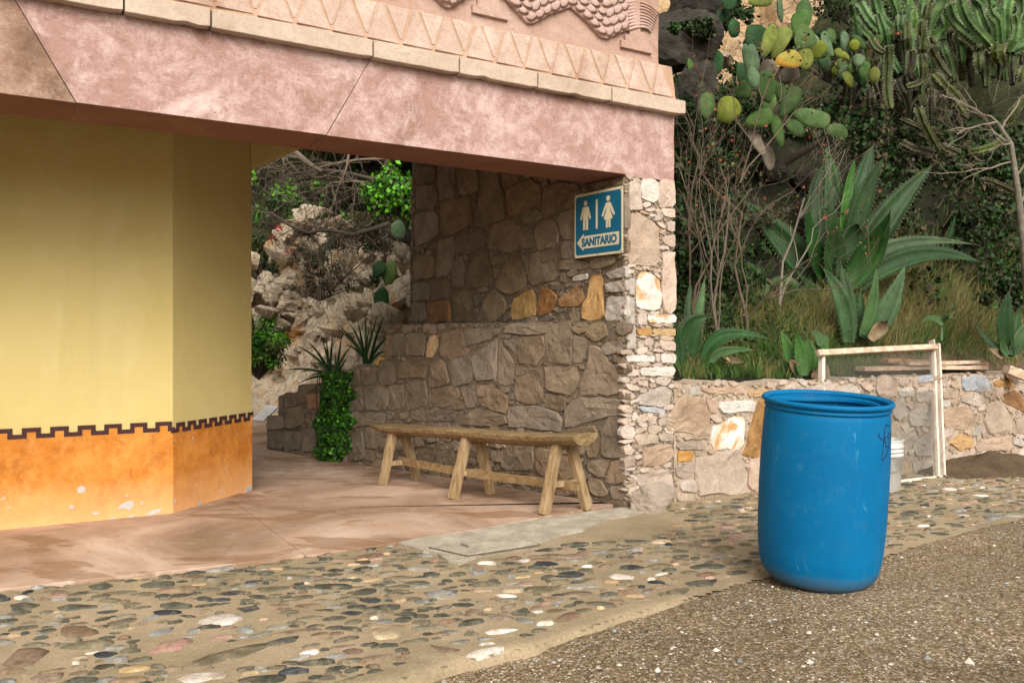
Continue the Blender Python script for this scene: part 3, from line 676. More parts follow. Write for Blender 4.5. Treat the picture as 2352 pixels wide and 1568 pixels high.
# ================================================================ STONE WALLS
class Wall:
    def __init__(s, name, fr, u0, u1, z0, z1, label, cat, res=.008):
        s.fr = fr; s.root = empty(name, tuple(fr.o), fr.rot); tag(s.root, label, cat)
        s.u0, s.z0, s.res = u0, z0, res; s.nu = int((u1 - u0) / res) + 1; s.nz = int((z1 - z0) / res) + 1; s.u1, s.z1 = u1, z1
        s.occ = np.zeros((s.nz, s.nu), bool); s.region = None; s.R = random.Random(hash(name) % 1000 if False else len(name) * 7)
        s.uu, s.zz = np.meshgrid(u0 + np.arange(s.nu) * res, z0 + np.arange(s.nz) * res)
        s.count = 0
    def mask(s, poly):
        us = [p[0] for p in poly]; zs = [p[1] for p in poly]
        i0 = max(0, int((min(us) - s.u0) / s.res) - 1); i1 = min(s.nu, int((max(us) - s.u0) / s.res) + 2)
        j0 = max(0, int((min(zs) - s.z0) / s.res) - 1); j1 = min(s.nz, int((max(zs) - s.z0) / s.res) + 2)
        if i1 <= i0 or j1 <= j0: return None
        U = s.uu[j0:j1, i0:i1]; Z = s.zz[j0:j1, i0:i1]; ins = np.zeros(U.shape, bool); n = len(poly); j = n - 1
        for i in range(n):
            (x1, y1), (x2, y2) = poly[i], poly[j]
            if y1 != y2:
                c = ((y1 > Z) != (y2 > Z)) & (U < (x2 - x1) * (Z - y1) / (y2 - y1) + x1); ins ^= c
            j = i
        return (slice(j0, j1), slice(i0, i1)), ins
    def set_region(s, poly):
        s.region = poly; m = s.mask(poly); s.occ[:] = True; s.occ[m[0]] &= ~m[1]
    def mark(s, poly):
        m = s.mask(poly)
        if m: s.occ[m[0]] |= m[1]
    def fits(s, poly, tol=.04):
        m = s.mask(poly)
        if m is None or m[1].sum() == 0: return False
        return (s.occ[m[0]] & m[1]).sum() <= tol * m[1].sum()
    def geo(s, b, poly, proud, mi=0, rough=1.0, org=(0, 0), n=16, ledge=.03):
        R = s.R; a = sum(poly[i][0] * poly[(i + 1) % len(poly)][1] - poly[(i + 1) % len(poly)][0] * poly[i][1] for i in range(len(poly)))
        if a < 0: poly = poly[::-1]
        P_ = []
        for i in range(len(poly)):                     # soften corners
            p, q = poly[i], poly[(i + 1) % len(poly)]
            P_ += [(p[0] * .93 + q[0] * .07, p[1] * .93 + q[1] * .07), (p[0] * .07 + q[0] * .93, p[1] * .07 + q[1] * .93)]
        L = [math.dist(P_[i], P_[(i + 1) % len(P_)]) for i in range(len(P_))]; T = sum(L); out = []; i = 0; acc = 0
        for k in range(n):
            t = T * k / n
            while acc + L[i] < t: acc += L[i]; i = (i + 1) % len(P_)
            f = (t - acc) / max(L[i], 1e-9); p, q = P_[i], P_[(i + 1) % len(P_)]
            out.append((p[0] + (q[0] - p[0]) * f, p[1] + (q[1] - p[1]) * f))
        cx = sum(p[0] for p in out) / n; cz = sum(p[1] for p in out) / n; sz = T / 6.3; j = .045 * rough * sz
        out = [(p[0] + R.uniform(-j, j), p[1] + R.uniform(-j, j)) for p in out]
        tx, tz = R.uniform(-1, 1) * .05, R.uniform(-1, 1) * .05; sd = R.uniform(0, 50)
        rings = [(1.0, ledge), (1.0, -proud * .45), (.955, -proud * .95), (.62, -proud), (.3, -proud)]
        vs = []
        for k, (sc_, y) in enumerate(rings):
            for (u, z) in out:
                uu, zz = cx + (u - cx) * sc_, cz + (z - cz) * sc_
                if k >= 2:
                    yy = y + (uu - cx) * tx + (zz - cz) * tz + (noise.noise((uu * 9 + sd, zz * 9, sd)) * .012 + noise.noise((uu * 26 + sd, zz * 26, sd)) * .008) * rough * min(1, sz / .1)
                else: yy = y
                vs.append((uu - org[0], yy, zz - org[1]))
        vs.append((cx - org[0], -proud, cz - org[1]))
        fs = []
        for k in range(len(rings) - 1):
            for i in range(n): fs.append((k * n + i, k * n + (i + 1) % n, (k + 1) * n + (i + 1) % n, (k + 1) * n + i))
        e = (len(rings) - 1) * n; fs += [(e + i, e + (i + 1) % n, e + n) for i in range(n)]
        b.add(vs, fs, mi)
    def stone(s, poly, mat, proud=None, label=None, shrink=.0, n=16):
        if s.count >= 299: return
        cx = sum(p[0] for p in poly) / len(poly); cz = sum(p[1] for p in poly) / len(poly)
        gk = 1.055; poly = [(cx + (p[0] - cx) * gk, cz + (p[1] - cz) * gk) for p in poly]
        b = MB(); s.geo(b, poly, proud if proud is not None else s.R.uniform(.004, .014), org=(cx, cz), n=n)
        o = b.build('stone', M[mat], s.root, smooth=False, loc=(cx, 0, cz)); s.mark(poly); s.count += 1
        if label: o['label'] = label
        return o
    def stones(s, Z, lst, default):
        for it in lst:
            if isinstance(it, tuple): pts, mat = it[0], it[1]; lab = it[2] if len(it) > 2 else None
            else: pts, mat, lab = it, default, None
            s.stone([s.fr.loc(*Z(*p)) for p in pts], mat, label=lab)
    def fill(s, sizes, mats, tries, single_min, stuffmats, flat=.45, sw=None):
        """greedy fill of what is left; big pieces are parts, slivers are joined"""
        bb = MB(); R = s.R
        free_ix = None
        for (lo, hi) in sizes:
            fj, fi = np.nonzero(~s.occ)
            if len(fj) == 0: break
            for _ in range(tries):
                k = R.randrange(len(fj)); 
                if s.occ[fj[k], fi[k]]: continue
                u = s.u0 + fi[k] * s.res; z = s.z0 + fj[k] * s.res; w_ = R.uniform(lo, hi); h = w_ * R.uniform(flat * .55, min(1, flat * 1.7)); a = R.gauss(.0, .22); nn = R.choice((4, 5, 5, 6)); poly = []
                for q in range(nn):
                    an = 2 * math.pi * (q + .5) / nn + R.uniform(-.2, .2); x, y = math.cos(an) * w_ / 2 * R.uniform(.85, 1.2), math.sin(an) * h / 2 * R.uniform(.9, 1.25)
                    poly.append((u + x * math.cos(a) - y * math.sin(a), z + x * math.sin(a) + y * math.cos(a)))
                if not s.fits(poly): continue
                if w_ >= single_min and s.count < 290: s.stone(poly, R.choice(mats), R.uniform(.004, .016), n=12)
                else: s.geo(bb, poly, R.uniform(-.006, .009), R.randrange(len(stuffmats)), n=7, ledge=.015); s.mark(poly)
        if bb.v: tag(bb.build('chinking_stones', [M[m] for m in stuffmats], s.root), kind='stuff')

# ---- tall side wall with the sign
sw = Wall('stone_side_wall', SW, -2.75, 0.0, 1.05, 2.55, 'tall rough brown stone side wall carrying the restroom sign under the pink lintel', 'stone wall')
zlow = CAMZ + .12
swtop = 2.64
reg = [(-2.72, zlow), (-2.70, 1.9), (-2.67, swtop), (-.39, swtop), (-.38, 2.085), (0, 2.085), (0, zlow)]
b = MB(); b.prism([(-2.72, 0), (-2.70, 1.9), (-2.67, swtop), (-.39, swtop), (-.38, 2.09), (-.004, 2.09), (-.004, 0)], .003, .395)
b.build('mortar_core', M['mortar_brown'], sw.root)
sw.set_region(reg)
BR = 'stone_brown'
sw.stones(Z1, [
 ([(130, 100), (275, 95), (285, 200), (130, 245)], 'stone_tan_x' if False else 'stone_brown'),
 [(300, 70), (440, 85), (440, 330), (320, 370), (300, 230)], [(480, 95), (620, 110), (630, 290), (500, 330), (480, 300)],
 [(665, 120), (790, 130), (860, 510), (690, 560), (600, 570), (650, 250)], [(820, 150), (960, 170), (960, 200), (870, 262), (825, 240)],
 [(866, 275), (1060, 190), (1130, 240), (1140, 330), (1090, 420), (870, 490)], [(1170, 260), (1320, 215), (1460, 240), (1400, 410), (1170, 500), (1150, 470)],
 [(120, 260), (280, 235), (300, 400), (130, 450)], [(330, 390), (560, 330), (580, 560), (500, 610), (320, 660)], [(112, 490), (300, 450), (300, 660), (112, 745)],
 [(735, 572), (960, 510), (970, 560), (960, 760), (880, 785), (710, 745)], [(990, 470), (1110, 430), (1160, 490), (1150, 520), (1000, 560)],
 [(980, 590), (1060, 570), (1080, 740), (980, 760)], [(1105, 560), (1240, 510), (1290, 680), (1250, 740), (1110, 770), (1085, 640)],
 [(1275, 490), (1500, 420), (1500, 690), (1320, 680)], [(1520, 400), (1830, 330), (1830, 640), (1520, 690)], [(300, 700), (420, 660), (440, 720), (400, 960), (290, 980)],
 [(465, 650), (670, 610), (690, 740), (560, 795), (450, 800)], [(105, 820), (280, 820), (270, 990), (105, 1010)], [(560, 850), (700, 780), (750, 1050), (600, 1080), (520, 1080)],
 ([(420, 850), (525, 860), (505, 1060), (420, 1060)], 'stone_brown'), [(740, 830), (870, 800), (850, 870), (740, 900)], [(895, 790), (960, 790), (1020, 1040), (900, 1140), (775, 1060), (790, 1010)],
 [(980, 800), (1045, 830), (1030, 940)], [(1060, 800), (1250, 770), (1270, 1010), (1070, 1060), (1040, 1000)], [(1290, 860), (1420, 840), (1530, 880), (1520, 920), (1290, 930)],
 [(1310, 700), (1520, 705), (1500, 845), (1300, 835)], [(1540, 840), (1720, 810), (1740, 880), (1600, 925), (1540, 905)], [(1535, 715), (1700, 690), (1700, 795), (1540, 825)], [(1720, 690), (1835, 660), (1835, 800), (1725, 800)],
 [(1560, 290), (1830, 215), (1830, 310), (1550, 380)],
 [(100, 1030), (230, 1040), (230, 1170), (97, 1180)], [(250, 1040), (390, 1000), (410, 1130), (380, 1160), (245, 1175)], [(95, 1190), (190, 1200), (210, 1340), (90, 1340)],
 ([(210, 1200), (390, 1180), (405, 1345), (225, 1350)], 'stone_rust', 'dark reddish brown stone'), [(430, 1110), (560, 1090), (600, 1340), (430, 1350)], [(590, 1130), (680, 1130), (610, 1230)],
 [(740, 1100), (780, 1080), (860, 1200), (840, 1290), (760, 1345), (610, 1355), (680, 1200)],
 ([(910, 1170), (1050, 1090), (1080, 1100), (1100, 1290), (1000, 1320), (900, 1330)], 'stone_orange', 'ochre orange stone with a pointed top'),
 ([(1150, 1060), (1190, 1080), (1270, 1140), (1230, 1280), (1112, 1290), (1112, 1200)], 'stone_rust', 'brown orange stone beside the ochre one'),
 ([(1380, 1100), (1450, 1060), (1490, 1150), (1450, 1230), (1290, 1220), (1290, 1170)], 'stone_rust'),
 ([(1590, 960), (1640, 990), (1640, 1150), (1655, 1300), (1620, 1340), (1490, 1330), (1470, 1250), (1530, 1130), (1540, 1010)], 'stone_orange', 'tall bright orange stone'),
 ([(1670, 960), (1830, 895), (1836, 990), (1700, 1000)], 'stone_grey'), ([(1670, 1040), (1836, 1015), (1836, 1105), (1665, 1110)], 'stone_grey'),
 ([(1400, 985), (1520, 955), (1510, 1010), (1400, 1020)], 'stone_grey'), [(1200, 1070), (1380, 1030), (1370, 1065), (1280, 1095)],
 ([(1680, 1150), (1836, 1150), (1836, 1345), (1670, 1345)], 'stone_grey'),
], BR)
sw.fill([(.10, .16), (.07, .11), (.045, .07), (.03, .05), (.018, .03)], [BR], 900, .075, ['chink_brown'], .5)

# ---- end face of the pier and the retaining wall share the plane of the building front
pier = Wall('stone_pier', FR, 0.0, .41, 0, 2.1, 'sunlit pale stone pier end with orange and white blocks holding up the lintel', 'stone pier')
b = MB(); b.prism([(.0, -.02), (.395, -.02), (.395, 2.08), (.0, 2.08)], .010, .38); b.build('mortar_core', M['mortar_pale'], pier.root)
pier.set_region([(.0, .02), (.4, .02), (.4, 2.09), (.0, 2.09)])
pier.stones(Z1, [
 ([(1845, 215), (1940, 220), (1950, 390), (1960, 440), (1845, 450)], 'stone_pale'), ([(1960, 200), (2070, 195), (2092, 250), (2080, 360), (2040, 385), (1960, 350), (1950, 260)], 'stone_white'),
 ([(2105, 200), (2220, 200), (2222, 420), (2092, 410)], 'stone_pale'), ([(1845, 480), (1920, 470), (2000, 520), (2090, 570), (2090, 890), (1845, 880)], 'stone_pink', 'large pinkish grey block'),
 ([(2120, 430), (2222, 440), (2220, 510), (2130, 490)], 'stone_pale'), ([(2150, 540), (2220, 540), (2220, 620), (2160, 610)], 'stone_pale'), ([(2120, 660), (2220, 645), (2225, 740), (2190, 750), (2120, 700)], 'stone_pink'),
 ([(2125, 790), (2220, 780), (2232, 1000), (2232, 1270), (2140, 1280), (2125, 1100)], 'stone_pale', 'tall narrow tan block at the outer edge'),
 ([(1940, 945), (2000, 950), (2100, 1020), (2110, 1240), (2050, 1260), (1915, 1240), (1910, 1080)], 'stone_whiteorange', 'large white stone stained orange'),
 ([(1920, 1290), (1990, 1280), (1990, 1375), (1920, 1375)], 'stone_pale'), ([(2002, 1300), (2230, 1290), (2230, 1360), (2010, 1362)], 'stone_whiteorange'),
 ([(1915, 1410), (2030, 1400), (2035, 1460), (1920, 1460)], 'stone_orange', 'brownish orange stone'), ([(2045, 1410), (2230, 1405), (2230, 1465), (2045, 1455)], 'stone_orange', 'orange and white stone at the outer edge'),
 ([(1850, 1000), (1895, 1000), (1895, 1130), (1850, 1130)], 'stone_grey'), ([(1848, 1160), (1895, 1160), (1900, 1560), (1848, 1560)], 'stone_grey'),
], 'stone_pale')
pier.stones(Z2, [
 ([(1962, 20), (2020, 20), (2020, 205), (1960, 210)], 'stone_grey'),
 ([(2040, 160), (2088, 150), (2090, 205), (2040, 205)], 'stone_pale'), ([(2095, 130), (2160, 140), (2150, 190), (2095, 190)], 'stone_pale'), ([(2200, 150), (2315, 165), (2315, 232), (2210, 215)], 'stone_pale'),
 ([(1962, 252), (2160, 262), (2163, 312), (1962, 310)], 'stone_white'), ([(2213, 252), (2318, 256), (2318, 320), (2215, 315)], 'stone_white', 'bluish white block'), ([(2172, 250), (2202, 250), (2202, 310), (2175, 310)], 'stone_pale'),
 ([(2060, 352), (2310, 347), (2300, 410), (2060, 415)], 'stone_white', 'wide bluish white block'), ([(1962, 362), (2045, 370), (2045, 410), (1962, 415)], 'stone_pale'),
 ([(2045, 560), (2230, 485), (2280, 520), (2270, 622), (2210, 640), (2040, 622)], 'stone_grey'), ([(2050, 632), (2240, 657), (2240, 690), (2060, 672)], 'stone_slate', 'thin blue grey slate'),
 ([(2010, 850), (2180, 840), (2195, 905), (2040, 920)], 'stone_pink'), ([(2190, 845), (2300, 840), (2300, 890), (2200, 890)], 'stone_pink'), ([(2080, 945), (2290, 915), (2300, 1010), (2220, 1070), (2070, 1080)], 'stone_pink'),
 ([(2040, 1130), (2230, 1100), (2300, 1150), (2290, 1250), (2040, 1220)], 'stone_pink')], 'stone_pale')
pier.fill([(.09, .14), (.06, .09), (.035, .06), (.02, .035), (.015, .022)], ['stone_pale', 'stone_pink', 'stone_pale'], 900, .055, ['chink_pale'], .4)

rw_ = Wall('retaining_wall', FR, .4, 5.6, 0, .86, 'low pinkish stone retaining wall behind the blue barrel holding up the planted bank', 'stone wall', res=.01)
top = [(.405, .80)] + [(.6 + i * .25, .775 + .02 * math.sin(i * 2.1) + .02 * noise.noise((i * .7, 0, 0))) for i in range(0, 40)]
b = MB(); b.prism([(.405, -.02)] + [(10.4, -.02)] + [(u, z - .02) for u, z in top[::-1]], .005, .42); b.build('mortar_core', M['mortar_pale'], rw_.root)
rw_.set_region([(.405, .0), (5.55, .0)] + [(u, z) for u, z in top[::-1] if u < 5.6])
PK = 'stone_pink'
rw_.stones(Z3, [
 ([(335, 560), (420, 435), (540, 440), (580, 520), (575, 610), (520, 635), (335, 620)], PK, 'large pinkish boulder near the pier'), ([(398, 690), (545, 682), (545, 730), (400, 730)], PK), ([(430, 652), (580, 632), (580, 665), (435, 675)], PK), ([(395, 650), (420, 652), (420, 680), (395, 680)], PK),
 ([(392, 830), (480, 800), (500, 850), (450, 895), (395, 880)], PK), ([(415, 910), (500, 900), (510, 970), (420, 960)], 'stone_pale'), ([(505, 780), (620, 755), (740, 732), (790, 930), (780, 972), (510, 980)], PK, 'largest squared pinkish block'),
 ([(595, 612), (740, 542), (775, 560), (770, 700), (745, 725), (600, 725)], 'stone_whiteorange', 'cream block with a rusty edge'), ([(845, 470), (940, 440), (960, 620), (930, 770), (768, 765), (800, 680)], 'stone_rust', 'orange brown slab beside the barrel'),
 ([(632, 460), (830, 452), (835, 510), (640, 525)], 'stone_white', 'flat whitish block'), ([(560, 435), (618, 440), (620, 522), (580, 522)], PK), ([(520, 388), (740, 372), (790, 395), (770, 418), (560, 412)], PK), ([(800, 405), (900, 388), (950, 400), (900, 430), (800, 430)], 'stone_orange'),
 ([(800, 785), (940, 780), (940, 965), (805, 955)], PK), ([(398, 975), (485, 978), (488, 1018), (398, 1020)], PK), ([(405, 735), (490, 745), (480, 790), (400, 800)], 'stone_orange'),
 ([(2000, 335), (2060, 310), (2140, 318), (2175, 400), (2010, 402)], 'stone_slate', 'blue grey block at the top'), ([(1770, 318), (1830, 310), (1845, 345), (1755, 352)], 'stone_slate'), ([(2000, 430), (2100, 420), (2130, 460), (2080, 490), (2000, 460)], 'stone_pale'),
 ([(2155, 470), (2230, 460), (2290, 580), (2260, 622), (2155, 640), (2130, 560)], PK), ([(1895, 500), (2030, 490), (2090, 570), (2020, 620), (1900, 602)], PK), ([(1930, 690), (1990, 642), (2060, 662), (2060, 720), (1980, 732)], 'stone_orange', 'stone with an orange heart'),
 ([(2080, 682), (2280, 652), (2270, 730), (2080, 742)], PK), ([(1895, 770), (2060, 742), (2080, 800), (1905, 838)], PK), ([(2090, 792), (2280, 762), (2290, 810), (2100, 822)], PK), ([(2225, 425), (2300, 400), (2352, 450), (2352, 520), (2230, 452)], 'stone_rust', 'dark brown stone at the right end'),
 ([(2185, 345), (2265, 340), (2300, 390), (2185, 372)], 'stone_orange'), ([(2305, 560), (2380, 540), (2390, 640), (2320, 640)], PK), ([(1705, 520), (1830, 482), (1845, 600), (1705, 592)], 'stone_grey'), ([(1740, 382), (1840, 380), (1845, 460), (1750, 462)], 'stone_grey'),
 ([(1610, 472), (1670, 442), (1690, 530), (1640, 570), (1610, 540)], 'stone_grey'), ([(1722, 692), (1830, 642), (1835, 760), (1740, 770)], 'stone_grey'), ([(1640, 392), (1730, 382), (1730, 430), (1650, 432)], 'stone_grey'), ([(1720, 802), (1840, 792), (1840, 850), (1740, 870)], 'stone_grey'), ([(1890, 382), (1980, 390), (1970, 440), (1890, 442)], PK),
], PK)
rw_.fill([(.22, .34), (.15, .22), (.09, .15), (.055, .09), (.03, .055), (.018, .03)], [PK, 'stone_pale', PK, 'stone_grey'], 700, .075, ['chink_pale'], .55)
# boulder at the foot of the corner, rocks along the foot
def boulder(name, pos, size, mat, label=None, cat=None, sd=1, parent=None, fl=1, group=None, kind=None):
    """angular rock: a ball cut by random planes, roughened"""
    b = MB(); n, k = 26, 16; RR = random.Random(sd * 13.7)
    cuts = [(Vector((RR.gauss(0, 1), RR.gauss(0, 1), RR.gauss(0, 1))).normalized(), RR.uniform(.5, .85)) for _ in range(15)]
    for i in range(k + 1):
        th = math.pi * i / k
        for j in range(n):
            ph = 2 * math.pi * j / n; d = Vector((math.sin(th) * math.cos(ph), math.sin(th) * math.sin(ph), math.cos(th)))
            r = 1.0
            for c_, m_ in cuts:
                q = d.dot(c_)
                if q > .05: r = min(r, m_ / q)
            r *= 1 + .10 * noise.noise(d * 2.3 + Vector((sd, 0, 0))) + .07 * noise.noise(d * 6.1 + Vector((0, sd, 0))) + .03 * noise.noise(d * 14 + Vector((0, sd, 0)))
            b.v.append((d.x * r * size[0] * 1.12, d.y * r * size[1] * 1.12, d.z * r * size[2] * 1.12))
    for i in range(k):
        for j in range(n): b.f.append((i * n + j, i * n + (j + 1) % n, (i + 1) * n + (j + 1) % n, (i + 1) * n + j)); b.m.append(0)
    o = b.build(name, M[mat], parent, smooth=False, loc=pos)
    if label or kind: tag(o, label, cat, group, kind)
    return o
c0 = FR.world(.09, -.10, .04)
boulder('corner_boulder', c0, (.20, .10, .15), 'stone_pink', 'rounded pinkish boulder bedded at the foot of the pier', 'boulder', 3).rotation_euler.z = FR.rot

# ---- low wall behind the bench
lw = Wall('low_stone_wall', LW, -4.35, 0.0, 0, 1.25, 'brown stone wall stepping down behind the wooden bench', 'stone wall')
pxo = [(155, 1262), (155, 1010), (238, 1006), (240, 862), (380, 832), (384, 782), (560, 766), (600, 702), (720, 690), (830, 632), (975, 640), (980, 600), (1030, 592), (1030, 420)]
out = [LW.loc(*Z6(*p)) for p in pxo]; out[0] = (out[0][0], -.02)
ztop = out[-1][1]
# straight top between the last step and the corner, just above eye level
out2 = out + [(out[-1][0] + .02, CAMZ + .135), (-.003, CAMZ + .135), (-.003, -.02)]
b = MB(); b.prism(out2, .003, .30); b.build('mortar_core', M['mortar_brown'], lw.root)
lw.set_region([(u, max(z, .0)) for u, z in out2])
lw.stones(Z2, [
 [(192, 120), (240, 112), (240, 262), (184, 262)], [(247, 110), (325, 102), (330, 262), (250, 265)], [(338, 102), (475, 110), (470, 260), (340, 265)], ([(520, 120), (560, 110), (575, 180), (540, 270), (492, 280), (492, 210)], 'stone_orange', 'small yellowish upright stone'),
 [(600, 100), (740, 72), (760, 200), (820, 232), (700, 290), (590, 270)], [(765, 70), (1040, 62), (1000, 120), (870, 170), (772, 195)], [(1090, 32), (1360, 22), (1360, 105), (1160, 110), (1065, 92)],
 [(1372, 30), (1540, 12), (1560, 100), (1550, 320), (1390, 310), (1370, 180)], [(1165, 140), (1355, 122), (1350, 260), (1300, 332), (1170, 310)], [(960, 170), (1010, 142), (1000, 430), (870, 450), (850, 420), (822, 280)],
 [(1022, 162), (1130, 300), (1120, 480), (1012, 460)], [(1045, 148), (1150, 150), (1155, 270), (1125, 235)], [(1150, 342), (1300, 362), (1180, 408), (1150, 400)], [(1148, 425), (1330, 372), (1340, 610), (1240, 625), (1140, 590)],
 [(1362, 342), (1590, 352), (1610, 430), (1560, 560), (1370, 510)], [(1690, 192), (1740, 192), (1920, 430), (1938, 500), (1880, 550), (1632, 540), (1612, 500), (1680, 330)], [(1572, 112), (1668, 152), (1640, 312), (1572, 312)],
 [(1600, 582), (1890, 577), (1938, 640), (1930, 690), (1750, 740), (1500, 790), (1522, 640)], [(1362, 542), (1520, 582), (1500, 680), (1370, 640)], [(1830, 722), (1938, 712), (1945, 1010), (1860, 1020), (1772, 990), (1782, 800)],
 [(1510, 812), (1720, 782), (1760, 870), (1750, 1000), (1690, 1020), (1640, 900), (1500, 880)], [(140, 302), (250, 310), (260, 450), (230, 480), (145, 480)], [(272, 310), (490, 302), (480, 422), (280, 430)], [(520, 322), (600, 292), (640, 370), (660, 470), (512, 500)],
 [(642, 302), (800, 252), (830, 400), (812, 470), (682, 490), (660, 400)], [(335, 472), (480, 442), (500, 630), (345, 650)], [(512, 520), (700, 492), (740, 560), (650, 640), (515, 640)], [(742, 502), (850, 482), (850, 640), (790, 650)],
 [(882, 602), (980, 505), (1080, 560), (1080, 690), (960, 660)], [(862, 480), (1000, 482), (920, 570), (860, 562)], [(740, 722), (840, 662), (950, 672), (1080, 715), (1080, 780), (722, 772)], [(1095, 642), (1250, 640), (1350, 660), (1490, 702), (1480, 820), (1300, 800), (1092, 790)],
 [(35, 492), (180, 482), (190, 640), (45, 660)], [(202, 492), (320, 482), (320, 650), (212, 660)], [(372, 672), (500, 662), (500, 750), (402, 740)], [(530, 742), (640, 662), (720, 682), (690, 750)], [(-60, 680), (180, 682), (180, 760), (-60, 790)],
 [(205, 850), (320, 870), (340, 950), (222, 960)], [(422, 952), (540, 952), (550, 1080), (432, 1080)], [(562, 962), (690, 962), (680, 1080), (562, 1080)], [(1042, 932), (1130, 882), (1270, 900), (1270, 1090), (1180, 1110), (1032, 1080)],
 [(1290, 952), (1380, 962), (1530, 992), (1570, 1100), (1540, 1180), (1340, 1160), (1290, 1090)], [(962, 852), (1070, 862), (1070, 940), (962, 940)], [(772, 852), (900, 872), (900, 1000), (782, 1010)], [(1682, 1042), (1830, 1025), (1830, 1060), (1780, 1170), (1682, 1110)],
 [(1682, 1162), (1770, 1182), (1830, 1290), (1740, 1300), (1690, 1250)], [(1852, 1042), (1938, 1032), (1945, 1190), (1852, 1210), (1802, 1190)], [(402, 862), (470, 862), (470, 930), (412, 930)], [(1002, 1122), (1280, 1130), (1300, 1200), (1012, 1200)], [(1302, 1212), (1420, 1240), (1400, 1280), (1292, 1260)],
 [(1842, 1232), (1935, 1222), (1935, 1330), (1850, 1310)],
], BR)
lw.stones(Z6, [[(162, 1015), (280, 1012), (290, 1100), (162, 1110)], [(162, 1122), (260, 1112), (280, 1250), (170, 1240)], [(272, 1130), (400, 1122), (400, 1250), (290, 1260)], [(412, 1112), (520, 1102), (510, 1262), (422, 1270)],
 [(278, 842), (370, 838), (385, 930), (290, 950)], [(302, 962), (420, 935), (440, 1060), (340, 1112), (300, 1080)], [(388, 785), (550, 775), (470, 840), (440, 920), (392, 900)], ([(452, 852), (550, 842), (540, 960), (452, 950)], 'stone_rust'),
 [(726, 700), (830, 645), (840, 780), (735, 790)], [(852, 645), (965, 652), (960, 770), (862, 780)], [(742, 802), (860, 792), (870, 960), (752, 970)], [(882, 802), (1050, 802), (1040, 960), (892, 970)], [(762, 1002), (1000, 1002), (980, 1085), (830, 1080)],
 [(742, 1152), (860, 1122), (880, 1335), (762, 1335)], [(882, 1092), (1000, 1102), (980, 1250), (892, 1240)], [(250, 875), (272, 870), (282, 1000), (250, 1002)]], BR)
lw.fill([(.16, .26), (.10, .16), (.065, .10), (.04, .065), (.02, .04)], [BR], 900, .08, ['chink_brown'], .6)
# cap stones where the wall steps
boulder('cap_stone', LW.world(*[LW.loc(*Z6(915, 655))[0], .12, LW.loc(*Z6(915, 655))[1]]), (.17, .10, .055), 'stone_pink', parent=None, sd=4)
tag(D.objects['cap_stone'], 'flat pinkish stone lying on the step of the wall beside the spiky plants', 'stone')
boulder('cap_stone', LW.world(*[LW.loc(*Z6(960, 610))[0], .08, LW.loc(*Z6(960, 610))[1]]), (.085, .06, .055), 'stone_orange', 'small bright orange stone on top of the wall beside the spiky plants', 'stone', 5)

# ================================================================ BUILDING
bd = empty('portico_building', tuple(A0), FR.rot); tag(bd, 'pink and yellow plastered portico building with carved frieze above its lintel', 'building')
def fl(x, y, off=0): return FR.loc(x, y, off)
zb = 2.10; zc = 2.525; zt = zc + .088
UL = -9.0
# lintel blocks, mitred joints
def cut(u_top, u_bot): return [(u_top, zc), (u_bot, zb)]
ja = (fl(40, 0)[0] - .02, fl(175, 232)[0]); jb = (fl(850, 150)[0], fl(750, 310)[0])
g = .0014
nt1, nt2 = fl(512, 275)[0], fl(630, 290)[0]
def lintel(poly, mat, uj=None):
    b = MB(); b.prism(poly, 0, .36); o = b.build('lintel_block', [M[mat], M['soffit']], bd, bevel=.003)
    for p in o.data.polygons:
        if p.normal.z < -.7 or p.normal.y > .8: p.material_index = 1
    return o
lintel([(UL, zb), (ja[1] - g, zb), (ja[0] - g, zc), (UL, zc)], 'lintel_brown')
lintel([(ja[1] + g, zb + .002), (jb[1] - g, zb + .002), (jb[0] - g, zc), (ja[0] + g, zc)], 'lintel')
lintel([(jb[1] + g, zb)] + [(jb[1] + .5, zb)] + [(0 - .01, zb), (.02, zb - .015), (.09, zb - .008), (.16, zb - .018), (.23, zb - .004), (.30, zb - .012), (.36, zb - .006), (.40, zb), (.403, zb + .12), (.399, zb + .28), (.405, zc), (jb[0] + g, zc)], 'lintel')
# cornice blocks
js = [UL, -6.2, -5.3, -4.3] + [fl(x, y, -.05)[0] for x, y in ((285, 20), (485, 58), (857, 130), (1055, 165), (1235, 196), (1405, 228))] + [.455]
# even out: joints every so often
R = random.Random(5)
for i in range(len(js) - 1):
    a, c_ = js[i] + .004, js[i + 1] - .004
    b = MB(); n = max(3, int((c_ - a) / .05)); 
    lower = [(a + (c_ - a) * k / n, zc - .002 + R.uniform(-.0012, .0012) + (R.uniform(.003, .010) if (R.random() < .06 or k in (n,)) and 0 < k else 0)) for k in range(n + 1)]
    b.prism(lower + [(c_, zt), (a, zt + R.uniform(-.001, .001))], -.055, .10); b.build('cornice_block', M['cornice'], bd, bevel=.004)
# frieze band: leans back, from the cornice top up
uR = .40
zf0, zf1 = zt, zt + .235
w0, w1 = -.022, .020
b = MB(); poly_prof = [(w0, zf0), (w1, zf1), (.34, zf1), (.34, zf0)]
vs = [(UL, w_, z) for w_, z in poly_prof] + [(uR, w_, z) for w_, z in poly_prof]
b.add(vs, [(0, 4, 5, 1), (1, 5, 6, 2), (2, 6, 7, 3), (3, 7, 4, 0), (0, 1, 2, 3), (7, 6, 5, 4)])
fz = b.build('frieze_band', M['frieze_groove'], bd, bevel=.006)
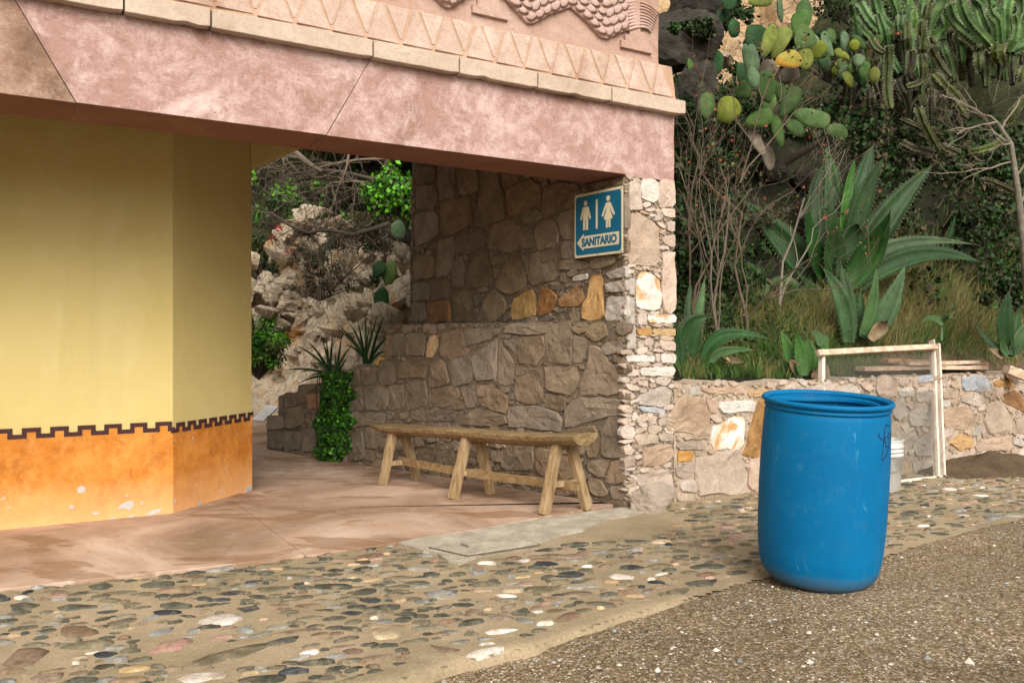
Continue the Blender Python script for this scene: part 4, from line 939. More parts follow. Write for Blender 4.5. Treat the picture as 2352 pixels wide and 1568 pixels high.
# triangles on the band
tu = [FR.loc(*Z2t(x, y), .02)[0] for x, y in ((490, 60), (700, 105), (890, 155), (1085, 190), (1270, 240), (1450, 282), (1620, 318), (1785, 350), (1945, 385), (2100, 412))]
pitch = (tu[-1] - tu[0]) / (len(tu) - 1)
def wz(z): return w0 + (w1 - w0) * (z - zf0) / (zf1 - zf0)
k0 = int((tu[0] - UL) / pitch) - 2
tcount = 0
for k in range(len(tu) - 1, -22, -1):
    ua = tu[0] + pitch * k
    jx = R.uniform(-.006, .006); top_ = zf1 - .006; bot_ = zf0 + .022 + R.uniform(-.004, .004); wd = pitch * .47
    # upright triangle, thick at its left edge and dying into the band on the right
    pl = [(ua - wd * .98 + jx, bot_), (ua + wd * .98 + jx, bot_), (ua + jx + .01, top_), (ua + jx - .01, top_)]
    b = MB(); th = (.013, .004, .005, .011)
    fr_ = [(u, wz(z) - t, z) for (u, z), t in zip(pl, th)]; bk = [(u, wz(z) + .004, z) for u, z in pl]
    b.add(fr_ + bk, [(0, 1, 2, 3), (0, 4, 5, 1), (1, 5, 6, 2), (2, 6, 7, 3), (3, 7, 4, 0)])
    o = b.build('triangle', M['frieze'], fz, bevel=.003); tcount += 1
    # the inverted triangle between two upright ones, lower relief
    pl = [(ua + .030 + jx, top_), (ua + pitch - .022 + jx, top_), (ua + pitch * .5 + .012, bot_ + .03), (ua + pitch * .5 - .004, bot_ + .03)]
    b = MB(); th = (.007, .002, .002, .006)
    fr_ = [(u, wz(z) - t, z) for (u, z), t in zip(pl, th)]; bk = [(u, wz(z) + .004, z) for u, z in pl]
    if k < len(tu) - 1:
        b.add(fr_ + bk, [(3, 2, 1, 0), (1, 5, 4, 0), (2, 6, 5, 1), (3, 7, 6, 2), (0, 4, 7, 3)]); b.build('inverted_triangle', M['frieze'], fz, bevel=.003)
# panel above
PW = .075
uP = FR.loc(1513, 80, PW)[0]
b = MB(); b.prism([(UL, zf1), (uP, zf1), (uP - .003, zf1 + .15), (uP + .002, zf1 + .30), (uP - .002, 3.45), (UL, 3.45)], PW, .34); pn = b.build('carved_panel', M['panel'], bd, bevel=.005)
# feathered zigzag relief
def pl_(x, y): return FR.loc(*Z2t(x, y), PW)
low = [pl_(*p) for p in ((560, -80), (615, -10), (680, 50), (712, 60), (760, 35), (900, -60), (1020, -40), (1080, 0), (1225, 158), (1265, 162), (1380, 100), (1510, 55), (1620, 150), (1710, 250), (1750, 262), (1860, 215), (1960, 190))]
def ribbon(pts, thick, depth, mat, name, closed_up):
    """a raised band whose lower edge is pts and which is `thick` tall"""
    b = MB(); n = len(pts)
    prof = [(0, .002), (.0, -depth * .75), (.06, -depth), (.94, -depth), (1, -depth * .7), (1, .002)]
    for i, (u, z) in enumerate(pts):
        for f, d in prof: b.v.append((u, PW + d, z + thick * f))
    m = len(prof)
    for i in range(n - 1):
        for k in range(m - 1): b.f.append((i * m + k, (i + 1) * m + k, (i + 1) * m + k + 1, i * m + k + 1)); b.m.append(0)
    b.f.append(tuple(range(m))[::-1]); b.m.append(0); b.f.append(tuple((n - 1) * m + k for k in range(m))); b.m.append(0)
    return b.build(name, M[mat], bd, smooth=False)
TH = .30
band = ribbon(low, TH, .030, 'relief', 'feather_band', True)
# scales following the band
def interp(pts, t):
    L = [0]
    for i in range(len(pts) - 1): L.append(L[-1] + math.dist(pts[i], pts[i + 1]))
    s_ = t * L[-1]
    for i in range(len(pts) - 1):
        if L[i + 1] >= s_: break
    f = (s_ - L[i]) / max(1e-9, L[i + 1] - L[i]); p, q = pts[i], pts[i + 1]
    return (p[0] + (q[0] - p[0]) * f, p[1] + (q[1] - p[1]) * f), math.atan2(q[1] - p[1], q[0] - p[0])
Lt = sum(math.dist(low[i], low[i + 1]) for i in range(len(low) - 1))
def scale_mesh():
    b = MB(); n = 10
    vs = []
    for k, (rr, dd) in enumerate(((1, .004), (.96, -.010), (.55, -.017))):
        for j in range(n):
            a = 2 * math.pi * j / n; x = math.cos(a); y = math.sin(a) * (1 - .45 * max(0, x)) 
            vs.append((x * rr, dd - .006 * x * (k > 0), y * rr))
    vs.append((0, -.019, 0)); fs = []
    for k in range(2):
        for j in range(n): fs.append((k * n + j, k * n + (j + 1) % n, (k + 1) * n + (j + 1) % n, (k + 1) * n + j))
    fs += [(2 * n + j, 2 * n + (j + 1) % n, 3 * n) for j in range(n)]
    b.add(vs, fs); me = D.meshes.new('scale'); me.from_pydata(b.v, [], b.f); me.materials.append(M['relief'])
    me.polygons.foreach_set('use_smooth', [True] * len(me.polygons)); me.update(); return me
sme = scale_mesh(); ns = 0
rows = 5; sl_ = .066
for r in range(rows):
    m = int(Lt / sl_)
    for i in range(m):
        t = (i + .5 * (r % 2)) / m
        (u, z), an = interp(low, t); z += TH * (r + .55) / rows
        if z > 3.35: continue
        if u < -1.95 and r > 3 or u > pl_(1885, 100)[0]: continue
        o = D.objects.new('scale', sme); C.objects.link(o); o.parent = band; k = R.uniform(.9, 1.12)
        o.location = (u, PW - .028 + R.uniform(-.002, .002), z); o.scale = (.043 * k, .75, .029 * k); o.rotation_euler = (0, -an * .95 + R.uniform(-.15, .15) - .12, 0); ns += 1
# tail: a fan of ridges sweeping right and drooping
tb = MB()
for k in range(9):
    f = k / 8
    p0 = pl_(1870 + 20 * f, 30 + 175 * f); p1 = pl_(1960, 8 + 170 * f); p2 = pl_(2030, 30 + 150 * f - 4); p3 = pl_(2095 - 50 * f, 95 + 125 * f)
    pts = []
    for i in range(13):
        t = i / 12; q = [(1 - t) ** 3 * p0[j] + 3 * (1 - t) ** 2 * t * p1[j] + 3 * (1 - t) * t * t * p2[j] + t ** 3 * p3[j] for j in (0, 1)]
        pts.append((q[0], PW - .012 - .014 * (1 - t), q[1]))
    tb.tube(pts, [.0105 * (1 - .35 * i / 12) for i in range(13)], 6)
tb.build('tail_feathers', M['relief'], bd, smooth=True)
# stepped motifs
def stepped(cx_px, y_px, wpx):
    (uc, zc_) = pl_(cx_px, y_px); wl = abs(pl_(cx_px + wpx, y_px)[0] - uc)
    b = MB(); hs_ = [.048, .040, .036, .034]; z = zc_; wcur = wl; ok = []
    poly = [(uc - wl / 2, z), (uc + wl / 2, z)]; right = []; left = []
    for i, h in enumerate(hs_):
        ww = wl * (1 - .26 * i); right += [(uc + ww / 2, z), (uc + ww / 2, z + h)]; left += [(uc - ww / 2, z), (uc - ww / 2, z + h)]; z += h
    b.prism(right + left[::-1], PW - .022, PW + .004); return b.build('stepped_motif', M['panel'], bd, bevel=.003)
stepped(985, 118, 230); stepped(1948, 340, 200); stepped(200, -60, 300)
# roof slab and ceiling behind the lintel
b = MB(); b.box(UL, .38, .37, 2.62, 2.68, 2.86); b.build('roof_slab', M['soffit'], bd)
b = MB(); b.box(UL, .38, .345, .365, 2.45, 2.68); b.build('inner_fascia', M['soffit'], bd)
# yellow room: front face parallel to the facade, side face skewed
pF0 = G(397, 1182); pF1 = G(578, 1127)
uA, wA = FR.coords((pF0.x, pF0.y)); uB, wB = FR.coords((pF1.x, pF1.y))
zd = None
YW = Vector((pF0.x, pF0.y, 0))
side_dir = Vector((pF1.x - pF0.x, pF1.y - pF0.y, 0)); sl2 = side_dir.length
rm = empty('yellow_room', tuple(YW), FR.rot); tag(rm, 'yellow plastered corner of the building with an orange painted dado', 'building wall')
FY = Frame(YW, 0.8615, 0.5077); FS = Frame(YW, side_dir.x, side_dir.y)
sd_local = (side_dir.dot(FR.u), side_dir.dot(FR.n))
b = MB()
b.slab([(-6.5, 0), (0, 0), sd_local, (sd_local[0] - 2.6, sd_local[1] + 1.2), (-6.5, sd_local[1] + 1.2)], -.02, 2.68)
b.build('wall', M['yellow'], rm, bevel=.004)
# yellow haunch under the ceiling past the far corner
hd = empty('side_haunch', tuple(YW), FS.rot)
D.objects.remove(hd)
b = MB()
pr = [FR.loc(575, 386, wB), FR.loc(575, 250, wB), FR.loc(805, 278, wB)]
off = Vector((FR.coords(YW)[0], 0, 0))
b.prism([(u - off.x, min(z, 2.68)) for u, z in pr], wB - wA - .02, wB - wA + .35); b.build('haunch', M['yellow'], rm)
# ---- dado with battlement border, one piece per face, 3 mm proud
def border(fr, u0, u1, first, pitch_, n, zlow_, h, wid, th, sgn=-1):
    """centre line of the stepped band as (u, z)"""
    pts = []
    for k in range(n):
        c_ = first + pitch_ * k
        pts += [(c_ - wid / 2, zlow_), (c_ - wid / 2, zlow_ + h), (c_ + wid / 2, zlow_ + h), (c_ + wid / 2, zlow_)]
    pts = [(u0, zlow_)] + [p for p in pts if u0 < p[0] < u1] + [(u1, zlow_)]
    if pts[1][1] > zlow_ + 1e-6 and pts[1][0] > u0: pts[0] = (u0, pts[1][1])
    if pts[-2][1] > zlow_ + 1e-6: pts[-1] = (u1, pts[-2][1])
    return pts
def thick_path(b, pts, th, y0, y1):
    for i in range(len(pts) - 1):
        (a, c_), (d_, e_) = pts[i], pts[i + 1]
        lo = (min(a, d_) - th / 2, min(c_, e_) - th / 2); hi = (max(a, d_) + th / 2, max(c_, e_) + th / 2)
        if abs(a - d_) < 1e-6: lo = (lo[0], lo[1] + th); hi = (hi[0], hi[1] - th)      # uprights butt between the runs
        if hi[0] - lo[0] < .002 or hi[1] - lo[1] < .002: continue
        b.box(lo[0], hi[0], y0, y1, lo[1], hi[1])
def dado(fr, rootobj, u0, u1, centers_px, th_z, ptop, pbot, rz):
    us = [fr.loc(x, y)[0] for x, y in centers_px]; n = len(us); pit = (us[-1] - us[0]) / (n - 1)
    ztop_ = sum(fr.loc(*p)[1] for p in ptop) / len(ptop); zbot_ = sum(fr.loc(*p)[1] for p in pbot) / len(pbot)
    th = th_z; zl = zbot_ + th / 2; h = ztop_ - th / 2 - zl
    extra = int((us[0] - u0) / pit) + 1
    pts = border(fr, u0, u1, us[0] - extra * pit, pit, n + extra + 1, zl, h, pit * .5, th)
    b = MB()
    poly = [(u0, -.01)] + [(p[0], p[1]) for p in pts] + [(u1, -.01)]
    b.prism(poly, -.004, .02); o1 = b.build('dado', M['orange'], rootobj)
    b = MB(); thick_path(b, pts, th, -.0065, .004); o2 = b.build('battlement_border', M['maroon'], rootobj)
    for o in (o1, o2): o.rotation_euler.z = rz
    return pit, zl
c1 = [Z5(*p) for p in ((20, 212), (232, 205), (458, 198), (680, 188), (895, 180), (1102, 172), (1305, 165))]
print('BORDER', dado(FY, rm, -6.5, -.0, c1, .024, c1, [Z5(230 - 115, 298), Z5(570, 275), Z5(1000, 255)], 0.0))
c2 = [Z5(*p) for p in ((1437, 155), (1525, 145), (1613, 135), (1697, 126), (1776, 118), (1853, 110), (1928, 103))]
print('BORDER2', dado(FS, rm, .0, sl2, c2, .024, c2, [Z5(1480, 222), Z5(1655, 205), Z5(1890, 176)], FS.rot - FR.rot))
# chips of bare render in the dado
def chip(px, fr, rootrot):
    pts = [fr.loc(*Z5(*p)) for p in px]; cx = sum(p[0] for p in pts) / len(pts); cz = sum(p[1] for p in pts) / len(pts)
    out_ = []
    for i in range(len(pts)):
        p, q = pts[i], pts[(i + 1) % len(pts)]
        out_ += [p, ((p[0] + q[0]) / 2 + R.uniform(-.003, .003), (p[1] + q[1]) / 2 + R.uniform(-.003, .003))]
    b = MB(); b.prism(out_, -.0055, .0); o = b.build('bare_patch', M['chip'], rm); o.rotation_euler.z = rootrot
for px in ([(612, 700), (630, 675), (660, 668), (688, 690), (670, 722), (630, 728)], [(548, 835), (565, 816), (592, 828), (590, 852), (560, 855)], [(930, 855), (950, 830), (1010, 795), (1060, 792), (1062, 835), (1030, 862), (980, 852)],
           [(1000, 745), (1010, 735), (1020, 748), (1008, 756)], [(1108, 830), (1125, 798), (1150, 795), (1130, 820)], [(1160, 905), (1200, 868), (1285, 850), (1270, 880), (1210, 905)], [(1015, 925), (1040, 900), (1075, 908), (1070, 930)], [(880, 925), (900, 912), (918, 932), (895, 940)]): chip(px, FY, 0)
for px in ([(1386, 310), (1392, 300), (1394, 322)], [(1525, 300), (1532, 278), (1542, 300)], [(1384, 820), (1386, 770), (1398, 770), (1400, 800)], [(1945, 720), (1960, 680), (2000, 660), (2004, 700), (1970, 735)], [(1786, 530), (1792, 518), (1800, 528)]): chip(px, FS, FS.rot - FR.rot)

# ================================================================ SIGN
sg = empty('restroom_sign', tuple(A0), SW.rot); tag(sg, 'blue SANITARIO restroom sign with man and woman figures and left arrow on the stone wall', 'sign')
SO = -.05
quad = [Z1(1400, 835), Z1(1790, 795), Z1(1815, 248), Z1(1420, 320)]
us = [SW.loc(x, y, SO) for x, y in quad]
L, Rr = (us[0][0] + us[3][0]) / 2, (us[1][0] + us[2][0]) / 2; B_, T_ = (us[0][1] + us[1][1]) / 2, (us[2][1] + us[3][1]) / 2
print('SIGN', us, Rr - L, T_ - B_)
sw_, sh_ = Rr - L, T_ - B_
b = MB(); b.box(L, Rr, SO, SO + .005, B_, T_); b.build('plate', M['sign_cream'], sg, bevel=.001)
def S(fx, fz): return (L + fx * sw_, B_ + fz * sh_)
def rrect(x0, x1, z0, z1, r, n=5):
    pts = []
    for cx, cz, a0 in ((x1 - r, z1 - r, 0), (x0 + r, z1 - r, 90), (x0 + r, z0 + r, 180), (x1 - r, z0 + r, 270)):
        for k in range(n + 1): a = math.radians(a0 + 90 * k / n); pts.append((cx + r * math.cos(a), cz + r * math.sin(a)))
    return pts
e = .038 * sh_
b = MB(); b.prism(rrect(L + e * .85, Rr - e * .85, B_ + e, T_ - e, .022), SO - .0012, SO + .001); b.build('blue_field', M['sign_blue'], sg)
def sp(name, polys, mat, off=-.0022):
    b = MB()
    for p in polys: b.prism([S(*q) for q in p], SO + off, SO + .0005)
    return b.build(name, M[mat], sg)
def disc(cx, cz, rx): return [(cx + rx * math.cos(a * math.pi / 8), cz + rx * sw_ / sh_ * math.sin(a * math.pi / 8)) for a in range(16)]
mx, wx = .245, .715
sp('man_pictogram', [disc(mx, .845, .036), [(mx - .055, .79), (mx + .055, .79), (mx + .052, .59), (mx + .052, .425), (mx + .008, .425), (mx + .006, .58), (mx - .006, .58), (mx - .008, .425), (mx - .052, .425), (mx - .052, .59)],
  [(mx - .060, .785), (mx - .115, .60), (mx - .085, .59), (mx - .056, .68)], [(mx + .060, .785), (mx + .056, .68), (mx + .085, .59), (mx + .115, .60)]], 'sign_cream')
sp('divider_bar', [[(.462, .86), (.48, .88), (.498, .86), (.498, .43), (.48, .41), (.462, .43)]], 'sign_cream')
sp('woman_pictogram', [disc(wx, .855, .038), [(wx - .042, .795), (wx + .042, .795), (wx + .038, .68), (wx + .088, .545), (wx + .045, .535), (wx + .045, .41), (wx + .008, .41), (wx + .006, .535), (wx - .006, .535), (wx - .008, .41), (wx - .045, .41), (wx - .045, .535), (wx - .088, .545), (wx - .038, .68)],
  [(wx - .048, .79), (wx - .135, .60), (wx - .105, .585), (wx - .044, .70)], [(wx + .048, .79), (wx + .044, .70), (wx + .105, .585), (wx + .135, .60)]], 'sign_cream')
sp('arrow', [[(.06, .235), (.20, .37), (.20, .33), (.93, .33), (.93, .135), (.20, .135), (.20, .10)]], 'sign_cream')
tc = D.curves.new('sanitario_text', 'FONT'); tc.body = 'SANITARIO'; tc.size = 1; tc.extrude = .004; tc.align_x = 'LEFT'; tc.offset = .048
to = D.objects.new('sign_lettering', tc); C.objects.link(to)
bpy.context.view_layer.update(); dg = bpy.context.evaluated_depsgraph_get(); tm = D.meshes.new_from_object(to.evaluated_get(dg))
D.objects.remove(to)
xs = [v.co.x for v in tm.vertices]; ys = [v.co.y for v in tm.vertices]; x0, x1, y0, y1 = min(xs), max(xs), min(ys), max(ys)
for v in tm.vertices:
    fx = .165 + (v.co.x - x0) / (x1 - x0) * .725; fz = .165 + (v.co.y - y0) / (y1 - y0) * .135; q = S(fx, fz)
    v.co = (q[0], SO - .0034 + (0 if v.co.z > 0 else .003), q[1])
tm.materials.clear(); tm.materials.append(M['sign_blue']); to = D.objects.new('lettering', tm); C.objects.link(to); to.parent = sg
b = MB()
for fx, fz in ((.02, .97), (.98, .97), (.02, .03), (.98, .03), (.5, .975), (.5, .025)):
    q = S(fx, fz); b.lathe([(0, 0), (.004, .0), (.0035, .003), (0, .004)], 8)
    for i in range(len(b.v) - 32, len(b.v)): x, y, z = b.v[i]; b.v[i] = (q[0] + x, SO - z, q[1] + y)
b.build('screws', M['wire'], sg)
# ================================================================ BLUE BARREL
BX, BY = 1.333, 3.61
br = empty('plastic_drum', (BX, BY, .018)); tag(br, 'open topped blue plastic drum standing tilted on the gravel', 'barrel')
br.scale = (.91, .91, .98); br.rotation_euler = (math.radians(4.3), math.radians(1.4), 0)
prof = [(0, .0), (.15, .0), (.205, .004), (.235, .018), (.258, .042), (.272, .08), (.282, .15), (.2885, .28), (.2905, .42), (.2885, .56), (.284, .67), (.280, .735), (.2775, .758), (.274, .764), (.274, .771)]
b = MB(); b.lathe(prof, 72)
inner = [(.268, .80), (.264, .70), (.268, .4), (.262, .1), (.24, .03), (0, .025)]
b.lathe(inner, 72)
body = b.build('body', M['blue'], br, smooth=True)
b = MB(); b.lathe([(.274, .768), (.281, .768), (.284, .772), (.281, .777), (.279, .780), (.279, .786), (.287, .788), (.293, .793), (.295, .800), (.293, .807), (.287, .811), (.281, .809), (.277, .805), (.268, .803), (.266, .800), (.266, .796)], 72)
b.build('rim', M['blue'], br, smooth=True)
b = MB(); b.lathe([(.253, .765), (.258, .779), (.253, .785), (.249, .779), (.25, .765)], 72)
# inner lip of the cut-away top, pressed out of round
b.v = [(x * (1 + .02 * math.sin(2 * math.atan2(y, x) + .4)) - .006, y * .985, z + .005 * math.sin(3 * math.atan2(y, x))) for x, y, z in b.v]
b.lathe([(.266, .762), (.252, .768), (.266, .775)], 72)
b.build('inner_lip', M['blue'], br, smooth=True)
# scribble in marker
def scribble(pts):
    out_ = []
    for i in range(len(pts) - 1):
        for k in range(6):
            t = k / 6; p0 = pts[max(i - 1, 0)]; p1, p2 = pts[i], pts[i + 1]; p3 = pts[min(i + 2, len(pts) - 1)]
            q = [.5 * (2 * p1[j] + (p2[j] - p0[j]) * t + (2 * p0[j] - 5 * p1[j] + 4 * p2[j] - p3[j]) * t * t + (3 * p1[j] - p0[j] - 3 * p2[j] + p3[j]) * t ** 3) for j in (0, 1)]
            out_.append(q)
    out_.append(pts[-1]); return out_
b = MB()
def rad_at(z):
    for i in range(len(prof) - 1):
        if prof[i][1] <= z <= prof[i + 1][1]:
            f = (z - prof[i][1]) / max(1e-6, prof[i + 1][1] - prof[i][1]); return prof[i][0] + (prof[i + 1][0] - prof[i][0]) * f
    return .29
zz4 = lambda v, w_: (v - 575) / 415.0          # px offset from the drum's axis over its radius in the close view
for st in ([(908, 368), (912, 395), (930, 412), (950, 405), (968, 398)], [(972, 340), (958, 325), (946, 350), (943, 400), (950, 450), (958, 470), (972, 455), (980, 420)], [(940, 415), (936, 480), (930, 530), (934, 548), (950, 530), (965, 490), (975, 470)], [(966, 395), (976, 380), (982, 400), (976, 420), (966, 412)]):
    pts = []
    for v, w_ in scribble(st):
        s_ = min(.985, max(-.98, zz4(v, w_) * 1.0)); ph = math.asin(s_); z = .80 - (w_ - 215) / 2.614 * .9408 / F * 3.45
        r = rad_at(z) + .0005; a = -math.pi / 2 + ph - .40
        pts.append((r * math.cos(a), r * math.sin(a), z))
    b.tube(pts, .0019, 5)
b.build('marker_scribble', M['ink'], br)
# ================================================================ BENCH
fl1, fl2 = G(1250, 1181, .015), G(1349, 1169, .015); fm1, fm2 = G(1040, 1146, .012), G(1127, 1134, .012); fe1, fe2 = G(878, 1114, .01), G(959, 1104, .01)
mid = [(fl1 + fl2) / 2, (fm1 + fm2) / 2, (fe1 + fe2) / 2]
bo = mid[1].copy(); bo.z = 0
axis = (mid[2] - mid[0]); axis.z = 0; axis.normalize(); side = Vector((-axis.y, axis.x, 0))
if side.dot(Vector((-.6, -.8, 0))) < 0: side = -side        # towards the viewer
bn = empty('wooden_bench', tuple(bo)); tag(bn, 'rustic half log wooden bench on six splayed legs beside the brown stone wall', 'bench')
def lo(p): return Vector(p) - bo
# seat: half log lying flat side up, sagging a little towards the far end
cR = G(1268, 1000, .0); 
seat_pts = []
pR = P(1345, 996, 4.93); pL = P(868, 978, 6.28)
pR = Vector((mid[0] - axis * .15)); pR.z = .492; pL = Vector((mid[2] + axis * .27)); pL.z = .418
b = MB(); n = 26
for i in range(n + 1):
    t = i / n; c_ = lo(pR.lerp(pL, t)); c_.z += .010 * math.sin(t * math.pi * 1.6 + 2.6) - .006 * math.sin(t * 9)
    wd = .118 + .010 * math.sin(t * 7 + 1) + .006 * math.sin(t * 17); wd *= (1 - .35 * max(0, (t - .93) / .07)); dp = .070 + .006 * math.sin(t * 5); dp *= (1 - .5 * max(0, (t - .9) / .1))
    nick = .012 if i in (15,) else 0
    ring = [(-wd, .0), (-wd * .5, .006), (0, .004), (wd * .5, .006), (wd - nick, .0)]
    for k in range(1, 8):
        a = math.pi * k / 8; ring.append(((wd - nick * .5) * math.cos(a), -dp * math.sin(a)))
    for x, z in ring:
        q = c_ + side * x + Vector((0, 0, z)); b.v.append(tuple(q))
m = 12
for i in range(n):
    for k in range(m): b.f.append((i * m + k, i * m + (k + 1) % m, (i + 1) * m + (k + 1) % m, (i + 1) * m + k)); b.m.append(0)
b.f.append(tuple(range(m))[::-1]); b.m.append(0); b.f.append(tuple(n * m + k for k in range(m))); b.m.append(0)
b.build('seat', M['bench_seat'], bn, bevel=.004)
def top_at(q):
    t = (Vector(q) - pR).dot(pL - pR) / (pL - pR).length_squared; p = pR.lerp(pL, t); return p
for i, (a_, c_) in enumerate(((fl1, fl2), (fm1, fm2), (fe1, fe2))):
    mm_ = (a_ + c_) / 2; tp = top_at(mm_) + Vector((0, 0, -.03)); lean = axis * (-.0 if i == 0 else .0)
    legs = []
    for foot, sgn in ((a_, 1), (c_, -1)):
        head = tp + side * (.055 * sgn) + lean
        head = Vector((head.x, head.y, tp.z - .012))
        f0 = lo(foot); f0.z = foot.z
        b = MB(); b.beam(f0, lo(head), .064 if i < 2 else .056, .05, up=tuple(axis), taper=.96, jit=.0015); b.build('leg', M['bench_leg'], bn, bevel=.004)
        legs.append((f0, lo(head)))
    # cross rail between the pair
    p0 = legs[0][0].lerp(legs[0][1], .40); p1 = legs[1][0].lerp(legs[1][1], .40)
    b = MB(); b.beam(p0, p1, .026, .036, jit=.001); b.build('cross_rail', M['bench_leg'], bn, bevel=.003)
    p0 = legs[0][1] + Vector((0, 0, -.035)); p1 = legs[1][1] + Vector((0, 0, -.035)); 
    b = MB(); b.beam(p0, p1, .026, .04); b.build('head_block', M['bench_rail'], bn, bevel=.003)
for i in (0, 1):
    q0 = lo(mid[i]) + Vector((0, 0, .165 - .015 * i)) + axis * (-.10 if i == 0 else -.03); q1 = lo(mid[i + 1]) + Vector((0, 0, .16)) + axis * .05
    b = MB(); b.beam(q0 + side * .0, q1 + side * (.035 if i == 0 else -.03), .026, .056, jit=.002); b.build('long_rail', M['bench_rail'], bn, bevel=.003)
# ================================================================ SIEVE FRAME, BUCKET, PLANKS
sv0 = G(2132, 1100); sv = empty('sand_sieve', (sv0.x, sv0.y, 0)); tag(sv, 'wooden frame with fine wire mesh leaning on the low wall behind the drum', 'sieve')
ax = FR.u; o0 = Vector((sv0.x, sv0.y, 0))
def sv_p(x, y, w_): # point on the leaning plane through the foot
    # plane: foot line along FR.u through o0, leaning back
    lean = FR.n * .44 + Vector((0, 0, 1)); nrm = ax.cross(lean).normalized(); d = Vector(((x - 1176) / F, 1, (784 - y) / F)); c = Vector((0, 0, CAMZ)); t = (o0 - c).dot(nrm) / d.dot(nrm)
    return c + d * t - o0 + nrm * w_
tl, tr = sv_p(1886, 818, 0), sv_p(2146, 800, 0); bl_, br_ = sv_p(1886, 1128, 0), sv_p(2157, 1088, 0)
nrm_ = ax.cross(FR.n * .44 + Vector((0, 0, 1))).normalized()
def stick(name, p0, p1, w_, t_, mat, parent=sv): 
    b = MB(); b.beam(p0, p1, w_, t_, up=tuple(nrm_), jit=.002); return b.build(name, M[mat], parent, bevel=.003)
stick('post', sv_p(1889, 1130, 0), sv_p(1887, 816, 0), .030, .045, 'post_wood')
stick('post', sv_p(2152, 1096, 0), sv_p(2141, 782, 0), .022, .05, 'post_wood')
stick('post', sv_p(2165, 1092, .0), sv_p(2153, 790, .0), .020, .05, 'post_wood')
stick('top_rail', sv_p(1868, 816, .045), sv_p(2140, 801, .045), .046, .03, 'old_wood')
stick('bottom_rail', sv_p(1880, 1128, -.03), sv_p(2180, 1097, -.03), .05, .06, 'post_wood')
b = MB(); nxw, nyw = 92, 96
for i in range(nxw + 1):
    t = i / nxw; p, q = tl.lerp(tr, t), bl_.lerp(br_, t); sag = .006 * math.sin(t * 3.1)
    b.tube([p, p.lerp(q, .5) + nrm_ * sag, q], .0010, 3, cap=False)
for j in range(nyw + 1):
    t = j / nyw; b.tube([tl.lerp(bl_, t), tr.lerp(br_, t)], .0010, 3, cap=False)
tag(b.build('wire_mesh', M['wire'], sv), kind='stuff')
bk0 = G(2040, 1131); bk = empty('bucket', (bk0.x - .01, bk0.y + .10, .002)); tag(bk, 'dusty white plastic bucket half hidden behind the drum', 'bucket')
b = MB(); b.lathe([(0, 0), (.125, 0), (.131, .006), (.142, .245), (.150, .247), (.150, .262), (.145, .264), (.145, .275), (.151, .277), (.151, .288), (.146, .290), (.147, .305), (.152, .307), (.152, .318), (.147, .320), (.149, .352), (.152, .356), (.152, .362), (.146, .362), (.140, .30), (.128, .02), (0, .02)], 48)
b.build('body', M['white_plastic'], bk, smooth=False, bevel=0).data.polygons.foreach_set('use_smooth', [True] * 48 * 21)
hp = [];
for k in range(15):
    a = math.pi * k / 14; hp.append((.156 * math.cos(a) * .98 + .0, -.155 * math.sin(a) * .35 - .10 * math.sin(a), .31 - .16 * math.sin(a)))
# wire bail hanging down on the near side
hp = [(.153 * math.cos(a), -.158 * math.sin(a) if math.sin(a) > 0 else 0, .29 - .145 * math.sin(a)) for a in [math.pi * k / 16 for k in range(17)]]
b = MB(); b.tube(hp, .0022, 5); b.build('handle', M['wire'], bk)
# timbers lying on the bank above the wall
def plank(p0, p1, w_, t_, mat, label, group='offcut timbers on the bank'):
    p0, p1 = Vector(p0), Vector(p1); c_ = (p0 + p1) / 2; b = MB(); b.beam(p0 - c_, p1 - c_, w_, t_, jit=.004); o = b.build('plank', M[mat], None, loc=c_, bevel=.003); tag(o, label, 'plank', group); return o
plank(P(1975, 846, 6.8), P(2258, 843, 7.55), .10, .035, 'old_wood', 'lowest and longest weathered plank lying across the wall top behind the sieve')
plank(P(2030, 828, 7.1), P(2262, 836, 7.7), .09, .035, 'brown_wood', 'rearmost brown plank behind the other planks at the sieve')
plank(P(2078, 835, 7.0), P(2240, 832, 7.5), .09, .03, 'old_wood', 'short pale plank lying on top of the pile behind the sieve')
plank(P(2310, 848, 6.9), P(2400, 880, 6.9), .10, .07, 'old_wood', 'thick splintered timber end on the soil above the wall at the right edge', None)
plank(P(1548, 888, 5.50), P(1605, 916, 5.52), .022, .022, 'brown_wood', 'thin yellowish stick lying over the wall top next to the pier', None)
plank(P(1552, 884, 5.56), P(1580, 896, 5.60), .03, .012, 'old_wood', 'small pale splinter of wood beside the yellowish stick', None)
# ================================================================ TERRAIN BEHIND THE WALLS
def prof_h(u, w_):
    pts = [(-.2, .70), (.3, .76), (.55, .80), (1.0, .98), (1.7, 1.32), (2.25, 1.62), (2.75, 2.70), (3.3, 3.10)]
    k = 1 + .36 * max(0, min(5.3, u - 1)); wk = w_ * k if w_ > .2 else w_
    if k > 1 and w_ > .2: wk = max(w_, .3 + (w_ - .3) * k + (k - 1) * .12 * min(1, max(0, w_ - .3) * 2))
    if wk >= 3.3: h = 3.10 + .40 * (w_ - (3.3 / k if k > 1 else 3.3))
    else:
        for i in range(len(pts) - 1):
            if wk <= pts[i + 1][0]: f = max(0, (wk - pts[i][0]) / (pts[i + 1][0] - pts[i][0])); h = pts[i][1] + (pts[i + 1][1] - pts[i][1]) * f; break
    a = min(1, max(0, (w_ - .5) / 1.0))
    h += a * (.22 * noise.noise((u * .9, w_ * .9, 0)) + .10 * noise.noise((u * 2.7, w_ * 2.7, 5))) + .02 * noise.noise((u * 9, w_ * 9, 2)) + a * .05 * noise.noise((u * 6, w_ * 6, 4))
    return h
def bank_z(p): u, w_ = FR.coords((p[0], p[1])); return prof_h(u, w_)
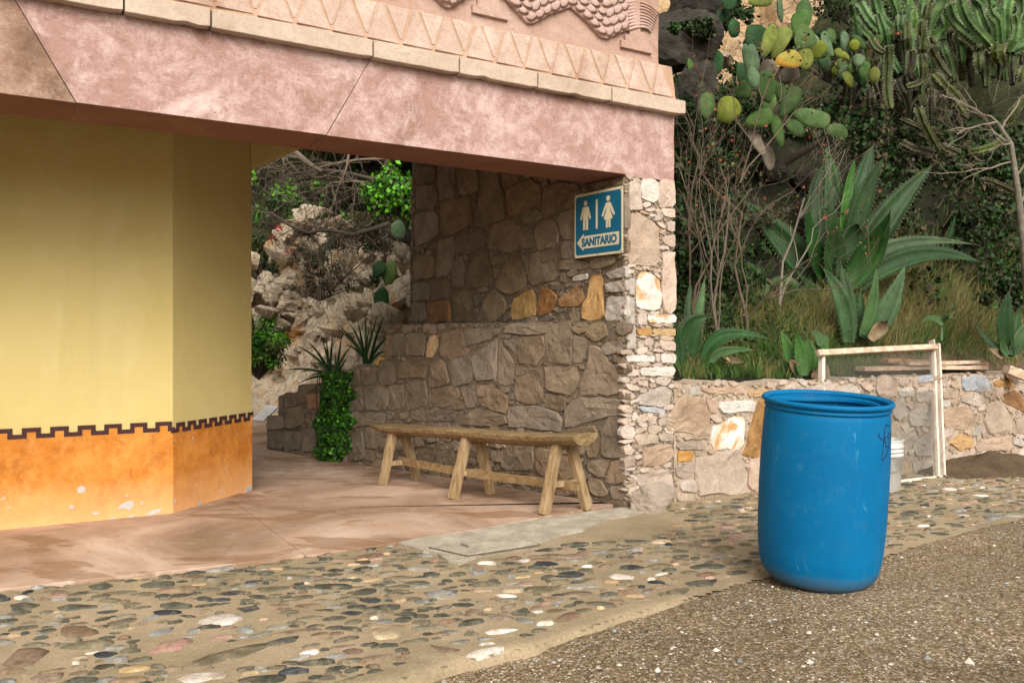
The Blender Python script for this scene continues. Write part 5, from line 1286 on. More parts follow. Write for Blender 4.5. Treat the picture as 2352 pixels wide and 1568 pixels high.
bank = empty('planted_bank', tuple(A0), FR.rot); 
D.objects.remove(bank)
us_ = np.concatenate([np.arange(.15, 10, .07), np.arange(10, 24, .6)]); ws_ = np.concatenate([np.arange(.28, 4, .06), np.arange(4, 24, .5)])
b = MB(); k = len(us_)
for w_ in ws_:
    for u in us_: b.v.append((u, w_, prof_h(u, w_)))
for j in range(len(ws_) - 1):
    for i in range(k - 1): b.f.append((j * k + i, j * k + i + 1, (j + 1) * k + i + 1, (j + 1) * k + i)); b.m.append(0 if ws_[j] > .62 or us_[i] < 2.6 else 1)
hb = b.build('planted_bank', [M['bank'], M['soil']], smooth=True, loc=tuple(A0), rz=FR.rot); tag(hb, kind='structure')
# heap of sand at the foot of the wall on the right
b = MB(); n = 40
hp0 = G(2330, 1092)
for j in range(n):
    for i in range(n):
        x = (i / (n - 1) - .5) * 2; y = (j / (n - 1) - .5) * 2; r2 = math.sqrt(x * x + y * y)
        h = .15 * max(0, 1 - r2) ** .9 * (1 + .4 * noise.noise((x * 3, y * 3, 1))) - .012
        b.v.append((x * .95, y * .42, h + .006 * noise.noise((x * 14, y * 9, 0))))
for j in range(n - 1):
    for i in range(n - 1): b.f.append((j * n + i, j * n + i + 1, (j + 1) * n + i + 1, (j + 1) * n + i)); b.m.append(0)
tag(b.build('sand_heap', M['soil'], smooth=True, loc=(hp0.x + .1, hp0.y + .42, 0), rz=FR.rot), 'low heap of brown earth at the foot of the wall on the right', 'sand heap', kind='stuff')
# cliff and planter behind the passage
def cliff_h(x, y):
    p = (x - A0.x, y - A0.y); q = p[0] * .678 + p[1] * .735; t = p[0] * -.735 + p[1] * .678
    e = .22 * noise.noise((x * .5, y * .5, 3))
    q0 = .25 if t < 4.0 else .25 + min(1.6, (t - 4.0) * 1.1)
    d = q - q0
    if d < 0: return .28 if (t < 4.1 and q > .05) else -.2
    start = .62 if t < 3.9 else .0
    if t < 4.15 and d < .35: return max(.4, .85 - .11 * max(0, t - 1.0) - .02 * max(0, t - 3) ** 2) * .95
    d2 = d - (.35 if t < 4.15 else 0)
    h = start + min(d2, 1.9) * 1.22 + max(0, min(d2 - 1.9, 1.2)) * .35 + max(0, d2 - 3.1) * .55
    # rough ledges
    a = min(1, d2 * 2)
    r = noise.noise((x * 1.1, y * 1.1, h * .9)) * .45 + abs(noise.noise((x * 2.6, y * 2.6, h * 2))) * .32 + noise.noise((x * 6, y * 6, h * 5)) * .12
    vd = noise.voronoi(Vector((x * 1.3, y * 1.3, h * 1.3)))[0]; r += .45 * min(.35, vd[1] - vd[0]) - .08
    vd = noise.voronoi(Vector((x * 3.6, y * 3.6, h * 3.6)))[0]; r += .22 * min(.3, vd[1] - vd[0])
    st = .24; hh = h + r * a; fr_ = (hh / st) % 1.0; hh = (math.floor(hh / st) + min(1, fr_ * 2.1)) * st * .6 * a + hh * (1 - .6 * a)
    return hh
xs_ = np.arange(-7.5, 1.6, .05); ys_ = np.arange(6.2, 15, .05)
b = MB(); k = len(xs_); H = {}
for j, y in enumerate(ys_):
    for i, x in enumerate(xs_):
        jx, jy = .02 * noise.noise((x * 9, y * 9, 1)), .02 * noise.noise((x * 9, y * 9, 7)); b.v.append((x + jx, y + jy, cliff_h(x, y)))
for j in range(len(ys_) - 1):
    for i in range(k - 1):
        x, y = xs_[i], ys_[j]; p = (x - A0.x, y - A0.y); q = p[0] * .678 + p[1] * .735; t = p[0] * -.735 + p[1] * .678
        uu_, ww_ = FR.coords((x, y))
        if uu_ > -.05 and ww_ < 2.9: continue
        s_, wn = SW.coords((x, y))
        if s_ > -2.78 and q < 8 and wn < .38 and ww_ < 2.8 and wn > -.0: continue
        if wn < .02 and s_ > -2.75 and False: continue
        if q > .12: b.f.append((j * k + i, j * k + i + 1, (j + 1) * k + i + 1, (j + 1) * k + i)); b.m.append(0)
# crags: angular blocks bedded in the slope
RR = random.Random(4)
def crag(b, c_, size, R):
    cuts = [(Vector((R.gauss(0, 1), R.gauss(0, 1), R.gauss(0, 1))).normalized(), R.uniform(.3, .8)) for _ in range(10)]; n, k = 16, 10; sd = R.uniform(0, 99); rot = Matrix.Rotation(R.uniform(-.5, .5), 3, 'Y') @ Matrix.Rotation(R.uniform(0, 6), 3, 'Z'); o_ = len(b.v)
    for i in range(k + 1):
        th = math.pi * i / k
        for j in range(n):
            ph = 2 * math.pi * j / n; d = Vector((math.sin(th) * math.cos(ph), math.sin(th) * math.sin(ph), math.cos(th))); r = 1.0
            for cc, m_ in cuts:
                q = d.dot(cc)
                if q > .05: r = min(r, m_ / q)
            r *= 1 + .14 * noise.noise(d * 3 + Vector((sd, 0, 0)))
            b.v.append(tuple(c_ + rot @ Vector((d.x * r * size[0], d.y * r * size[1], d.z * r * size[2]))))
    for i in range(k):
        for j in range(n): b.f.append((o_ + i * n + j, o_ + i * n + (j + 1) % n, o_ + (i + 1) * n + (j + 1) % n, o_ + (i + 1) * n + j)); b.m.append(0)
for _ in range(900):
    x, y = RR.uniform(-5.5, .2), RR.uniform(7.6, 13); p = (x - A0.x, y - A0.y); q = p[0] * .678 + p[1] * .735; t = p[0] * -.735 + p[1] * .678; uu_, ww_ = FR.coords((x, y))
    if q < .9 or q > 5.5 or (t > 4.0 and q < 2.3) or (uu_ > -.6 and ww_ < 3.2) or (SW.coords((x, y))[0] > -3.1 and ww_ < 3.0): continue
    s_ = RR.choice((.12, .16, .2, .28, .4)) * RR.uniform(.7, 1.2)
    crag(b, Vector((x, y, cliff_h(x, y) - s_ * .15)), (s_ * RR.uniform(.8, 1.6), s_, s_ * RR.uniform(.5, 1.1)), RR)
cl = b.build('rock_slope', M['cliff'], smooth=False); tag(cl, kind='structure')
# rocky outcrop blocks sitting on the slope
R = random.Random(21)
for (x, y, Y, sz, lab) in [(640, 640, 9.4, (.34, .3, .45), 'tall pale rock outcrop at the left of the opening'), (760, 500, 11.6, (.40, .35, .24), 'pinkish rock on the skyline of the slope below the bare branches'),
                      (860, 620, 9.6, (.30, .3, .22), 'orange tinted rock under the sagging branch'), (690, 545, 10.6, (.3, .3, .26), 'white topped rock near the red flowers'), (905, 690, 8.7, (.32, .3, .3), 'broad tan rock directly behind the hanging cactus pads'),
                      (655, 700, 9.0, (.28, .25, .22), 'squat tan rock below the tall outcrop')]:
    b = MB()
    for q in range(16):
        k = R.uniform(.28, .75); crag(b, Vector((R.gauss(0, .5) * sz[0], R.gauss(0, .4) * sz[1], R.uniform(-1, .75) * sz[2])), (sz[0] * k * R.uniform(.8, 1.5), sz[1] * k, sz[2] * k * R.uniform(.6, 1.2)), R)
    tag(b.build('rock', M['cliff'], loc=P(x, y, Y)), lab, 'rock')
# farther hillside and the tan cliff high up
xs_ = np.concatenate([np.arange(-60, -14, 1.5), np.arange(-14, 26, .5), np.arange(26, 80, 1.5)]); ys_ = np.concatenate([np.arange(13, 30, .5), np.arange(30, 110, 1.6)])
b = MB(); k = len(xs_)
def far_h(x, y):
    d = y - 13.5
    if x < 3: h = 1.9 + d * .62 + 1.2 * noise.noise((x * .16, y * .16, 0)) + .5 * noise.noise((x * .5, y * .5, 2))
    else:
        h = 3.5 + d * .30 + 1.1 * noise.noise((x * .16, y * .16, 0)) + .4 * noise.noise((x * .5, y * .5, 2))
    kx = max(0, min(1, (x - 1) / 3)); hl = 1.9 + d * .62; uu, ww = FR.coords((x, y)); hr = (prof_h(uu, ww) - 3.0 if ww < 14 else 3.8 + (ww - 14) * .50)
    h = hl * (1 - kx) + hr * kx
    if x > 12: h += min(1, (x - 12) / 6) * d * .35
    if y > 50: h += (y - 50) * .5
    return h + 1.1 * noise.noise((x * .16, y * .16, 0)) + .4 * noise.noise((x * .5, y * .5, 2)) + .15 * noise.noise((x * 1.7, y * 1.7, 2))
for y in ys_:
    for x in xs_: b.v.append((x, y, far_h(x, y)))
for j in range(len(ys_) - 1):
    for i in range(k - 1): b.f.append((j * k + i, j * k + i + 1, (j + 1) * k + i + 1, (j + 1) * k + i)); b.m.append(0)
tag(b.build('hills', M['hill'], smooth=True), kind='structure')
b = MB(); n1, n2 = 70, 60
for j in range(n2 + 1):
    for i in range(n1 + 1):
        x = 5 + 19 * i / n1; z = 8 + 26 * j / n2
        y = 44 + (z - 8) * .10 + 2.2 * noise.noise((x * .25, 0, z * .12)) + .9 * abs(noise.noise((x * .9, 0, z * .4))) + .3 * noise.noise((x * 2.2, 2, z * 1.5)) + (x - 14) * .25
        b.v.append((x, y, z))
for j in range(n2):
    for i in range(n1): b.f.append((j * (n1 + 1) + i, j * (n1 + 1) + i + 1, (j + 1) * (n1 + 1) + i + 1, (j + 1) * (n1 + 1) + i)); b.m.append(0)
tag(b.build('cliff', M['far_cliff'], smooth=True), kind='structure')
# ================================================================ PLANTS
def bez(p0, p1, p2, t): return p0 * ((1 - t) ** 2) + p1 * (2 * t * (1 - t)) + p2 * (t * t)
def agave_leaf(parent, org, p0, p1, p2, wd, mat, th=.035, seg=14, face=None, R=random):
    """gutter shaped leaf along a quadratic curve; teeth on both edges"""
    b = MB(); prev = None; V = []
    p0, p1, p2 = Vector(p0), Vector(p1), Vector(p2)
    view = face if face is not None else Vector((0, -1, .15))
    tw = R.uniform(-.35, .35)
    for i in range(seg + 1):
        t = i / seg; c_ = bez(p0, p1, p2, t); tg = ((p1 - p0) * (1 - t) + (p2 - p1) * t).normalized()
        s_ = tg.cross(view); 
        if s_.length < .05: s_ = tg.cross(Vector((1, 0, 0)))
        s_.normalize(); nn = s_.cross(tg).normalized()
        q = Matrix.Rotation(tw * (1 - t * .4), 3, tg); s_ = q @ s_; nn = q @ nn
        if nn.dot(view) < 0: nn = -nn
        prf = (.62 + .38 * math.sin(min(1, t / .42) * math.pi / 2)) if t < .42 else max(0.0, 1 - ((t - .42) / .58) ** 1.5)
        w_ = wd / 2 * prf; g_ = w_ * .34; tt = th * (1 - t) * .8 + .002
        for (a, d) in ((-1, g_), (-.5, -g_ * .15), (0, -g_ * .45), (.5, -g_ * .15), (1, g_), (.5, -g_ * .15 - tt * .7), (0, -g_ * .45 - tt), (-.5, -g_ * .15 - tt * .7)):
            b.v.append(tuple(c_ + s_ * (a * w_) + nn * d - org))
        V.append((c_, s_, nn, w_, g_))
    m = 8
    for i in range(seg):
        for k in range(m): b.f.append((i * m + k, (i + 1) * m + k, (i + 1) * m + (k + 1) % m, i * m + (k + 1) % m)); b.m.append(0)
    L = (p1 - p0).length + (p2 - p1).length; nt_ = max(6, int(L / .045))
    for sd in (-1, 1):
        for k in range(1, nt_):
            t = k / nt_ * .94; x = t * seg; i = min(seg - 1, int(x)); f = x - i
            A_, B2 = V[i], V[i + 1]
            c_ = A_[0].lerp(B2[0], f); s_ = A_[1].lerp(B2[1], f); w_ = A_[3] + (B2[3] - A_[3]) * f; g_ = A_[4] + (B2[4] - A_[4]) * f; nn = A_[2]
            e_ = c_ + s_ * (sd * w_) + nn * g_; tg = (B2[0] - A_[0]).normalized(); l = .010 + .05 * wd * .5
            b.add([tuple(e_ - tg * l * .45 - org), tuple(e_ + tg * l * .45 - org), tuple(e_ + s_ * (sd * l * .9) + nn * l * .2 - org)], [(0, 1, 2)], 1)
    tp = V[-1][0]; tg = (p2 - p1).normalized()
    b.tube([tp - tg * .02 - org, tp + tg * .05 - org], [.004, .0008], 5, 1)
    return b.build('leaf', [M[mat], M['thorn']], parent, smooth=True)
def agave(label, base_px, Y, leaves, Z=ZA, group=None, lean=0.0):
    bx, by = Z(*base_px); p = P(bx, by, Y); gz = bank_z(p); 
    o = empty('agave', (p.x, p.y, p.z)); tag(o, label, 'agave', group); R = random.Random(int(bx))
    for it in leaves:
        base, midp, tip, wpx, dY, mat = it
        wd = wpx / 2.6133 * .9408 / F * Y * 1.12
        a_ = P(*Z(*base), Y + R.uniform(-.05, .05) + dY * .15); c_ = P(*Z(*tip), Y + dY)
        m_ = P(*Z(*midp), Y + dY * .45); ctrl = m_ * 2 - (a_ + c_) * .5
        agave_leaf(o, p, a_, ctrl, c_, wd, mat, R=R)
    return o
g1, g2, g3, dd_ = 'agave', 'agave_pale', 'agave_lime', 'dead_leaf'
agave('largest dark green agave with broad upright leaves in the middle of the bank', (1150, 920), 7.9, [
 ((1120, 900), (960, 640), (900, 240), 110, .45, g1), ((1060, 920), (830, 640), (560, 360), 175, .1, g1), ((1040, 900), (760, 640), (465, 498), 110, .35, g1),
 ((1120, 900), (1010, 450), (1078, 125), 110, .1, g1), ((1150, 900), (1140, 420), (1090, 15), 150, .25, g1), ((1200, 900), (1300, 330), (1392, 8), 130, .35, g1),
 ((1190, 880), (1220, 400), (1275, 95), 85, .0, g3), ((1210, 880), (1310, 400), (1462, 88), 120, -.1, g1), ((1230, 900), (1470, 480), (1778, 132), 165, .2, g1),
 ((1220, 910), (1370, 700), (1500, 432), 155, -.35, g1), ((1250, 910), (1520, 660), (2040, 645), 90, -.2, g2), ((1280, 920), (1660, 720), (2080, 760), 120, -.4, g1),
 ((1130, 910), (1020, 720), (955, 330), 120, -.2, g1), ((1150, 900), (1130, 700), (1150, 400), 150, -.2, g1), ((1080, 940), (700, 860), (390, 735), 140, .2, g1), ((900, 950), (770, 935), (600, 1110), 130, -.55, g2),
 ((1060, 940), (960, 960), (830, 950), 90, -.45, g1), ((1030, 940), (960, 890), (915, 840), 45, -.4, g2), ((1190, 910), (1250, 620), (1300, 520), 150, -.1, g1)])
agave('pale green agave with five upright leaves in the dry grass below the largest one', (1270, 1260), 7.15, [
 ((1230, 1270), (1190, 1010), (1065, 790), 105, -.1, g2), ((1320, 1220), (1380, 1030), (1412, 780), 70, -.1, g2), ((1370, 1230), (1480, 1050), (1596, 772), 125, 0, g2), ((1260, 1200), (1225, 960), (1182, 765), 70, .2, g1),
 ((1330, 1240), (1400, 1090), (1480, 1010), 110, .15, g1), ((1370, 1250), (1440, 1170), (1480, 1130), 80, -.1, dd_), ((1280, 1240), (1290, 1060), (1310, 930), 90, .2, g1)])
agave('small bright green agave right behind the drum with dead lower leaves', (955, 1480), 6.55, [
 ((900, 1450), (855, 1330), (798, 1185), 85, 0, g3), ((940, 1480), (925, 1340), (892, 1195), 95, -.1, g3), ((980, 1450), (985, 1340), (966, 1238), 80, 0, g3), ((1010, 1430), (1060, 1330), (1098, 1210), 70, 0, g2), ((1040, 1290), (1040, 1235), (985, 1190), 55, .1, g2),
 ((940, 1490), (870, 1440), (815, 1390), 50, -.1, g2), ((1000, 1500), (1055, 1460), (1075, 1390), 110, -.1, dd_), ((930, 1480), (880, 1420), (850, 1380), 70, -.15, dd_)])
agave('dark agave squeezed against the right side of the stone pier', (170, 1500), 6.35, [
 ((150, 1500), (130, 1300), (110, 1130), 120, -.05, g1), ((190, 1500), (215, 1200), (345, 1110), 150, 0, g1), ((200, 1420), (270, 1100), (316, 850), 62, .1, g2), ((190, 1400), (205, 1100), (222, 890), 50, .2, g1), ((130, 1480), (60, 1300), (10, 1200), 130, .1, g1)])
agave('low spreading agave with toothed arching leaves between the pier and the drum', (300, 1420), 6.45, [
 ((300, 1420), (430, 1230), (740, 1252), 85, -.1, g1), ((360, 1400), (440, 1330), (640, 1318), 60, -.2, g2), ((420, 1370), (490, 1385), (575, 1395), 45, -.25, dd_), ((420, 1350), (450, 1370), (480, 1400), 30, -.3, dd_)])
agave('single agave near the right edge with one tall dark leaf', (2250, 1350), 7.3, [
 ((2245, 1350), (2225, 1130), (2262, 930), 95, 0, g1), ((2280, 1340), (2350, 1210), (2440, 1120), 90, 0, g2), ((2230, 1340), (2130, 1270), (2036, 1150), 45, .1, g1), ((2250, 1350), (2215, 1300), (2212, 1235), 45, -.1, g2), ((2270, 1350), (2290, 1210), (2330, 1030), 70, .2, g1), ((2210, 1350), (2180, 1340), (2120, 1300), 50, -.1, dd_)])
agave('distant dark agave behind the tips of the arching leaves', (1860, 760), 8.6, [
 ((1830, 740), (1730, 620), (1648, 490), 55, 0, g1), ((1860, 740), (1860, 640), (1920, 448), 75, 0, g1), ((1900, 740), (2000, 640), (2075, 490), 60, .1, g1), ((1800, 740), (1600, 700), (1640, 590), 70, .2, g1)])
agave('flat yellowish agave rosette head on the grass right of the sieve post', (1830, 1160), 7.0, [
 ((1830, 1160), (1760, 1115), (1700, 1140), 30, -.1, g2), ((1830, 1160), (1860, 1105), (1910, 1120), 30, -.1, g2), ((1830, 1160), (1800, 1110), (1780, 1105), 25, .1, g3), ((1825, 1260), (1828, 1200), (1830, 1130), 12, 0, g2)])
# ---- prickly pears
def pad(parent, org, c_, a_, bw, ang, mat, R, face=None, thick=.022):
    """c_ centre, a_ half length, bw half width (metres), ang radians from vertical in the view"""
    b = MB(); n, m = 18, 5; c_ = Vector(c_)
    yaw = R.uniform(-.5, .5) if face is None else face; pit = R.uniform(-.25, .25)
    rot = Matrix.Rotation(yaw, 3, 'Z') @ Matrix.Rotation(pit, 3, 'X') @ Matrix.Rotation(ang, 3, 'Y')
    k1, k2 = R.uniform(0, 6), R.uniform(0, 6)
    def ol(t, s_):
        x = math.sin(t) * bw * (1 + .16 * math.cos(t)); z = math.cos(t) * a_
        w_ = 1 + .035 * math.sin(3 * t + k1) + .03 * math.sin(5 * t + k2); return x * s_ * w_, z * s_ * w_
    rings = [(0, 1), (.35, 1), (.68, .86), (.9, .55), (1, 0)]
    bend = R.uniform(-.12, .12)
    for side_ in (-1, 1):
        base = len(b.v)
        for s_, d in rings[1:]:
            for k in range(n):
                x, z = ol(2 * math.pi * k / n, s_); y = side_ * thick * d + bend * (z * z - x * x) / max(a_, .01) + .003 * noise.noise((x * 30, z * 30, side_)) * (s_ < 1)
                b.v.append(tuple(c_ + rot @ Vector((x, y, z)) - org))
        cidx = len(b.v); b.v.append(tuple(c_ + rot @ Vector((0, side_ * thick, 0)) - org))
        for r in range(3):
            for k in range(n):
                q = (base + r * n + k, base + r * n + (k + 1) % n, base + (r + 1) * n + (k + 1) % n, base + (r + 1) * n + k); b.f.append(q if side_ < 0 else q[::-1]); b.m.append(0)
        for k in range(n): b.f.append((cidx, base + (k + 1) % n, base + k) if side_ < 0 else (cidx, base + k, base + (k + 1) % n)); b.m.append(0)
    # spines on the areoles
    for k in range(34):
        t = R.uniform(0, 6.283); s_ = math.sqrt(R.random()) if k < 20 else 1.0; x, z = ol(t, s_); y = -thick * (1 - s_ ** 3)
        p = c_ + rot @ Vector((x, y, z)) - org; out_ = rot @ Vector((x / max(bw, .01) * .5 * s_, -.8 if s_ < 1 else R.uniform(-.6, .3), z / a_ * .5 * s_)); out_.normalize()
        for _ in range(2):
            d = (out_ + Vector((R.uniform(-.4, .4), R.uniform(-.4, .4), R.uniform(-.4, .4)))).normalized() * R.uniform(.010, .022); e_ = d.cross(Vector((.3, .2, 1))).normalized() * .0011
            b.add([tuple(p - e_), tuple(p + e_), tuple(p + d)], [(0, 1, 2)], 1)
    return b.build('pad', [M[mat], M['spine']], parent, smooth=True)
def nopal(label, base, Y, pads, Z=ZC, zs=2.6133, seed=1):
    R = random.Random(seed); o = empty('prickly_pear', tuple(base)); tag(o, label, 'cactus'); base = Vector(base); k = .9408 / zs / F; ctrs = []
    for it in pads:
        cx, cy, a_, bw, ang, mat = it[:6]; dY = it[6] if len(it) > 6 else R.uniform(-.15, .15); face = it[7] if len(it) > 7 else None; y = Y + dY
        ctrs.append(P(*Z(cx, cy), y)); pad(o, base, P(*Z(cx, cy), y), a_ * k * y, bw * k * y, math.radians(ang), mat, R, face)
    low_ = sorted(ctrs, key=lambda c: c.z)[:3]; g0 = Vector((base.x, base.y + .35, bank_z((base.x, base.y + .35)) - .05)) if zs < 3 else Vector((base.x + .1, base.y + .5, base.z - .3)); b = MB()
    for c_ in low_:
        m_ = g0.lerp(c_, .5) + Vector((R.gauss(0, .05), .08, -.03)); b.tube([bez(g0, m_, c_ + Vector((0, .04, 0)), t / 6) - base for t in range(7)], [.05, .045, .042, .038, .034, .028, .02], 8)
    b.build('trunk', M['twig_dark'], o, smooth=True)
    return o
pg, py_, pd, pq, po, pb = 'pad_green', 'pad_yellow', 'pad_dark', 'pad_grey', 'pad_orange', 'pad_bark'
nop = P(*ZC(740, 900), 7.9)
nopal('big prickly pear with many broad pads and one orange scarred pad behind the pier', nop, 7.8, [
 (640, 240, 85, 75, 10, pd, .45), (500, 180, 50, 60, 90, pd, .5), (430, 100, 50, 45, 0, pd, .5), (470, 20, 55, 48, 10, pd, .4), (675, 5, 78, 45, 85, py_, .3), (795, 60, 88, 34, -12, pq, .2, .9), (950, 85, 90, 55, 5, pg, .4),
 (925, 150, 100, 60, 12, pg, .25), (955, 240, 88, 78, 40, pg, .05), (725, 260, 118, 50, 24, py_, -.05), (795, 265, 112, 58, 22, py_, .1), (855, 380, 92, 60, 82, po, -.2, .1), (955, 380, 70, 58, 20, py_, .0), (1040, 320, 60, 50, 30, py_, .3),
 (630, 370, 92, 46, -14, pq, -.1, .6), (596, 400, 118, 42, -22, pq, -.25, .5), (625, 500, 75, 40, -8, pq, -.3), (705, 550, 105, 62, -12, pg, -.15), (722, 645, 88, 52, -8, pg, -.1), (795, 590, 78, 42, -32, pg, .1),
 (858, 650, 108, 55, 30, pg, -.05), (560, 575, 62, 58, 80, pg, .2), (665, 758, 92, 58, 78, pg, -.1), (782, 835, 108, 46, -6, pg, -.05), (998, 752, 118, 62, 108, pg, -.2), (888, 812, 72, 50, 130, pg, .05), (1158, 840, 78, 52, 100, pg, -.1),
 (466, 698, 96, 76, 22, py_, -.5, .0), (330, 672, 92, 56, 12, pg, -.3), (375, 400, 90, 58, -5, pd, .3), (238, 478, 105, 36, -12, pg, .0, .7), (300, 515, 95, 22, 4, pg, -.1, .9), (712, 440, 62, 56, 60, pb, .1), (850, 480, 70, 55, 80, pb, .35),
 (645, 900, 110, 42, -22, pb, .0), (720, 1000, 90, 50, -10, pb, .1), (1095, 285, 85, 42, -20, pq, .5), (1205, 260, 65, 30, 8, pq, .6), (1118, 235, 50, 42, 20, pg, .55), (560, 470, 80, 60, 20, pd, .35), (180, 560, 60, 45, 0, pb, .3), (800, 730, 70, 45, 10, pb, .1)], seed=5)
pads2 = []
R = random.Random(31)
for k in range(26):
    pads2.append((R.uniform(1000, 1420), R.uniform(230, 520), R.uniform(38, 62), R.uniform(26, 44), R.uniform(-50, 50), R.choice([pq, pg, pd, py_]), R.uniform(-.2, .5)))
nopal('thicket of small prickly pear pads between the big prickly pear and the column cacti', P(*ZC(1200, 560), 9.0), 8.8, pads2, seed=8)
# ---- column cacti
def column(parent, org, pts, rad, mat, R, ribs=6):
    b = MB(); pts = [Vector(p) for p in pts]; n = ribs * 2; seg = 11; k = len(pts) - 1
    def at(t):
        x = t * k; i = min(k - 1, int(x)); f = x - i; p0 = pts[max(i - 1, 0)]; p1, p2 = pts[i], pts[i + 1]; p3 = pts[min(i + 2, k)]
        return (p1 * 2 + (p2 - p0) * f + (p0 * 2 - p1 * 5 + p2 * 4 - p3) * f * f + (p1 * 3 - p0 - p2 * 3 + p3) * f ** 3) * .5
    prev = None; ph0 = R.uniform(0, 6); fr_ = []
    ts = [i / seg for i in range(seg)] + [.955, .985, 1.0]
    for i, t in enumerate(ts):
        c_ = at(min(t, 1)); tg = (at(min(1, t + .02)) - at(max(0, t - .02))).normalized()
        a = tg.cross(Vector((0, 0, 1))) if prev is None else prev - tg * prev.dot(tg)
        if a.length < .05: a = tg.cross(Vector((1, 0, 0)))
        a.normalize(); prev = a; c2 = tg.cross(a)
        rr = rad * (.78 + .22 * min(1, t * 4)) * (1 + .06 * math.sin(t * 14 + ph0)) * (1 if t < .9 else (.9 if t < .96 else (.62 if t < .99 else .2)))
        for j in range(n):
            an = 2 * math.pi * j / n + ph0; r_ = rr * (1.0 if j % 2 == 0 else .68); b.v.append(tuple(c_ + (a * math.cos(an) + c2 * math.sin(an)) * r_ - org))
        fr_.append((c_, a, c2, rr, tg))
    m = len(ts)
    for i in range(m - 1):
        for j in range(n): b.f.append((i * n + j, i * n + (j + 1) % n, (i + 1) * n + (j + 1) % n, (i + 1) * n + j)); b.m.append(0)
    b.f.append(tuple((m - 1) * n + j for j in range(n))); b.m.append(0)
    for i in range(1, m - 1):                              # areoles on the ribs
        for j in range(0, n, 2):
            for f in (0, .5):
                c_, a, c2, rr, tg = fr_[i]; an = 2 * math.pi * j / n + ph0; dr = (a * math.cos(an) + c2 * math.sin(an)); c_ = c_.lerp(fr_[i + 1][0], f); p = c_ + dr * rr - org
                for _ in range(2):
                    d = (dr + Vector((R.uniform(-.7, .7), R.uniform(-.7, .7), R.uniform(-.7, .7)))).normalized() * rad * R.uniform(.25, .5); e_ = tg * .0028
                    b.add([tuple(p - e_), tuple(p + e_), tuple(p + d)], [(0, 1, 2)], 1)
    return b.build('column', [M[mat], M['spine']], parent, smooth=False)
R = random.Random(77)
def cereus(label, base_px, Y, stems):
    base = P(*ZC(*base_px), Y); o = empty('column_cactus', tuple(base)); tag(o, label, 'cactus')
    for (pxs, wpx, mat, dY) in stems:
        r_ = wpx / 2 / 2.6133 * .9408 / F * (Y + dY) * 1.12
        column(o, base, [P(*ZC(*q), Y + dY + R.uniform(-.06, .06)) for q in pxs], r_, mat, R)
    return o
cg, co, cb = 'cer_green', 'cer_olive', 'cer_brown'
st = [([(1560, 480), (1500, 260), (1380, 150), (1300, 20)], 62, cg, -.1), ([(1560, 480), (1540, 250), (1440, 120), (1400, -20)], 60, cg, .1), ([(1580, 470), (1550, 200), (1545, 80), (1500, -30)], 56, cg, .2), ([(1600, 470), (1620, 240), (1640, 120), (1600, -20)], 60, cg, -.1),
      ([(1620, 460), (1680, 230), (1700, 120), (1720, -10)], 58, cg, .1), ([(1600, 470), (1590, 260), (1560, 180), (1565, 100)], 48, cg, -.3), ([(1560, 470), (1480, 330), (1460, 220), (1420, 90)], 50, cg, -.3), ([(1640, 460), (1760, 140), (1820, 40), (1860, -60)], 54, cg, .3),
      ([(1540, 480), (1420, 300), (1320, 200), (1250, 120)], 48, cg, .1), ([(1600, 470), (1610, 330), (1600, 240), (1600, 150)], 46, co, -.4), ([(1650, 430), (1640, 300), (1600, 100), (1630, 40)], 44, cg, -.25), ([(1700, 420), (1720, 300), (1700, 220), (1710, 130)], 50, co, -.1),
      ([(1560, 480), (1400, 420), (1330, 330), (1240, 240)], 42, co, .2), ([(1700, 450), (1800, 220), (1850, 150), (1770, -20)], 52, cg, .4), ([(1680, 380), (1540, 60), (1530, 0), (1540, -60)], 50, cg, .4)]
cereus('left clump of bright green column cacti fanning out at the top of the bank', (1580, 480), 9.3, st)
st = [([(2180, 330), (2100, 250), (1990, 120), (1950, -10)], 66, cg, -.3), ([(2150, 310), (2040, 240), (1910, 130), (1870, 20)], 64, cg, -.1), ([(2180, 330), (2185, 200), (2190, 100), (2150, 30)], 56, cg, -.1), ([(2230, 330), (2240, 180), (2240, 60), (2260, -30)], 62, cg, 0),
      ([(2240, 330), (2320, 240), (2370, 150), (2400, 60)], 62, cg, -.2), ([(2200, 330), (2190, 150), (2150, 100), (2140, 60)], 54, cg, -.35), ([(2200, 330), (2110, 120), (2080, 40), (2020, -20)], 58, cg, .2), ([(2260, 340), (2330, 120), (2340, 40), (2330, -30)], 60, cg, .2),
      ([(2210, 400), (2180, 340), (2190, 300), (2190, 290)], 70, co, -.4), ([(2070, 440), (2060, 380), (2066, 330), (2066, 290)], 54, co, -.3), ([(2240, 330), (2290, 250), (2300, 160), (2290, 90)], 50, cg, -.3), ([(2160, 330), (2050, 300), (1960, 230), (1940, 170)], 52, co, .1),
      ([(2280, 340), (2420, 260), (2480, 160), (2500, 60)], 60, cg, 0), ([(2130, 320), (1990, 60), (1960, 0), (1900, -60)], 50, cg, .5)]
cereus('right clump of tall bright green column cacti at the upper right corner', (2200, 420), 8.9, st)
st = []
for k in range(62):
    x = R.uniform(1260, 2400); y1 = R.uniform(170, 340) + (40 if x < 1500 else 0); ln = R.uniform(120, 230); dx = R.uniform(-45, 45)
    st.append(([(x + dx + R.uniform(-25, 25), y1 + ln + 60), (x + dx, y1 + ln * .6), (x + dx * .3, y1 + ln * .3), (x, y1)], R.uniform(38, 52), R.choice([co, co, co, cg, cb]), R.uniform(-.2, .5)))
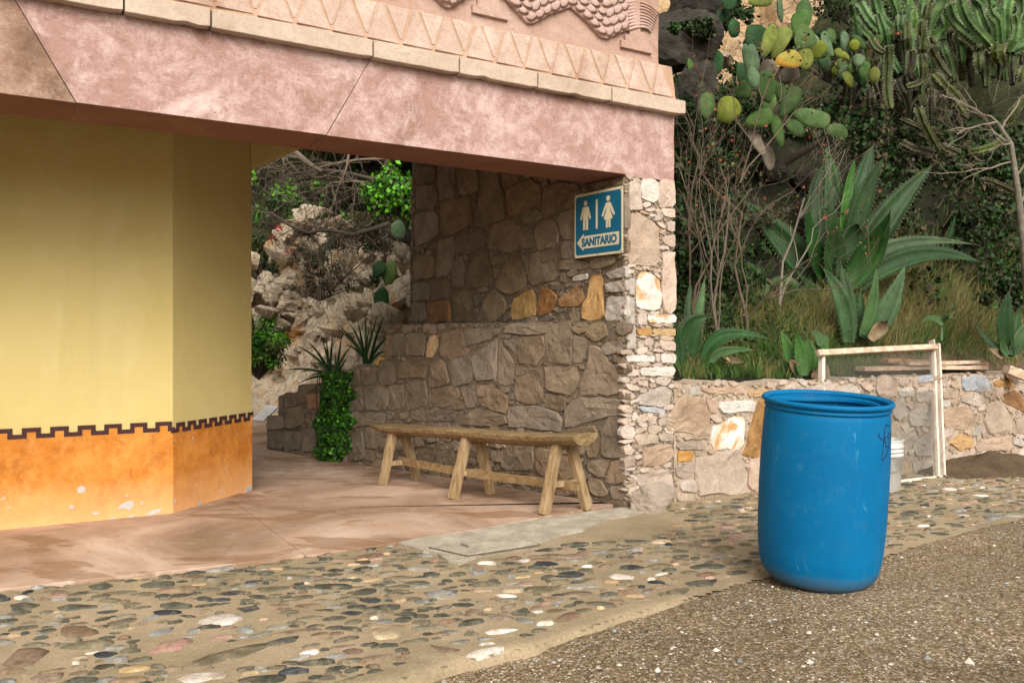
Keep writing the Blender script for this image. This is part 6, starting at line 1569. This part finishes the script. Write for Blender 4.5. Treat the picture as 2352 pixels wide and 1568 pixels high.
for k in range(26):
    x = R.uniform(1240, 2420); y1 = R.uniform(-50, 150); dx = R.uniform(-60, 60)
    st.append(([(x + dx * 1.6, y1 + 300), (x + dx * 1.3, y1 + 190), (x + dx * .6, y1 + 90), (x, y1)], R.uniform(42, 56), R.choice([cg, cg, co]), R.uniform(.1, .9)))
cereus('dense middle row of short olive column cacti below the bright clumps', (1850, 600), 9.15, st)
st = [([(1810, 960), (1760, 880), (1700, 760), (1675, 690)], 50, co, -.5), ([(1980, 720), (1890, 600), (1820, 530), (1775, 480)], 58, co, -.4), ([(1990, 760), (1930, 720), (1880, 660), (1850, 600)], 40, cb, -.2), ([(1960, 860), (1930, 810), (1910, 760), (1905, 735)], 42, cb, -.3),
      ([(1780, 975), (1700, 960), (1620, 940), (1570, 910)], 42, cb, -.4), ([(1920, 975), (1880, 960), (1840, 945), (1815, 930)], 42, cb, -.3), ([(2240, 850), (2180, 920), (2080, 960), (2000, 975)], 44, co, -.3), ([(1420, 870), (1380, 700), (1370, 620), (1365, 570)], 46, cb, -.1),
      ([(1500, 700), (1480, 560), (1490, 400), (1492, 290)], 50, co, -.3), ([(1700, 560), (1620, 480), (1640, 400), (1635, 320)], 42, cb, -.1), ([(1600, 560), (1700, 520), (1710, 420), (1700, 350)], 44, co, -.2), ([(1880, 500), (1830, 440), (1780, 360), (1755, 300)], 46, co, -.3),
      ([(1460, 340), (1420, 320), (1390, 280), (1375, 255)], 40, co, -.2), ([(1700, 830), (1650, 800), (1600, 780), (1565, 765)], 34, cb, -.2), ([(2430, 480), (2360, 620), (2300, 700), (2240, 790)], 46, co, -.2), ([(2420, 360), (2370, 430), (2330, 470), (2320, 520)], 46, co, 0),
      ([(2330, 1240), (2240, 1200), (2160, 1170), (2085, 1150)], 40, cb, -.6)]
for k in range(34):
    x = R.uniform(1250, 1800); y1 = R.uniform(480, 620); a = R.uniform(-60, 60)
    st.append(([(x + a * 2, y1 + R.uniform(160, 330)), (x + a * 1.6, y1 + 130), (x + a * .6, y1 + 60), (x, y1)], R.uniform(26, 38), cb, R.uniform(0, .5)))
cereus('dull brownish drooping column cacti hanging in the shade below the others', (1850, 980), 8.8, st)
# ---- shrubs, trees
def branchy(b, p, d, L, r, depth, R, leafpts=None, spread=.5, up=.1, shrink=.72, mi=0, kids=(2, 3), wob=.12):
    n = 5; pts = [p.copy()]; rad = [r]
    for i in range(n):
        d = (d + Vector((R.gauss(0, wob), R.gauss(0, wob), R.gauss(0, wob) + up * .3))).normalized(); p = p + d * (L / n); pts.append(p.copy()); rad.append(r * (1 - .4 * (i + 1) / n))
    b.tube(pts, rad, 5 if r > .006 else 3, mi, cap=False)
    if leafpts is not None and depth <= 1: leafpts += [pts[-1], pts[-2], pts[-3]]
    if depth > 0:
        for k in range(R.randint(*kids)):
            i = R.randint(2, n); nd = (d + Vector((R.gauss(0, spread), R.gauss(0, spread) * .8, R.gauss(0, spread) + up))).normalized()
            branchy(b, pts[i], nd, L * shrink * R.uniform(.75, 1.15), rad[i] * .68, depth - 1, R, leafpts, spread, up, shrink, mi, kids, wob)
def leaf_quad(b, p, s_, R, mi=0, droop=.0, el=2.4):
    d = Vector((R.gauss(0, 1), R.gauss(0, 1), R.gauss(0, 1) - droop)).normalized(); e_ = d.cross(Vector((R.gauss(0, 1), R.gauss(0, 1), R.gauss(0, 1)))).normalized() * s_ / el
    n_ = d.cross(e_).normalized() * s_ * .12
    b.add([tuple(p), tuple(p + d * s_ * .5 + e_ - n_), tuple(p + d * s_), tuple(p + d * s_ * .5 - e_ - n_)], [(0, 1, 2, 3)], mi)
def shrub(name, label, cat, pos, stems, leafm=None, nleaf=3, ls=.05, barkm='twig', seed=1, depth=3, spread=.5, up=.3, droop=.4, group=None):
    R = random.Random(seed); o = empty(name, tuple(pos)); tag(o, label, cat, group); b = MB(); lp = []
    for (d, L, r) in stems: branchy(b, Vector((0, 0, 0)), Vector(d).normalized(), L, r, depth, R, lp, spread, up, wob=.2)
    b.build('branches', M[barkm], o)
    if leafm:
        lm = leafm if isinstance(leafm, list) else [leafm]; lb = MB()
        for p in lp:
            if R.random() < nleaf % 1 or nleaf >= 1:
                for _ in range(max(1, int(nleaf))): leaf_quad(lb, p + Vector((R.gauss(0, .01), R.gauss(0, .01), R.gauss(0, .01))), ls * R.uniform(.6, 1.3), R, R.randrange(len(lm)), droop)
        if lb.v: tag(lb.build('leaves', [M[m] for m in lm], o), kind='stuff')
    return o
rb = lambda x, y, Y: P(x, y, Y)
shrub('shrub', 'tall thin bare shrub leaning right in front of the big prickly pear', 'shrub', rb(1790, 700, 7.0), [((.10, 0, 1), .95, .014), ((.45, 0, 1), .9, .010)], ['leaf_red', 'leaf_olive'], .22, .03, 'twig_pale', 4, 3, .5, .25)
shrub('shrub', 'leggy shrub with reddish drooping leaves growing close beside the pier', 'shrub', rb(1648, 770, 6.6), [((.05, 0, 1), 1.2, .012), ((-.14, 0, 1), 1.1, .010), ((.16, 0, 1), .9, .008)], ['leaf_red', 'leaf_olive', 'leaf_red'], .4, .034, 'twig', 9, 3, .5, .25)
shrub('shrub', 'second leggy shrub with rusty leaves between the pier and the big agave', 'shrub', rb(1712, 790, 6.9), [((-.1, .1, 1), 1.15, .012), ((.08, 0, 1), 1.05, .010), ((.02, 0, 1), .8, .008)], ['leaf_red', 'leaf_olive'], .4, .032, 'twig', 14, 3, .5, .25)
shrub('shrub', 'twiggy leafless shrub hugging the upper part of the pier', 'shrub', rb(1590, 720, 6.7), [((.02, 0, 1), 1.3, .010), ((-.05, .1, 1), 1.1, .010), ((.12, .1, 1), 1.0, .008)], ['leaf_red', 'leaf_olive'], .3, .03, 'twig', 19, 3, .55, .2)
shrub('shrub', 'tall twiggy shrub with orange leaves rising above the cornice end', 'shrub', rb(1700, 420, 7.3), [((-.15, 0, 1), .9, .009), ((.05, 0, 1), .8, .008)], ['leaf_red', 'leaf_olive'], .5, .034, 'twig', 23, 3, .55, .2)
R = random.Random(41)
for k, (x, y, Y, lab) in enumerate([(1610, 640, 7.6, 'dry brown twiggy bush low behind the pier edge'), (1690, 560, 8.0, 'dry tangled bush under the lowest prickly pear pads'), (1640, 480, 8.0, 'dry grey bush tangled below the spiny yellow pad'), (1820, 560, 8.3, 'dry bush at the foot of the leaning bare shrub')]):
    shrub('dry_bush', lab, 'bush', rb(x, y, Y), [((R.gauss(0, .6), R.gauss(0, .4), 1), .32, .006) for _ in range(9)], ['litter', 'leaf_dusk'], 1.0, .03, 'twig', 50 + k, 3, .6, .1)
# bare spiny tree at the right edge
R = random.Random(6); p0 = P(2352, 640, 6.9); tr_ = empty('thorn_tree', tuple(p0)); tag(tr_, 'grey thorn tree with bare spiny twigs at the right edge of the bank', 'tree')
b = MB(); tp = [P(x, y, 6.9) - p0 for x, y in ((2362, 700), (2352, 560), (2338, 440), (2322, 330), (2290, 280))]; b.tube(tp, [.038, .032, .026, .020, .012], 8); b.build('trunk', M['bark'], tr_, smooth=True)
b = MB(); lp = []
for (x, y, dx, dz, L) in ((2338, 400, .4, .8, .5), (2322, 330, -.9, .4, .42), (2290, 280, -.6, .9, .35), (2290, 280, -.9, .1, .45), (2330, 370, -.7, .15, .5), (2345, 470, .6, .6, .5), (2300, 300, .3, 1, .4), (2322, 330, -.4, -.2, .4)):
    branchy(b, P(x, y, 6.9) - p0, Vector((dx, R.uniform(-.3, .2), dz)).normalized(), L, .010, 3, R, lp, .55, .0, .66, wob=.25)
for p in lp:
    for _ in range(7):
        d = Vector((R.gauss(0, 1), R.gauss(0, 1), R.gauss(0, 1))).normalized() * R.uniform(.015, .035); e_ = d.cross(Vector((0, .3, 1))).normalized() * .0012; b.add([tuple(p - e_), tuple(p + e_), tuple(p + d)], [(0, 1, 2)])
b.build('crown', M['twig_pale'], tr_)
lr = P(2335, 640, 7.3); boulder('rock', (lr.x, lr.y, bank_z(lr) + .03), (.10, .10, .08), 'stone_whiteorange', 'pale lichen covered rock at the foot of the thorn tree', 'rock', 8)
for (x, y, Y, sz, lab) in [(1575, 90, 8.2, (.40, .4, .35), 'dark volcanic boulder at the top beside the carved panel'), (1590, 200, 7.8, (.24, .25, .3), 'dark rounded rock just right of the frieze end'), (1600, 20, 8.6, (.45, .3, .3), 'dark overhanging rock in the top corner behind the building'),
                      (1640, 140, 8.4, (.24, .2, .06), 'flat tan rock slab behind the thin shrubs'), (1850, 410, 8.2, (.16, .15, .12), 'grey rock below the largest prickly pear'), (1775, 395, 8.2, (.15, .15, .14), 'grey rock half hidden behind the bare shrub'), (1990, 395, 8.8, (.2, .2, .07), 'pale flat stones in the shade right of the prickly pear')]:
    boulder('rock', P(x, y, Y), sz, 'lava' if 'pale' not in lab and 'tan' not in lab else 'cliff', lab, 'rock', R.uniform(0, 9))
# tan dried branch
# ---- ground cover as stuff
def tuft_field(name, mats, spots, kind='stuff'):
    b = MB()
    R = random.Random(12)
    for (p, n, h, sp, lean, mi) in spots:
        for _ in range(n):
            q = p + Vector((R.gauss(0, sp), R.gauss(0, sp), 0)); q.z = bank_z(q) - .01
            hh = h * R.uniform(.5, 1.2); d = Vector((R.gauss(lean, .35), R.gauss(-.1, .3), 1)).normalized(); sd = Vector((-d.y, d.x, 0)); sd = Vector((R.uniform(.4, 1), R.uniform(-.6, .6), 0)).normalized() * R.uniform(.0014, .0040)
            m_ = q + d * hh * .55; e_ = q + d * hh + Vector((R.gauss(lean, .3) * hh * .5, R.gauss(0, .2) * hh * .5, -.18 * hh * R.random()))
            b.add([tuple(q - sd), tuple(q + sd), tuple(m_ + sd * .8), tuple(m_ - sd * .8)], [(0, 1, 2, 3)], mi); b.add([tuple(m_ - sd * .8), tuple(m_ + sd * .8), tuple(e_)], [(0, 1, 2)], mi)
    return tag(b.build(name, [M[m] for m in mats]), kind=kind)
def on_bank(x, y):
    """where the sight line meets the bank"""
    lo_, hi_ = 5.4, 16
    for i in range(200):
        Y = lo_ + (hi_ - lo_) * i / 200; p = P(x, y, Y); u, w_ = FR.coords((p.x, p.y))
        if w_ > .35 and p.z < prof_h(u, w_): return p
    return None
R = random.Random(9); spots = []
for _ in range(520):
    x = R.uniform(1860, 2352); y = R.uniform(650, 810)
    if y < 690 and x < 2050: continue
    p = on_bank(x, y)
    if p: spots.append((p, 14, .30 * R.uniform(.6, 1.3), .035, .25, 0 if R.random() < .6 else 1))
for _ in range(60):
    p = on_bank(R.uniform(1975, 2120), R.uniform(640, 760))
    if p: spots.append((p, 30, .36, .04, -.1, 0))
for _ in range(150):
    p = on_bank(R.uniform(1700, 1960), R.uniform(700, 800))
    if p: spots.append((p, 24, .2, .05, .1, R.choice([0, 1])))
tuft_field('dry_grass', ['grass_dry', 'grass_green'], spots)
spots = []
for _ in range(420):
    p = on_bank(R.uniform(1560, 2010), R.uniform(790, 872))
    if p: spots.append((p, 15, .13 * R.uniform(.5, 1.5), .03, 0, 0 if R.random() < .8 else 1))
for _ in range(160):
    p = on_bank(R.uniform(1560, 2352), R.uniform(560, 800))
    if p: spots.append((p, 20, .16, .06, 0, 0))
for _ in range(160):
    p = on_bank(R.uniform(1860, 2352), R.uniform(740, 830))
    if p: spots.append((p, 20, .14, .06, 0, R.choice([0, 1])))
tuft_field('green_grass', ['grass_green', 'grass_dry'], spots)
# low leafy undergrowth and litter over the whole bank
ag_ = [o.location.copy() for o in D.objects if o.name.startswith('agave')]; ag_r = [1.0 if k == 0 else .42 for k in range(len(ag_))]
def clear_of(c_):
    for a_, r_ in zip(ag_, ag_r):
        if math.hypot(c_.x - a_.x, (c_.y - a_.y) + .15) < r_: return False
    return True
b = MB(); R = random.Random(15); und = [M['leaf_deep'], M['leaf_dusk'], M['litter'], M['leaf_olive']]
for _ in range(9500):
    u, w_ = R.uniform(.3, 10), R.uniform(.7, 6); c_ = FR.world(u, w_, 0); c_.z = prof_h(u, w_)
    if not clear_of(c_): continue
    dn = noise.noise((u * 1.3, w_ * 1.3, 8)); kk = R.choices((0, 1, 2, 3), (7, 4, 2, 1))[0]; far_ = 1 + max(0, w_ - 2) * .22
    for _ in range(int(12 + 12 * dn)):
        q = c_ + Vector((R.gauss(0, .09), R.gauss(0, .09), abs(R.gauss(0, .07 + .07 * max(0, dn)) * far_))); leaf_quad(b, q, R.uniform(.015, .045) * far_, R, kk)
for _ in range(5200):
    u = R.uniform(1.6, 10); w_ = R.uniform(1.9, 5.0) / (1 + .36 * max(0, min(5.3, u - 1))); c_ = FR.world(u, w_, 0); c_.z = prof_h(u, w_); kk = R.choices((0, 1, 2), (6, 5, 2))[0]
    if not clear_of(c_): continue
    for _ in range(13): leaf_quad(b, c_ + Vector((R.gauss(0, .12), R.gauss(0, .12), abs(R.gauss(0, .16)))), R.uniform(.03, .085), R, kk)
tag(b.build('undergrowth', und), kind='stuff')
b = MB()
for _ in range(900):
    u, w_ = R.uniform(.3, 6), R.uniform(1.0, 6) ; c_ = FR.world(u, w_, 0); c_.z = prof_h(u, w_)
    branchy(b, c_, Vector((R.gauss(0, .8), R.gauss(0, .6), 1)).normalized(), R.uniform(.15, .35), .003, 1, R, None, .6, 0, .7)
tag(b.build('dead_twigs', M['twig']), kind='stuff')
# leafy bushes on the far slope right (gives the upper background its mass)
def bush(name, label, cat, pos, size, mats, n, ls, seed, droop=0, bark='twig_dark', group=None):
    R = random.Random(seed); o = empty(name, tuple(pos)); tag(o, label, cat, group); lb = MB(); sb = MB()
    cl_ = [Vector((R.gauss(0, .42) * size[0], R.gauss(0, .42) * size[1], R.uniform(.1, 1) * size[2])) for _ in range(max(6, n // 90))]
    for c_ in cl_:
        sb.tube([Vector((0, 0, -.05)), c_ * .5 + Vector((R.gauss(0, .04), R.gauss(0, .04), 0)), c_], [.012 * size[0] + .004, .006, .002], 4, cap=False); k = R.randrange(len(mats)); rr = R.uniform(.14, .26) * min(size)
        for _ in range(n // len(cl_)):
            d = Vector((R.gauss(0, 1), R.gauss(0, 1), R.gauss(0, .8))); d = d.normalized() * rr * (R.random() ** .4) * 1.4
            leaf_quad(lb, c_ + d, ls * R.uniform(.6, 1.3), R, k if R.random() < .8 else R.randrange(len(mats)), droop, 2.0)
    sb.build('branches', M[bark], o); tag(lb.build('leaves', [M[m] for m in mats], o), kind='stuff'); return o
for k, (x, y, Y, s_, lab) in enumerate([(1590, 620, 7.5, .34, 'dark leafy bush hugging the pier halfway up'), (1660, 700, 7.6, .36, 'dark leafy bush low between the leggy shrubs'), (1750, 610, 8.1, .38, 'dark leafy bush left of the largest agave'), (1610, 420, 8.0, .36, 'dark leafy bush behind the lintel end'), (1700, 440, 8.4, .4, 'dark leafy bush under the big prickly pear'),
      (1860, 440, 8.9, .42, 'dark leafy bush in the hollow right of the big prickly pear'), (2080, 520, 9.0, .5, 'dark leafy bush in the deep shade behind the largest agave'), (2240, 560, 8.6, .42, 'dark leafy bush in the shade left of the thorn tree'), (2300, 430, 9.2, .5, 'dark leafy bush behind the thorn tree twigs'), (2330, 700, 7.6, .3, 'low dark bush at the right edge of the grass'),
      (1960, 330, 9.6, .5, 'dark leafy bush behind the small prickly pear pads'), (1570, 140, 8.8, .4, 'dark leafy bush between the dark boulders and the frieze'), (1640, 30, 9.2, .5, 'dark leafy bush in the corner above the dark boulders'), (1600, 90, 7.9, .22, 'small dark bush growing over the dark boulders'), (1560, 260, 7.6, .2, 'small dark bush just right of the cornice end')]):
    bush('bush', lab, 'bush', P(x, y, Y), (s_, s_ * .7, s_ * .75), ['leaf_deep', 'leaf_dusk'], 1300, .045, 300 + k)
R = random.Random(88)
hb_labels = ['dark green bush on the slope behind the column cacti, left of them', 'dark green bush on the slope between the two bright cactus clumps', 'dusky bush on the slope at the top right corner', 'dull bush above the flat tan rock slab', 'dark bush on the ridge below the tan cliff', 'olive bush on the ridge right of the tan cliff']
for k, (x, y, Y, s_) in enumerate([(1900, 180, 12, 1.0), (2060, 120, 12.5, 1.0), (2330, 60, 12, 1.1), (1640, 60, 11.5, .6), (1800, 150, 13, .8), (1960, 60, 15, 1.2)]):
    bush('bush', hb_labels[k], 'bush', P(x, y, Y), (s_, s_ * .7, s_ * .6), ['leaf_deep', 'leaf_dusk'], 1500, .07, 100 + k)
# ================================================================ BEHIND THE PASSAGE
# bare tree crossing the opening
R = random.Random(17); tb0 = P(952, 600, 8.6); bt = empty('bare_tree', tuple(tb0)); tag(bt, 'dark bare tree whose crooked branches cross the opening behind the passage', 'tree')
def pth(lst, Y): return [P(*ZP(x, y), Y + dy) - tb0 for (x, y, dy) in [(q + (0,))[:3] for q in lst]]
b = MB(); b.tube(pth([(1330, 900), (1295, 700), (1240, 570), (1160, 460), (1080, 300), (1100, 170), (1130, 60)], 8.6), [.07, .06, .052, .045, .036, .03, .024], 9); b.build('trunk', M['twig_dark'], bt, smooth=True)
mains = [([(1300, 765), (1200, 735), (1110, 700)], .034, .03), ([(1120, 620), (1000, 660), (850, 705), (690, 670), (600, 672), (520, 690), (380, 630), (250, 545), (150, 535), (60, 450)], .028, .008), ([(1090, 290), (980, 290), (860, 260), (700, 230), (560, 230), (380, 260), (240, 320), (160, 410), (60, 360)], .022, .007),
         ([(940, 320), (850, 310), (700, 320), (600, 380), (520, 440)], .016, .005), ([(1180, 140), (900, 150), (700, 180), (500, 240), (380, 260)], .016, .008), ([(420, 90), (480, 140), (540, 190), (620, 240)], .03, .022),
         ([(380, 80), (360, 150), (430, 230), (540, 280)], .012, .006), ([(820, 100), (800, 220), (750, 330), (700, 480), (660, 620), (560, 640)], .014, .005), ([(320, 100), (340, 180), (380, 250)], .012, .006), ([(1100, 860), (960, 720), (900, 650)], .010, .004), ([(560, 520), (575, 640), (590, 760), (640, 860)], .008, .003)]
for i, (pts, r0, r1) in enumerate(mains):
    b = MB(); pp = pth(pts, 8.6 + R.uniform(-.3, .3)); n = len(pp); b.tube(pp, [r0 + (r1 - r0) * k / (n - 1) for k in range(n)], 7)
    for k in range(1, n):
        for _ in range(3):
            s_ = pp[k - 1].lerp(pp[k], R.random()); branchy(b, s_, Vector((R.gauss(0, .8), R.gauss(0, .5), R.gauss(-.1, .7))).normalized(), R.uniform(.2, .5), .006, 2, R, None, .5, -.05, .7, wob=.2)
    b.build('branch', M['twig_dark' if i in (0, 1, 2) else 'twig'], bt, smooth=True)
lb = MB()
for (x, y, sx, sy, n) in ((1010, 380, 80, 60, 420), (1130, 300, 70, 80, 420), (1200, 400, 90, 80, 480), (1060, 450, 90, 50, 320), (1260, 330, 50, 40, 200), (1120, 230, 30, 40, 140), (1270, 520, 40, 70, 160)):
    for _ in range(n):
        q = P(*ZP(R.gauss(x, sx * .6), R.gauss(y, sy * .6)), 8.5 + R.gauss(0, .12)) - tb0; leaf_quad(lb, q, R.uniform(.035, .075), R, R.choices((0, 1, 2), (5, 3, 1))[0], 1.0, 2.8)
tag(lb.build('leaves', [M['leaf_green'], M['leaf_ivy'], M['leaf_olive']], bt), kind='stuff')
nopal('prickly pear hanging its dark pads over the rock behind the passage', P(*ZP(1180, 860), 8.3), 8.3, [(1040, 960, 70, 50, 18, pd, 0, .1), (1120, 990, 100, 52, 8, pg, .05, .3), (1058, 1185, 95, 55, 6, pd, -.1, .0), (1178, 668, 60, 70, 80, pq, .1, .1), (1250, 880, 60, 45, 60, pb, .1), (1200, 820, 50, 80, 70, pb, .1)], Z=ZP, zs=3.015, seed=3)
# bushes on the rock
bush('bush', 'bright green bush at the far left of the opening beside the yellow wall', 'bush', P(595, 860, 8.9), (.34, .3, .62), ['leaf_green', 'leaf_ivy', 'leaf_olive'], 5200, .03, 61)
bush('bush', 'tangled dark bush clinging to the middle of the rock slope', 'bush', P(735, 680, 9.3), (.55, .3, .6), ['leaf_dusk', 'litter', 'leaf_dusk'], 2200, .03, 62)
bush('bush', 'brown green bush on the right of the rock slope under the branch', 'bush', P(850, 580, 10.0), (.6, .3, .45), ['leaf_dusk', 'litter', 'leaf_olive'], 2600, .035, 63)
R = random.Random(71)
shrub('dry_bush', 'grey hanging tangle of dry stems on the rock slope', 'bush', P(740, 640, 9.2), [((R.gauss(0, .7), R.gauss(-.3, .2), R.uniform(-1, .6)), .38, .005) for _ in range(16)], None, 0, .03, 'twig', 72, 3, .5, -.2)
labs = ['green scrub at the upper left of the opening', 'green scrub at the upper middle of the opening', 'green scrub at the upper right of the opening', 'olive scrub above the pinkish skyline rock', 'scrub behind the leafy twig at the right of the opening', 'dark scrub at the left edge of the opening above the outcrop', 'low scrub between the skyline rocks', 'bright patch of scrub high behind the bare branches']
for k, (x, y, Y, s_) in enumerate([(620, 520, 13, 1.0), (740, 470, 13.5, 1.0), (860, 470, 14, 1.0), (790, 420, 16, 1.3), (940, 520, 12.5, .9), (600, 640, 11.5, .7), (720, 530, 12, .6), (660, 400, 17, 1.4)]):
    bush('scrub_bush', labs[k], 'bush', P(x, y, Y), (s_, s_ * .6, s_ * .7), [['leaf_deep', 'leaf_dusk', 'leaf_green'], ['leaf_dusk', 'leaf_olive', 'litter']][k % 2], 1700, .06, 200 + k)
# red flowers
for k, (x, y, lab) in enumerate(((310, 655, 'larger red flower cluster on the pale outcrop'), (250, 725, 'small red flower cluster lower left on the outcrop'), (390, 820, 'dim red flower cluster in front of the dark bush'))):
    lb = MB(); 
    for _ in range((30, 20, 12)[k]): leaf_quad(lb, Vector((R.gauss(0, .03), R.gauss(0, .03), R.gauss(0, .018))), .026, R)
    o = lb.build('red_flowers', M['petal'], None, loc=P(*ZP(x, y), 9.0)); tag(o, lab, 'flowers')
# boards with notices
def board(name, label, pts, Y, th, dY=0):
    q = [P(*p, Y + (dY if i in (0, 1) else 0)) for i, p in enumerate(pts)]; c_ = sum(q, Vector()) / 4; nn = (q[1] - q[0]).cross(q[2] - q[0]).normalized() * th
    o = empty(name, tuple(c_)); tag(o, label, 'sign'); b = MB(); b.add([tuple(p - c_) for p in q] + [tuple(p + nn - c_) for p in q], [(0, 1, 2, 3), (7, 6, 5, 4), (0, 4, 5, 1), (1, 5, 6, 2), (2, 6, 7, 3), (3, 7, 4, 0)]); b.build('panel', M['paper'], o)
    return o, q, c_, nn
o, q, c_, nn = board('notice_board', 'white tilted information board low at the left of the opening', [Z6(155, 930), Z6(243, 938), Z6(128, 1046), Z6(42, 1036)], 8.3, .02, .35)
b = MB(); b.beam(P(*Z6(80, 1040), 8.35) - c_, P(*Z6(80, 1090), 8.35) - c_ , .04, .03); b.beam(P(*Z6(180, 960), 8.6) - c_, P(*Z6(170, 1090), 8.5) - c_, .04, .03); b.build('support', M['wire'], o)
def ink(o, q, c_, nn, rows, seed):
    R = random.Random(seed); b = MB(); s_ = -1 if (nn.dot(Vector((0, -1, .3))) < 0) else 1; off = nn * (1.0 if s_ > 0 else 0) + nn.normalized() * .0015 * s_
    for r in rows:
        x = .1
        while x < .85:
            L = R.uniform(.04, .12)
            def pt(fx, fy): return tuple(q[0].lerp(q[1], fx).lerp(q[3].lerp(q[2], fx), fy) + off - c_)
            b.add([pt(x, r), pt(x + L, r), pt(x + L, r + .03), pt(x, r + .03)], [(0, 1, 2, 3)]); x += L + .04
    b.build('faint_print', M['paper_ink'], o)
ink(o, q, c_, nn, (.2, .32, .44, .56, .7), 1)
o, q, c_, nn = board('paper_notice', 'small upright white notice above the bright green bush', [ZP(118, 1282), ZP(164, 1274), ZP(168, 1356), ZP(124, 1366)], 9.0, .01)
ink(o, q, c_, nn, (.15, .3, .45, .6, .75), 2)
b = MB(); b.beam(P(*ZP(145, 1360), 9.01) - c_, P(*ZP(147, 1600), 9.01) - c_, .03, .03); b.build('post', M['old_wood'], o)
# spiky yucca-like plants on the planter
def spiky(label, base, Y, blades, seed):
    R = random.Random(seed); p = P(*Z6(*base), Y); o = empty('spiky_plant', tuple(p)); tag(o, label, 'plant')
    for (x, y) in blades:
        tip = P(*Z6(base[0] + (x - base[0]) * 1.22, base[1] + (y - base[1]) * 1.28), Y + R.uniform(-.25, .2)); a = P(*Z6(base[0] + R.uniform(-25, 25), base[1] + R.uniform(-5, 5)), Y); m_ = a.lerp(tip, .5) + Vector((0, 0, .04 if abs(x - base[0]) > 100 else .0)); b = MB(); n = 8; w_ = .027
        tg = (tip - a).normalized(); s_ = tg.cross(Vector((0, -1, 0))).normalized(); nn = Vector((0, -1, 0))
        for i in range(n + 1):
            t = i / n; c_ = bez(a, m_ * 2 - (a + tip) * .5, tip, t) - p; k = (.75 + .25 * math.sin(t * 3.1)) * (1 - t ** 2.2); 
            b.v += [tuple(c_ - s_ * w_ / 2 * k + nn * .004), tuple(c_ + nn * -.004 * k), tuple(c_ + s_ * w_ / 2 * k + nn * .004), tuple(c_ + nn * -.010 * k)]
        for i in range(n):
            for j in range(4): b.f.append((i * 4 + j, i * 4 + (j + 1) % 4, i * 4 + 4 + (j + 1) % 4, i * 4 + 4 + j)); b.m.append(0)
        b.build('blade', M['agave_pale' if R.random() < .45 else 'agave'], o, smooth=False)
    return o
spiky('spiky plant with long thin dark blades left of the ivy top on the stepped wall', (640, 725), 7.75, [(405, 535), (475, 505), (600, 465), (642, 462), (700, 455), (575, 490), (340, 688), (430, 700), (470, 735), (520, 640), (660, 560), (760, 540), (410, 775), (735, 600)], 1)
spiky('spiky plant with long thin dark blades beside the orange cap stone', (890, 625), 7.45, [(680, 405), (715, 405), (785, 390), (835, 360), (880, 335), (960, 335), (1003, 338), (905, 420), (1020, 560), (760, 520), (1030, 470), (850, 450)], 2)
spiky('tiny spiky tuft on the highest step of the wall behind the bench', (1080, 400), 7.0, [(1060, 365), (1075, 372), (1090, 380), (1105, 388)], 3)
spiky('tiny spiky tuft at the foot of the tall wall near the opening', (1190, 398), 6.95, [(1170, 362), (1185, 358), (1200, 365), (1215, 372)], 4)
# ivy pouring over the wall
R = random.Random(2); u0_, z0_ = LW.loc(*Z6(640, 1340)); ivp = LW.world(u0_, -.04, 0); iv = empty('ivy', (ivp.x, ivp.y, 0)); tag(iv, 'bright green creeper hanging over the stepped wall to the ground', 'creeper')
lb = MB()
edges_ = [(690, 600, 735), (740, 590, 735), (800, 585, 730), (900, 560, 725), (1000, 540, 722), (1100, 525, 735), (1200, 515, 722), (1280, 530, 715), (1335, 570, 690)]
for _ in range(9500):
    y = R.uniform(690, 1338)
    for i in range(len(edges_) - 1):
        if edges_[i][0] <= y <= edges_[i + 1][0]: break
    f = (y - edges_[i][0]) / (edges_[i + 1][0] - edges_[i][0]); xl = edges_[i][1] + (edges_[i + 1][1] - edges_[i][1]) * f; xr = edges_[i][2] + (edges_[i + 1][2] - edges_[i][2]) * f
    ne = noise.noise((y * .009, 3, 1)) * 75; ne2 = noise.noise((y * .011, 9, 4)) * 80
    xl += ne; xr += ne2 + 14
    if noise.noise((y * .035, xl * .03, 2)) < -.42: continue
    x = R.uniform(xl - 8, xr + 8) + R.gauss(0, 7); u, z = LW.loc(*Z6(x, y), -.05); e_ = (x - xl) / (xr - xl); bul = .16 * math.sqrt(max(0.02, 1 - (2 * e_ - 1) ** 2)) * (.75 + .5 * noise.noise((x * .03, y * .03, 0)))
    p = LW.world(u, -.01 - bul * R.random() ** .35, max(.015, z)) - iv.location; leaf_quad(lb, p, R.uniform(.016, .032), R, R.choices((0, 1, 2), (6, 2, 3))[0], .3, 1.7)
tag(lb.build('leaves', [M['leaf_ivy'], M['leaf_green'], M['leaf_deep']], iv), kind='stuff')
sb = MB()
for k in range(9):
    x = 560 + k * 18; sb.tube([LW.world(LW.loc(*Z6(x + R.uniform(-8, 8), y))[0], -.05, max(0.01, LW.loc(*Z6(x, y))[1])) - iv.location for y in range(720, 1340, 100)], .005, 4)
sb.build('stems', M['twig_dark'], iv)
# a little ivy in the joint right of the cap stone
print('OBJECTS', len(D.objects))
